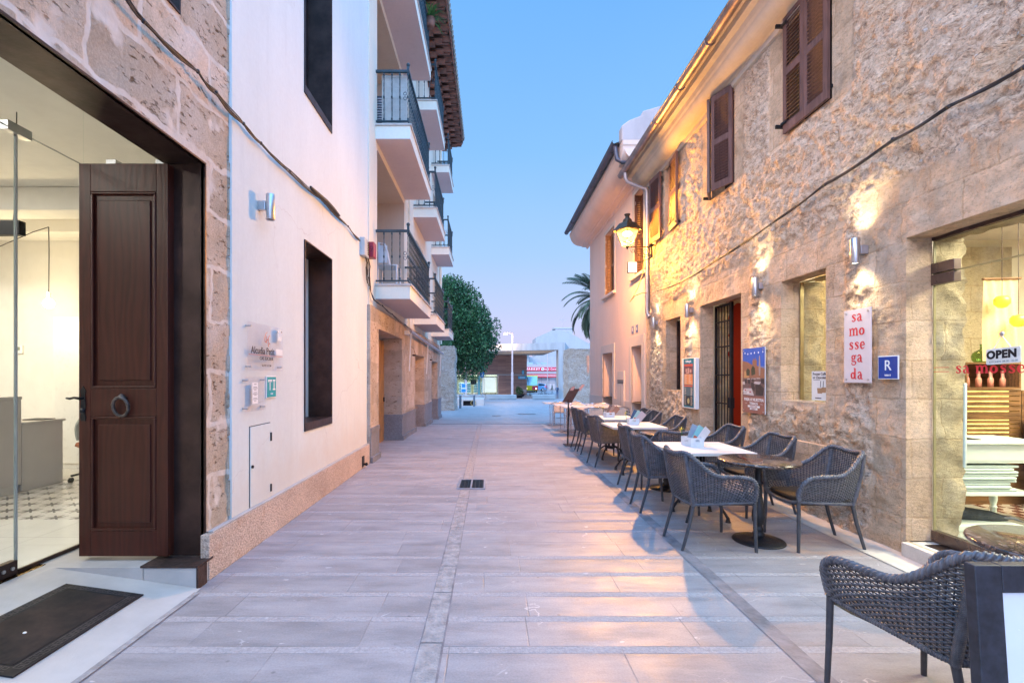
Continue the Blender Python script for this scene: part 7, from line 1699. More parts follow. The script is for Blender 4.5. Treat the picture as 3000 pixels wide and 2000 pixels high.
# bollards
def bollard(x, y, l):
    t = thing('bollard', l, 'bollard', (x, y, gz(y)), 'steel bollards'); MB().cyl((x, y, gz(y) - .05), (x, y, gz(y) + .80), .075, n=18).build('post', M('blue grey steel', (.10, .14, .17), .5, .3), t); MB().cyl((x, y, gz(y) + .801), (x, y, gz(y) + .84), .08, .06, 18).build('cap', m_zinc, t)
bollard(-1.84, 29.8, 'left steel bollard by the stone wall stump'); bollard(-1.08, 32.8, 'right steel bollard in front of the low concrete bench')
m_conc = M('pale concrete', (.38, .38, .37), .8, 0, .08, 1.2, .2, 20); m_conc2 = M('shuttered concrete', (.33, .34, .34), .8, 0, .16, .5, .3, 8, stretch=(3, 3, .5))
t = thing('concrete_bench', 'low concrete planter bench with a dark niche behind the bollards', 'bench', (-2.2, 35, gz(35))); q = MB(); q.box(-4.6, -1.95, 34.8, 36.6, gz(35) - .2, gz(35) + .50); q.box(-1.1, -.42, 34.8, 36.6, gz(35) - .2, gz(35) + .50); q.box(-1.95, -1.1, 34.8, 36.6, gz(35) + .36, gz(35) + .50); q.box(-1.95, -1.1, 35.2, 36.6, gz(35) - .2, gz(35) + .36); q.build('concrete_block', m_conc, t, .01); MB().box(-1.94, -1.11, 35.17, 35.19, gz(35), gz(35) + .35).build('dark_niche', m_black, t)
t = thing('bicycle_wheel', 'small brass coloured wheel leaning in the bench niche', 'wheel', (-1.2, 34.7, gz(35))); pts = [(-1.2 + .18 * math.cos(a), 34.75, gz(35) + .2 + .18 * math.sin(a)) for a in np.linspace(0, 6.283, 24, endpoint=False)]; MB().tube(pts, .02, 6, closed=True).build('tyre', M('brass rim', (.35, .25, .08), .5), t)
for x0, x1, l in ((-4.6, -.5, 'long pale concrete bench block below the tourist office glass, left part'), (-.44, 3.15, 'long pale concrete bench block below the tourist office glass, right part'), (5.05, 7.75, 'short pale concrete bench block in front of the bus')):
    t = thing('bench_block', l, 'bench', ((x0 + x1) / 2, 57, gz(57)), 'concrete bench blocks on the plaza'); MB().box(x0, x1, 56.4, 57.6, gz(57) + .06, gz(57) + .56).build('concrete_block', m_conc, t, .02); MB().box(x0 + .3, x1 - .05, 56.6, 57.5, gz(57) - .1, gz(57) + .06).build('recessed_plinth', m_black, t)
# street lamp
t = thing('plaza_lamp', 'tall square street lamp with a glowing head over the plaza', 'street lamp', (2.9, 61, gz(61))); z0 = gz(61); zt = 1.5 + 123 * 61 / 1400 
m_lp = M('pinkish lamp column', (.50, .42, .42), .5); MB().box(2.72, 3.0, 60.9, 61.1, z0, z0 + 3.4).build('lower_column', m_lp, t, .02); MB().box(2.77, 2.96, 60.93, 61.07, z0 + 3.4, zt).build('upper_column', m_lp, t)
MB().box(1.75, 2.96, 60.85, 61.15, zt - .02, zt + .14).build('arm', M('grey arm', (.22, .22, .24), .5), t); MB().box(-.50 + 2.3, 2.3, 60.9, 61.1, zt - .06, zt - .021).ball((2.0, 61, zt - .02), .20, 12, (1.2, .8, .5)).build('lamp_head', EM('peach street lamp', (1, .55, .28), 9), t); point('lamp_light', (2.0, 60.8, zt - .4), 700, (1, .62, .38), .2, t)
t = thing('lamp_column', 'pinkish lamp column cut off by the tree crown', 'street lamp', (-3.75, 60, gz(60))); MB().box(-3.0, -2.78, 57.9, 58.1, gz(58), 7.5).build('column', m_lp, t); MB().box(-3.0, -1.8, 57.9, 58.1, 7.3, 7.4).build('arm', m_zinc, t)
# traffic sign
m_pole = M('sign pole steel', (.35, .42, .48), .4, .6); y = 48
t = thing('traffic_sign', 'pole with a small square sign over a round blue pedestrian sign', 'traffic sign', (-.76, y, gz(y))); MB().cyl((-.76, y, gz(y)), (-.76, y, 1.5 + 95 * y / 1400), .035, n=10).build('pole', m_pole, t)
def Q(x, yy): return ((x - 1435) * y / 1400, 1.5 + (1100 - yy) * y / 1400)
def disc(mb, cx, cz, rx, rz_, yy, th=.01, n=28): mb.prism([(cx + rx * math.cos(a), cz + rz_ * math.sin(a)) for a in np.linspace(0, 2 * math.pi, n, endpoint=False)], FC(yy), 0, th)
bl = flatm('traffic blue', (.02, .25, .62)); q = MB(); disc(q, -.76, 1.5 + 4 * y / 1400 + .12 + .0, .235, .38, y - .04); 
cz = Q(0, 1097)[1]; q = MB(); disc(q, -.76, cz, .22, .33, y - .04); q.build('round_sign', bl, t); q = MB(); disc(q, -.76, cz + .17, .035, .035, y - .052, .004, 12); q.prism([(-.80, cz + .12), (-.72, cz + .12), (-.68, cz - .02), (-.71, cz - .03), (-.735, cz + .03), (-.73, cz - .07), (-.69, cz - .20), (-.73, cz - .20), (-.76, cz - .08), (-.79, cz - .20), (-.83, cz - .20), (-.79, cz - .06), (-.80, cz)], FC(y - .052), 0, .004); q.build('walking_figure', m_paper, t)
cz = Q(0, 1078)[1]; MB().prism(rct(-.92, -.60, cz - .27, cz + .27), FC(y - .04), 0, .01).build('square_sign', flatm('pale blue sign', (.45, .65, .78)), t); MB().prism([(-.86, cz + .12), (-.66, cz - .06), (-.70, cz - .10), (-.90, cz + .06)], FC(y - .052), 0, .003).prism([(-.88, cz - .18), (-.80, cz + .02), (-.74, cz + .02), (-.82, cz - .2)], FC(y - .052), 0, .003).build('sign_symbol', flatm('dark symbol', (.10, .10, .14)), t)
y = 56
t = thing('information_sign', 'small blue and white notice on a post left of the traffic sign', 'sign', (-3.2, 55, gz(55))); MB().prism(rct(-3.35, -2.75, -.45, .62), FC(55.5), 0, .02).build('sign_plate', flatm('white plate', (.6, .72, .80)), t); MB().prism(rct(-3.25, -2.85, .12, .55), FC(55.47), 0, .01).prism(rct(-3.3, -2.8, -.40, -.05), FC(55.47), 0, .01).build('blue_fields', bl, t); MB().cyl((-3.05, 55.55, gz(55)), (-3.05, 55.55, -.2), .04, n=8).build('post', m_pole, t)

# ---------------------------------------------------------------- tourist office: timber clad wall, glass, concrete portal
of = thing('tourist_office', 'low timber clad tourist office with lit glass front and concrete canopy', 'building', (0, 78, -1.62)); Z0 = -1.62
def clad():
    m, nt, p, co = newmat('timber cladding'); s = nd(nt, 'ShaderNodeSeparateXYZ', {0: co})
    v = nd(nt, 'ShaderNodeCombineXYZ', {0: s.outputs[0], 1: s.outputs[2]})
    bk = nd(nt, 'ShaderNodeTexBrick', {'Vector': v.outputs[0], 'Color1': (.22, .13, .11, 1), 'Color2': (.44, .26, .20, 1), 'Mortar': (.10, .06, .06, 1), 'Scale': 1.0, 'Mortar Size': .012, 'Brick Width': 2.6, 'Row Height': .20})
    c = mixc(nt, .4, bk.outputs[0], ramp(nt, noise(nt, vscale(nt, co, (.4, .4, 5)), 2.0, 4), [(.3, (.20, .14, .14)), (.7, (.46, .28, .22))]).outputs[0]); nt.links.new(c, p.inputs['Base Color']); p.inputs['Roughness'].default_value = .6; return m
m_clad = clad(); YF = 78.0
MB().box(-22, 6.05, YF, YF + 8, 1.75, 5.3).build('clad_upper_wall', m_clad, of); MB().box(1.4, 6.05, YF, YF + 8, Z0, 1.55).build('clad_pier', m_clad, of); MB().box(-22, 6.04, YF + .02, YF + 8, 1.55, 1.75).build('white_band', m_conc, of)
MB().box(-22, 1.4, YF + 7.5, YF + 8, Z0, 1.55).build('office_back_wall', M('office interior wall', (.70, .72, .55), .7), of); MB().box(-22, 1.4, YF + .1, YF + 7.5, Z0 + .1, Z0 + .14).build('office_floor', m_conc, of)
MB().box(-22, 1.38, YF + .04, YF + .06, Z0 + .2, 1.54).build('glass_front', m_glass, of); q = MB()
for x in (-16, -12.5, -8.6, -4.1, -1.95, -.95, 1.3): q.box(x - .06, x + .06, YF, YF + .1, Z0, 1.55)
q.build('mullions', m_zinc, of); MB().box(-4.1, -3.7, YF - .02, YF + .03, Z0, 1.54).box(-1.95, -1.55, YF - .02, YF + .03, Z0, 1.54).build('teal_glass_fins', flatm('teal glass', (.10, .32, .40), .2), of)
MB().box(-20, 1.2, YF + 2, YF + 3, 1.50, 1.54).build('strip_lights', EM('office strip light', (.92, 1, .72), 5), of); area('office_light', (-4, YF + 2.5, 1.4), 12, 2, 220, (.95, 1, .75), par=of)
MB().box(-1.3, 1.1, YF + 1.2, YF + 1.25, Z0 + .35, 1.2).build('lit_panel', EM('bright display wall', (.92, 1, .88), .85, .5), of)
for i in range(9):
    x = -11.5 + i * 1.25; q = thing('brochure_rack', 'blue brochure rack number %s from the left in the office' % ['one', 'two', 'three', 'four', 'five', 'six', 'seven', 'eight', 'nine'][i], 'rack', (x, YF + 3, Z0), 'brochure racks in the tourist office'); r_ = MB(); r_.box(x, x + .8, YF + 3.1, YF + 3.2, Z0 + .14, Z0 + 2.0); r_.build('rack_frame', flatm('pale frame', (.65, .70, .70)), q); b_ = MB()
    for k in range(4): b_.box(x + .05, x + .75, YF + 2.9, YF + 3.09, Z0 + .35 + k * .42, Z0 + .62 + k * .42)
    b_.build('brochures', flatm('blue brochures', (.12, .28, .42)), q)
t = thing('office_screen', 'dark wall screen inside the tourist office', 'screen', (-2.6, YF + 1, .5)); MB().box(-3.2, -2.2, YF + 1.3, YF + 1.36, .05, .85).build('screen_panel', m_black, t)
# canopy slab and pillar
cp = MB(); cp.prism([(1.2, 4.72), (8.9, 5.0), (8.9, 4.84), (1.2, 4.72)], FC(62), 0, 0)
c2 = MB(); c2.add([(-6, 62, 4.55), (8.9, 62, 4.86), (8.9, 62, 5.80), (-6, 62, 5.35), (-6, 80, 4.9), (8.9, 80, 4.9), (8.9, 80, 5.9), (-6, 80, 5.9)], [(0, 1, 2, 3), (7, 6, 5, 4), (0, 4, 5, 1), (3, 2, 6, 7), (0, 3, 7, 4), (1, 5, 6, 2)]); c2.build('canopy_slab', m_conc2, of)
MB().box(8.9, 9.75, 62.0, 64, gz(63) - .2, 5.82).build('concrete_pillar', m_conc2, of); c3 = MB(); c3.add([(9.75, 62, gz(62)), (9.75, 62, 5.82), (13.5, 78, 5.3), (13.5, 78, gz(78)), (9.70, 62.4, gz(62)), (9.70, 62.4, 5.82), (13.3, 78.3, 5.3), (13.3, 78.3, gz(78))], [(0, 1, 2, 3), (4, 7, 6, 5), (1, 5, 6, 2)]); c3.build('side_wall', m_conc2, of)
area('canopy_uplight', (5.8, 68, 0.5), 5, 5, 260, (1, .68, .42), rot=(math.pi, 0, 0), par=of)
t = thing('info_sign', 'turquoise i information sign with a small panel on the timber wall', 'sign', (5.3, YF - .1, 2)); q = MB(); disc(q, 5.42, 2.05, .20, .34, YF - .06, .03); q.prism(rct(4.65, 5.95, .97, 1.42), FC(YF - .06), 0, .03); q.build('turquoise_plates', flatm('info turquoise', (.0, .42, .68)), t); text('i', .62, m_paper, t, FC(YF - .09), 5.42, 2.02, .002, bold=.01); q = MB(); q.prism(rct(4.85, 5.75, 1.24, 1.30), FC(YF - .09), 0, .004).prism(rct(4.85, 5.75, 1.09, 1.15), FC(YF - .09), 0, .004); q.build('white_text_lines', m_paper, t)
t = thing('wooden_bench', 'grey slatted bench at the foot of the timber pier', 'bench', (5.2, 74, Z0)); q = MB(); q.box(4.5, 6.3, 74, 74.4, Z0 + .42, Z0 + .47); q.build('seat', m_conc, t); q = MB()
for k in range(3): q.box(4.5, 5.7, 74.42, 74.46, Z0 + .6 + k * .14, Z0 + .70 + k * .14)
q.build('backrest', m_conc, t)
for x in (4.6, 6.2): MB().box(x, x + .06, 74, 74.4, Z0, Z0 + .42).build('leg', m_black, t)
y = 66
t = thing('bowl_planter', 'black bowl planter with a leafy shrub by the timber pier', 'planter', (4.05, y, Z0)); MB().lathe([(0, .06), (.35, .08), (.66, .32), (.84, .56), (.78, .56), (.6, .35), (0, .3)], (4.05, y, Z0), 24).build('bowl', m_black, t)
for a in range(3): MB().cyl((4.05 + .35 * math.cos(a * 2.1), y + .35 * math.sin(a * 2.1), Z0), (4.05 + .35 * math.cos(a * 2.1), y + .35 * math.sin(a * 2.1), Z0 + .12), .05, n=8).build('foot', m_black, t)
def leaf_mat(name, c, var=.5):
    m, nt, p, co = newmat(name); oi = nd(nt, 'ShaderNodeNewGeometry')
    r = ramp(nt, oi.outputs['Random Per Island'], [(0, tuple(k * (1 - var) for k in c)), (.6, c), (1, tuple(k * (1 + var) for k in c))]).outputs[0]
    c2 = mixc(nt, 1.0, r, ramp(nt, noise(nt, co, .9, 3), [(.3, .7), (.7, 1.3)]).outputs[0], 'MULTIPLY'); nt.links.new(c2, p.inputs['Base Color']); p.inputs['Roughness'].default_value = .55
    tr = nd(nt, 'ShaderNodeBsdfTranslucent', {0: c2}); mx = nd(nt, 'ShaderNodeMixShader', {0: .25, 1: p.outputs[0], 2: tr.outputs[0]}); nt.links.new(mx.outputs[0], [q for q in nt.nodes if q.type == 'OUTPUT_MATERIAL'][0].inputs[0]); return m
m_leaf = leaf_mat('ficus leaf', (.036, .115, .045), .75); m_leaf2 = leaf_mat('shrub leaf', (.04, .11, .04)); m_bark = wood_mat('bark', (.11, .085, .06), .9)
def crown(lobes, n, size, mat, parent, seed=1, name='crown', outer=.55):
    g = np.random.default_rng(seed); V = []; F = []; k = 0; tot = sum(l[3] ** 2 for l in lobes)
    for (cx, cy2, cz, r, sz) in lobes:
        m = int(n * r * r / tot); d = g.normal(size=(m, 3)); d /= np.linalg.norm(d, axis=1)[:, None]; rad = r * (outer + (1.06 - outer) * g.random(m) ** .6)
        lump = 1 + .30 * (fbm(d[:, 0] * 2.6 + cx, d[:, 1] * 2.6 + cz, d[:, 2] * 2.6 + 9, 3) - .5) * 2
        P = np.array([cx, cy2, cz]) + d * (rad * lump)[:, None] * np.array([1, 1, sz])
        for p, dd in zip(P, d):
            a = Vector(dd + g.normal(size=3) * .55 + np.array([0, 0, .25])).normalized(); b = a.cross(Vector(g.normal(size=3))).normalized(); L = size * g.uniform(.7, 1.4); w = L * .38; p = Vector(p)
            V += [tuple(p), tuple(p + a * L * .5 + b * w), tuple(p + a * L), tuple(p + a * L * .5 - b * w)]; F.append((k, k + 1, k + 2, k + 3)); k += 4
    me = bpy.data.meshes.new(name); me.from_pydata(V, [], F); me.materials.append(mat); o = bpy.data.objects.new(name, me); col.objects.link(o); attach(o, parent); return o
crown([(4.05, 66, Z0 + .95, .42, 1.1), (3.9, 66, Z0 + 1.25, .28, 1.2), (4.3, 66, Z0 + .8, .3, 1)], 900, .11, m_leaf2, t, 3, 'shrub')
# big clipped ficus
TY = 45.0
ft_ = thing('ficus_tree', 'large dark green ficus tree with a dense rounded crown', 'tree', (-3.6, TY, gz(TY)))
tk = MB(); tk.tube([(-5.0, TY, gz(TY)), (-4.9, TY, 1.2), (-4.7, TY, 3.2), (-4.5, TY, 5.5), (-4.4, TY, 8)], [.42, .34, .3, .22, .08], 12)
for k in range(9): a = k * .7; tk.tube([(-4.7, TY, 2.4 + k * .3), (-4.6 + 1.3 * math.cos(a), TY + 1.3 * math.sin(a), 4 + k * .35), (-4.5 + 2.8 * math.cos(a), TY + 2.6 * math.sin(a), 5.0 + k * .4)], [.16, .1, .03], 7)
tk.build('trunk', m_bark, ft_)
lob = []
g = np.random.default_rng(5)
prof_ = [(3.0, 4.4), (4.0, 5.8), (5.2, 5.9), (6.4, 5.1), (7.6, 4.1), (8.6, 2.9), (9.5, 1.7)]
cxx = -4.5
for z, r in prof_:
    m = int(r * 2.6)
    for i in range(m):
        a = 6.283 * i / m + g.random() * .5; rr2 = r * g.uniform(.62, .80); xx = cxx + rr2 * math.cos(a)
        lob.append((xx, TY + rr2 * .8 * math.sin(a), z + g.uniform(-.35, .35) + .0, g.uniform(.8, 1.35), g.uniform(1.1, 1.7)))
lob += [(cxx, TY, 5.2, 4.3, .8), (cxx, TY, 7.4, 2.8, 1.0), (-4.0, TY - .5, 9.8, .5, 1.9), (-2.9, TY, 9.1, .45, 1.9), (-1.7, TY, 8.1, .4, 1.9), (-.5, TY, 7.4, .4, 1.8), (.6, TY, 6.2, .4, 1.6)]
crown(lob, 80000, .17, m_leaf, ft_, 4, outer=.62)
# small creeper on the stump
t = thing('creeper', 'bright green creeper on top of the left stone stump', 'plant', (-2.6, 27, 3)); crown([(-2.7, 27.2, 3.3, .55, .7), (-3.4, 27.2, 3.35, .6, .7)], 1500, .09, m_leaf2, t, 8, 'foliage')
# palm behind the pink house
PX, PYY, PZ = 8.75, 38.0, 7.5
pm = thing('date_palm', 'date palm with arching fronds beyond the pink house', 'palm tree', (PX, PYY, gz(PYY)))
MB().tube([(PX, PYY, gz(PYY)), (PX - .05, PYY, 3), (PX, PYY, PZ - .2)], [.34, .28, .30], 14).build('trunk', m_bark, pm)
m_palm = leaf_mat('palm leaflet', (.055, .085, .05), .35)
g = np.random.default_rng(12)
for i in range(64):
    a = 6.283 * i / 64 * 3.3 + g.random() * .3; el = R(g.uniform(-40, 78)); L = g.uniform(2.9, 3.9); h = Vector((math.cos(a), math.sin(a), 0)); c = Vector((PX, PYY, PZ)); pts = []
    for k in range(15):
        s = k / 14; ang_ = el - s * R(95) * (0.6 + .4 * math.cos(el)); 
        pts.append(c.copy()); c = c + (h * math.cos(ang_) + Vector((0, 0, math.sin(ang_)))) * L / 14
    q = MB(); q.tube(pts, [.035 - .03 * k / 14 for k in range(15)], 5)
    for k in range(1, 14):
        for sub in range(3):
            p = pts[k].lerp(pts[min(14, k + 1)], sub / 3); tn = (pts[min(14, k + 1)] - pts[k - 1]).normalized(); sd = tn.cross(Vector((0, 0, 1))).normalized(); up = sd.cross(tn)
            ll_ = .62 * math.sin(math.pi * (.12 + .84 * k / 14)) + .08
            for s in (1, -1):
                d = (tn * .75 + sd * s * .8 + up * .15 - Vector((0, 0, .35))).normalized(); w = tn.cross(d).cross(d).normalized() * .034; e_ = p + d * ll_ + Vector((0, 0, -.08)); q.add([p - w * .5, p + d * ll_ * .5 + w, e_, p + d * ll_ * .5 - w], [(0, 1, 2, 3)])
    q.build('frond', m_palm, pm)
# ---------------------------------------------------------------- supermarket, houses behind
m_wh = plaster_mat('far white render', (.42, .42, .43)); m_wh2 = plaster_mat('far grey white render', (.36, .37, .38))
YS = 100
sm_ = thing('supermarket', 'white supermarket with red lettered fascia and red awnings', 'shop', (10, YS, Z0))
MB().box(4, 16.6, YS, YS + 8, Z0, 3.9).build('shop_wall', m_wh, sm_)
MB().box(4, 14.45, YS - .25, YS - .001, 2.50, 3.25).build('red_fascia', flatm('red fascia', (.62, .02, .06)), sm_); f = FC(YS - .26)
text('SUPERMARKET', .56, m_paper, sm_, f, 10.45, 2.87, bold=.022, align='RIGHT', name='white_lettering', sx=1.12, shear=.15); text('Fresh Corner', .56, m_paper, sm_, f, 12.72, 2.87, bold=.012, name='white_lettering', sx=.86, shear=.25)
q = MB(); disc(q, 11.02, 2.88, .30, .29, YS - .26, .01, 12); q.build('flower_emblem', m_paper, sm_); q = MB(); disc(q, 11.04, 2.90, .15, .14, YS - .275, .008, 10); q.build('emblem_centre', flatm('teal emblem', (.05, .35, .30)), sm_)
q = MB(); q.box(4, 14.3, YS - .2, YS - .0, 1.85, 2.35); q.build('white_band', m_wh2, sm_)
for x0, x1 in ((4, 7.9), (8.0, 14.0)):
    q = MB(); q.add([(x0, YS - .01, 1.84), (x1, YS - .01, 1.84), (x1, YS - 1.5, 1.45), (x0, YS - 1.5, 1.45), (x0, YS - 1.5, 1.15), (x1, YS - 1.5, 1.15)], [(0, 1, 2, 3), (3, 2, 5, 4)]); aw_ = q.build('awning', flatm('red awning', (.60, .05, .06), .8), sm_); MB().box(x0, x1, YS - 1.53, YS - 1.50, 1.46, 1.56).build('awning_bar', m_paper, aw_)
for x0, x1 in ((8.6, 10.8), (10.9, 12.3), (12.45, 13.6)):
    w_ = MB().box(x0, x1, YS - .03, YS - .01, -1.3, 1.2).build('shop_window', flatm('bright shop glass', (.62, .58, .60), .3), sm_); MB().box(x0, x1, YS - .07, YS - .031, -.1, 0).build('window_bar', m_wh, w_)
q = MB(); q.prism(rct(8.65, 9.3, -.15, .35), FC(YS - .05), 0, .01); q.prism([(8.7, -.9), (9.2, -1.0), (9.15, -.7), (8.75, -.6)], FC(YS - .05), 0, .01); q.build('poster', flatm('brown poster', (.30, .20, .20)), sm_)
q = MB(); q.add([(14.7, YS, 1.8), (16.6, YS, 1.8), (16.6, YS - 1.3, 1.2), (15.0, YS - 1.3, 1.2)], [(0, 1, 2, 3)]); q.box(15.0, 16.6, YS - 1.32, YS - 1.3, .95, 1.2); q.build('awning', flatm('red awning', (.60, .05, .06), .8), sm_); MB().box(15.2, 15.7, YS - .05, YS - .01, .1, 1.0).build('door', flatm('green grey door', (.12, .22, .22)), sm_)
t = thing('green_banner', 'narrow yellow green banner beside the shop windows', 'banner', (13.9, YS - 2, 0)); MB().box(13.7, 14.05, YS - 1.7, YS - 1.68, -.9, .95).build('banner_cloth', flatm('lime banner', (.50, .68, .10)), t); MB().cyl((13.68, YS - 1.69, Z0), (13.68, YS - 1.69, 1.0), .03, n=8).build('pole', m_pole, t)
for x, s, l in ((8.0, 1.0, 'largest dark rooftop air conditioner duct above the red sign'), (10.2, .6, 'middle small rooftop unit above the red sign'), (11.2, .8, 'right rooftop unit above the red sign')):
    t = thing('rooftop_unit', l, 'air conditioner', (x, YS + 2, 3.9)); MB().box(x, x + 1.2 * s, YS + 2, YS + 3, 3.6, 3.9 + .75 * s - .3).cyl((x - .3 * s, YS + 2.5, 4.15 * 1), (x + .2, YS + 2.5, 4.0), .28 * s, n=12).build('unit_body', flatm('grey blue metal', (.28, .38, .45)), t)
def house(label, x0, x1, y0, zt_, mat, roof=None, wins=()):
    t = thing('far_house', label, 'house', ((x0 + x1) / 2, y0, Z0)); MB().box(x0, x1, y0, y0 + 10, Z0, zt_).build('wall', mat, t)
    if roof: q = MB(); q.prism(roof, lambda u, v, w: (u, y0 + w, v), 0.05, 9.9); q.build('roof', mat, t)
    for (a, b, c, d) in wins:
        w_ = MB().box(a, b, y0 - .05, y0 - .005, c, d).build('window', flatm('far window', (.10, .14, .18), .3), t); MB().box(a - .1, b + .1, y0 - .16, y0 - .051, c - .12, c - .02).build('sill', m_conc, w_)
    return t
h = house('white house with tiled canopy seen under the concrete portal', 3.5, 9.2, 112, 6.4, m_wh, None, [(7.2, 8.3, 4.6, 5.5), (5.4, 6.4, 4.6, 5.5)]); MB().add([(5.8, 111.9, 6.8), (8.9, 111.9, 6.8), (9.2, 110.6, 6.1), (5.5, 110.6, 6.1)], [(0, 1, 2, 3)]).build('tiled_canopy', m_terra2, h); MB().box(5.6, 9.0, 110.9, 111.9, 3.9, 4.5).build('balcony', m_wh, h)
h = house('large pale house with a stepped gable above the concrete canopy', 12.0, 26.5, 125, 8.8, m_wh2, [(12.0, 8.7), (12.0, 11.4), (16.3, 13.3), (18.6, 13.4), (22.8, 11.7), (26.5, 9.6), (26.5, 8.7)], [(21.3, 22.1, 7.4, 8.4)]); MB().box(17.4, 22.0, 127, 131, 10.5, 13.9).box(17.0, 22.4, 126.8, 131.2, 13.9, 14.3).build('rooftop_hut', m_wh, h); MB().box(20.4, 21.1, 126.95, 126.99, 12.4, 13.3).build('window', m_wh2, h)
h = house('pale grey blue house behind the pink house', 26.6, 46, 128, 7.5, m_wh2, [(26.6, 7.4), (26.6, 10.2), (33, 10.6), (40, 9.0), (46, 7.4)]); house('long pale wall beyond the portal', 9.4, 26, 114, 6.0, m_wh); house('dim white house far left behind the tree', -40, -14, 95, 6.5, m_wh2, None, [(-30, -29, 3, 4.5), (-25, -24, 3, 4.5)])
t = thing('tv_antenna', 'thin television antenna above the far stepped roof', 'antenna', (19.6, 128, 14.3)); q = MB(); q.cyl((19.6, 128, 14.2), (19.6, 128, 17.6), .05, n=6); q.bar((18.7, 128, 16.4), (20.5, 128, 16.4), .06); q.bar((19.1, 128, 16.7), (19.1, 128, 16.1), .05); q.bar((20.1, 128, 16.7), (20.1, 128, 16.1), .05); q.build('aerial', m_zinc, t)
y = 92
t = thing('slim_lamp_post', 'slim pole with a warm lit top in front of the supermarket', 'street lamp', (11.1, y, Z0)); MB().cyl((11.1, y, Z0), (11.1, y, 6.2), .09, .07, 10).build('pole', m_lp, t); MB().box(10.9, 11.9, y - .1, y + .1, 6.2, 6.32).build('arm', m_lp, t)
# bus
BX0, BX1, BY = 5.4, 9.4, 88.0
bs = thing('city_bus', 'yellow and red bus with a large blue windscreen', 'bus', (0, 0, 0)); my_ = flatm('yellow bus paint', (.70, .52, .02), .3); mr_ = flatm('red bus paint', (.62, .04, .07), .3)
bd = MB(); prof_b = [(0, .35), (-.10, .6), (-.12, 1.2), (-.02, 2.0), (.12, 2.9), (.4, 3.15), (7.2, 3.15), (7.2, .35)]
bd.prism(prof_b, lambda u, v, w: (7.0 + w, BY + u, Z0 + v), 0, 2.5); bd.build('bus_body', my_, bs, .06)
q = MB(); q.prism([(-.125, .5), (-.13, 1.22), (-.1, 1.22), (-.1, .5)], lambda u, v, w: (8.4 + w, BY + u, Z0 + v), 0, 1.12); q.build('red_front_panel', mr_, bs)
q = MB(); q.add([(7.12, BY - .135, Z0 + 1.32), (9.40, BY - .135, Z0 + 1.32), (9.36, BY + .11, Z0 + 2.95), (7.16, BY + .11, Z0 + 2.95), (7.12, BY - .10, Z0 + 1.32), (9.40, BY - .10, Z0 + 1.32), (9.36, BY + .14, Z0 + 2.95), (7.16, BY + .14, Z0 + 2.95)], [(0, 1, 2, 3), (4, 7, 6, 5), (0, 4, 5, 1), (3, 2, 6, 7), (0, 3, 7, 4), (1, 5, 6, 2)]); q.build('windscreen', M('reflective bus glass', (.30, .55, .68), .1, .4), bs)
q = MB(); q.tube([(7.25, BY - .15, Z0 + 2.75), (7.35, BY - .42, Z0 + 2.8), (7.5, BY - .45, Z0 + 2.4), (7.55, BY - .42, Z0 + 2.0)], .05, 8); q.build('mirror', m_black, bs)
for x in (7.25, 9.15): q = MB(); disc(q, x, Z0 + .75, .14, .14, BY - .13, .03, 14); q.build('headlight', EM('headlight', (1, .9, .8), 3), bs)
q = MB(); q.box(6.98, 6.995, BY + .6, BY + 6.9, Z0 + 1.3, Z0 + 2.9); q.build('side_windows', m_black, bs)
for yy in (BY + 1.7, BY + 5.6):
    for x in (7.0, 9.28): q = MB(); q.cyl((x, yy, Z0 + .45), (x + .22, yy, Z0 + .45), .45, n=20); q.build('wheel', m_black, bs)
bs.scale = (.93, 1, 1)
# rear of a dark vehicle with red tail lights just showing left of the bus
t = thing('dark_bus', 'dark bus rear with two red tail lights, half hidden by the timber pier', 'bus', (0, 0, 0)); MB().box(4.4, 6.85, 88.5, 97, Z0 + .3, Z0 + 3.2).build('body', M('dark bus', (.03, .035, .045), .3), t, .06); q = MB(); disc(q, 6.55, Z0 + .78, .09, .09, 88.48, .02, 12); disc(q, 6.42, Z0 + .5, .08, .08, 88.48, .02, 12); q.build('tail_light', EM('red tail light', (1, .06, .03), 4), t); MB().box(5.0, 6.7, 88.46, 88.49, Z0 + 1.6, Z0 + 2.8).build('rear_window', M('bus rear glass', (.16, .30, .36), .15), t)
for x in (4.5, 6.5): MB().cyl((x, 91, Z0 + .42), (x + .25, 91, Z0 + .42), .42, n=18).build('wheel', m_black, t)
t.location = (-.45, 0, 0)
# blue hatchback, seen from behind/side
CX, CY = 7.75, 96.5
cr_ = thing('blue_hatchback', 'small light blue hatchback parked beside the bus', 'car', (CX + 1.5, CY, Z0)); mb_ = M('light blue car paint', (.16, .36, .60), .3, .2, .05, 5, coat=.5)
pf = [(0, .35), (.02, .8), (.15, 1.0), (.9, 1.08), (1.45, 1.52), (2.7, 1.56), (3.4, 1.40), (3.62, 1.0), (3.68, .45), (3.5, .3), (.1, .28)]
MB().prism(pf, lambda u, v, w: (CX + u, CY + w, Z0 + v), 0, 1.6).build('body', mb_, cr_, .06, 3)
q = MB(); q.prism([(1.05, 1.10), (1.5, 1.47), (2.05, 1.49), (2.05, 1.08)], lambda u, v, w: (CX + u, CY - .012 + w, Z0 + v), 0, .01); q.prism([(2.15, 1.08), (2.15, 1.49), (2.75, 1.49), (3.25, 1.36), (3.35, 1.1)], lambda u, v, w: (CX + u, CY - .012 + w, Z0 + v), 0, .01); q.build('side_window', M('car glass', (.03, .05, .07), .1), cr_)
for x in (.75, 2.95):
    for yy in (CY - .02, CY + 1.42): w_ = MB().cyl((CX + x, yy, Z0 + .31), (CX + x, yy + .2, Z0 + .31), .31, n=22).build('wheel', m_black, cr_); MB().cyl((CX + x, yy - .02, Z0 + .31), (CX + x, yy + .2, Z0 + .31), .19, n=14).build('rim', m_chrome, w_)
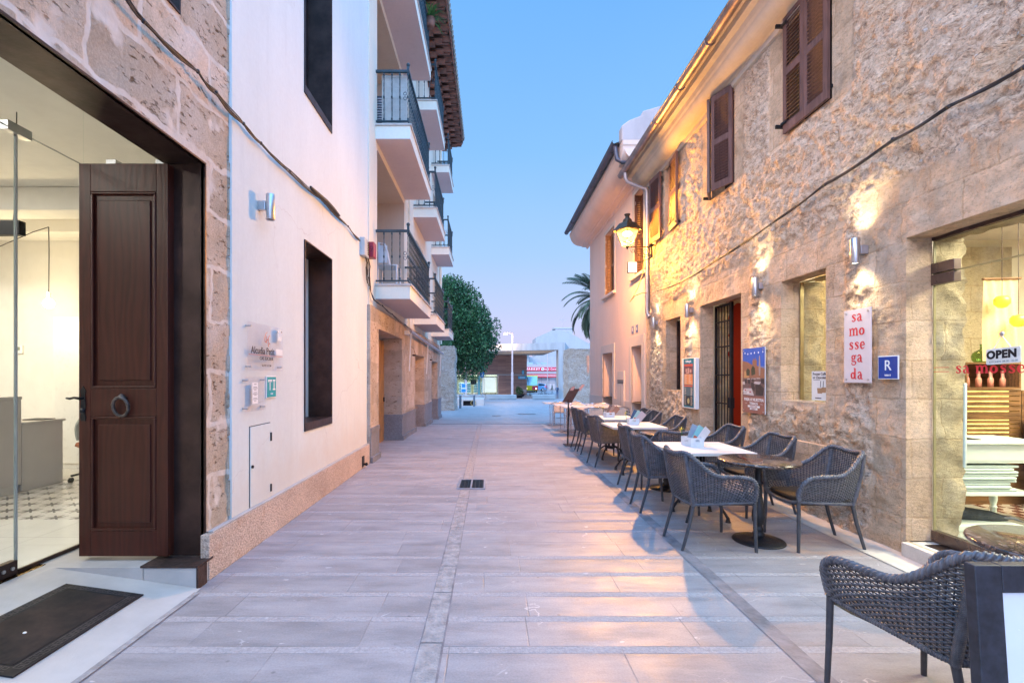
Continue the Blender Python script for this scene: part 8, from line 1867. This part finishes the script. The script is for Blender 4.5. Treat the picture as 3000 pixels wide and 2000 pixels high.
MB().box(CX + 3.62, CX + 3.68, CY + .02, CY + .25, Z0 + .85, Z0 + 1.15).box(CX + 3.3, CX + 3.64, CY - .015, CY + .0, Z0 + .86, Z0 + .98).build('tail_light', EM('tail light', (1, .10, .05), 1.5), cr_)
# bicycle rack / parked bicycle by the bench
t = thing('parked_bicycle', 'dark parked bicycle behind the short bench block', 'bicycle', (8, 62, gz(62))); q = MB(); b0 = gz(62)
for x in (6.55, 7.5):
    pts = [(x + .33 * math.cos(a), 62.5, b0 + .34 + .33 * math.sin(a)) for a in np.linspace(0, 6.283, 24, endpoint=False)]; MB().tube(pts, .022, 6, closed=True).build('wheel', m_black, t)
q.tube([(6.55, 62.5, b0 + .34), (6.75, 62.5, b0 + .85), (7.25, 62.5, b0 + .80), (7.5, 62.5, b0 + .34), (7.05, 62.5, b0 + .34), (7.22, 62.5, b0 + .92)], .022, 6); q.tube([(6.78, 62.5, b0 + .83), (7.05, 62.5, b0 + .34)], .022, 6); q.bar((6.65, 62.3, b0 + 1.0), (6.65, 62.7, b0 + 1.0), .03); q.bar((6.75, 62.5, b0 + .85), (6.65, 62.5, b0 + 1.0), .03); q.build('frame', m_iron, t); MB().box(7.1, 7.36, 62.44, 62.56, b0 + .92, b0 + .97).build('saddle', m_black, t)
t = thing('thin_post', 'thin dark post at the right end of the short bench block', 'post', (7.9, 60, gz(60))); MB().cyl((8.32, 60, gz(60)), (8.32, 60, gz(60) + 2.3), .035, n=8).build('pole', m_pole, t)
# people
def person(x, y, label, coat, legs, hair, step=.18, face=-1, arm=.15, coat_len=.0, hold=False, turn=0):
    z0 = gz(y); o = thing('person', label, 'person', (0, 0, 0))
    J = {'pel': (0, 0, .95), 'ch': (0, .0, 1.22), 'nk': (0, 0, 1.45), 'h0': (0, -.005, 1.54), 'h1': (0, -.01, 1.66), 'h2': (0, 0, 1.72)}
    vs = []; ed = []; rad = []
    def v(p, r): vs.append(p); rad.append(r); return len(vs) - 1
    pel = v((0, 0, .95), .15); ab = v((0, 0, 1.10), .135); ch_ = v((0, 0, 1.30), .165); nk = v((0, 0, 1.47), .06); hd = v((0, -.01, 1.60), .088); ht = v((0, 0, 1.69), .078); ed += [(pel, ab), (ab, ch_), (ch_, nk), (nk, hd), (hd, ht)]
    no = v((0, -.10, 1.59), .014); ed.append((hd, no))
    for s in (1, -1):
        sh_ = v((.17 * s, 0, 1.41), .06); el_ = v((.225 * s, .05 * s * face, 1.13), .045); wr_ = v((.20 * s, -arm, .90 if not hold else 1.08), .03); hn = v((.195 * s, -arm - .02, .82 if not hold else 1.10), .034); ed += [(ch_, sh_), (sh_, el_), (el_, wr_), (wr_, hn)]
        for kf in range(3): fn = v((.195 * s + (kf - 1) * .018, -arm - .03, .75 if not hold else 1.13), .010); ed.append((hn, fn))
        hp_ = v((.09 * s, 0, .90), .10); kn = v((.10 * s, -.5 * step * s, .50), .062); an_ = v((.10 * s, step * s * .9, .09), .042); to = v((.11 * s, step * s * .9 - .15, .035), .038); ed += [(pel, hp_), (hp_, kn), (kn, an_), (an_, to)]
    me = bpy.data.meshes.new('body'); me.from_pydata(vs, ed, []); b = bpy.data.objects.new('body', me); col.objects.link(b)
    sk = b.modifiers.new('skin', 'SKIN'); 
    for i, r in enumerate(rad): me.skin_vertices[0].data[i].radius = (r, r) ; 
    me.skin_vertices[0].data[0].use_root = True; sub = b.modifiers.new('sub', 'SUBSURF'); sub.levels = 1; sub.render_levels = 1
    dg = bpy.context.evaluated_depsgraph_get(); dg.update(); me2 = bpy.data.meshes.new_from_object(b.evaluated_get(dg)); bpy.data.objects.remove(b)
    me2.name = 'body'; me2.materials.clear()
    for m in (coat, legs, m_skin, hair): me2.materials.append(m)
    for p in me2.polygons:
        c = p.center; p.use_smooth = True
        hand = abs(c.x) > .16 and (c.z < .93 if not hold else (c.y < -arm + .02 and c.z > .9 and c.z < 1.2)) and c.z > .7
        p.material_index = 3 if (c.z > 1.62 and c.y > -.05) or c.z > 1.70 or (c.z > 1.50 and c.y > .03) else 2 if (c.z > 1.47 or hand) else 0 if c.z > .88 - coat_len else 1
    bo = bpy.data.objects.new('body', me2); col.objects.link(bo); attach(bo, o)
    e = MB()
    for s in (1, -1): e.ball((.032 * s, -.082, 1.625), .010, 6)
    e.box(-.022, .022, -.098, -.088, 1.55, 1.557); e.build('eyes_and_mouth', m_black, o)
    if coat_len: MB().lathe([(.16, 1.1), (.19, .95), (.235, .88 - coat_len), (.225, .88 - coat_len)], n=18).build('coat_skirt', coat, o)
    o.location = (x, y, z0); o.rotation_euler = (0, 0, turn); return o
m_skin = flatm('skin', (.45, .27, .20), .6)
person(9.96, 84, 'person in a pink top and pale trousers beside the slim lamp post', flatm('pink top', (.65, .22, .28), .8), flatm('pale trousers', (.45, .48, .55), .8), flatm('grey hair', (.35, .33, .33)), .15, turn=R(60))
person(10.7, 82, 'person in a long beige coat walking before the shop windows', flatm('beige coat', (.48, .38, .30), .85), flatm('grey trousers', (.40, .38, .38), .8), flatm('light brown hair', (.22, .13, .07)), .12, coat_len=.15, turn=R(-70))
person(8.66, 61.5, 'person in a dark top and blue jeans standing left of the concrete pillar', flatm('dark blue top', (.03, .05, .10), .8), flatm('blue jeans', (.06, .12, .22), .8), flatm('dark hair', (.02, .015, .012)), .08, hold=True, turn=R(-20))
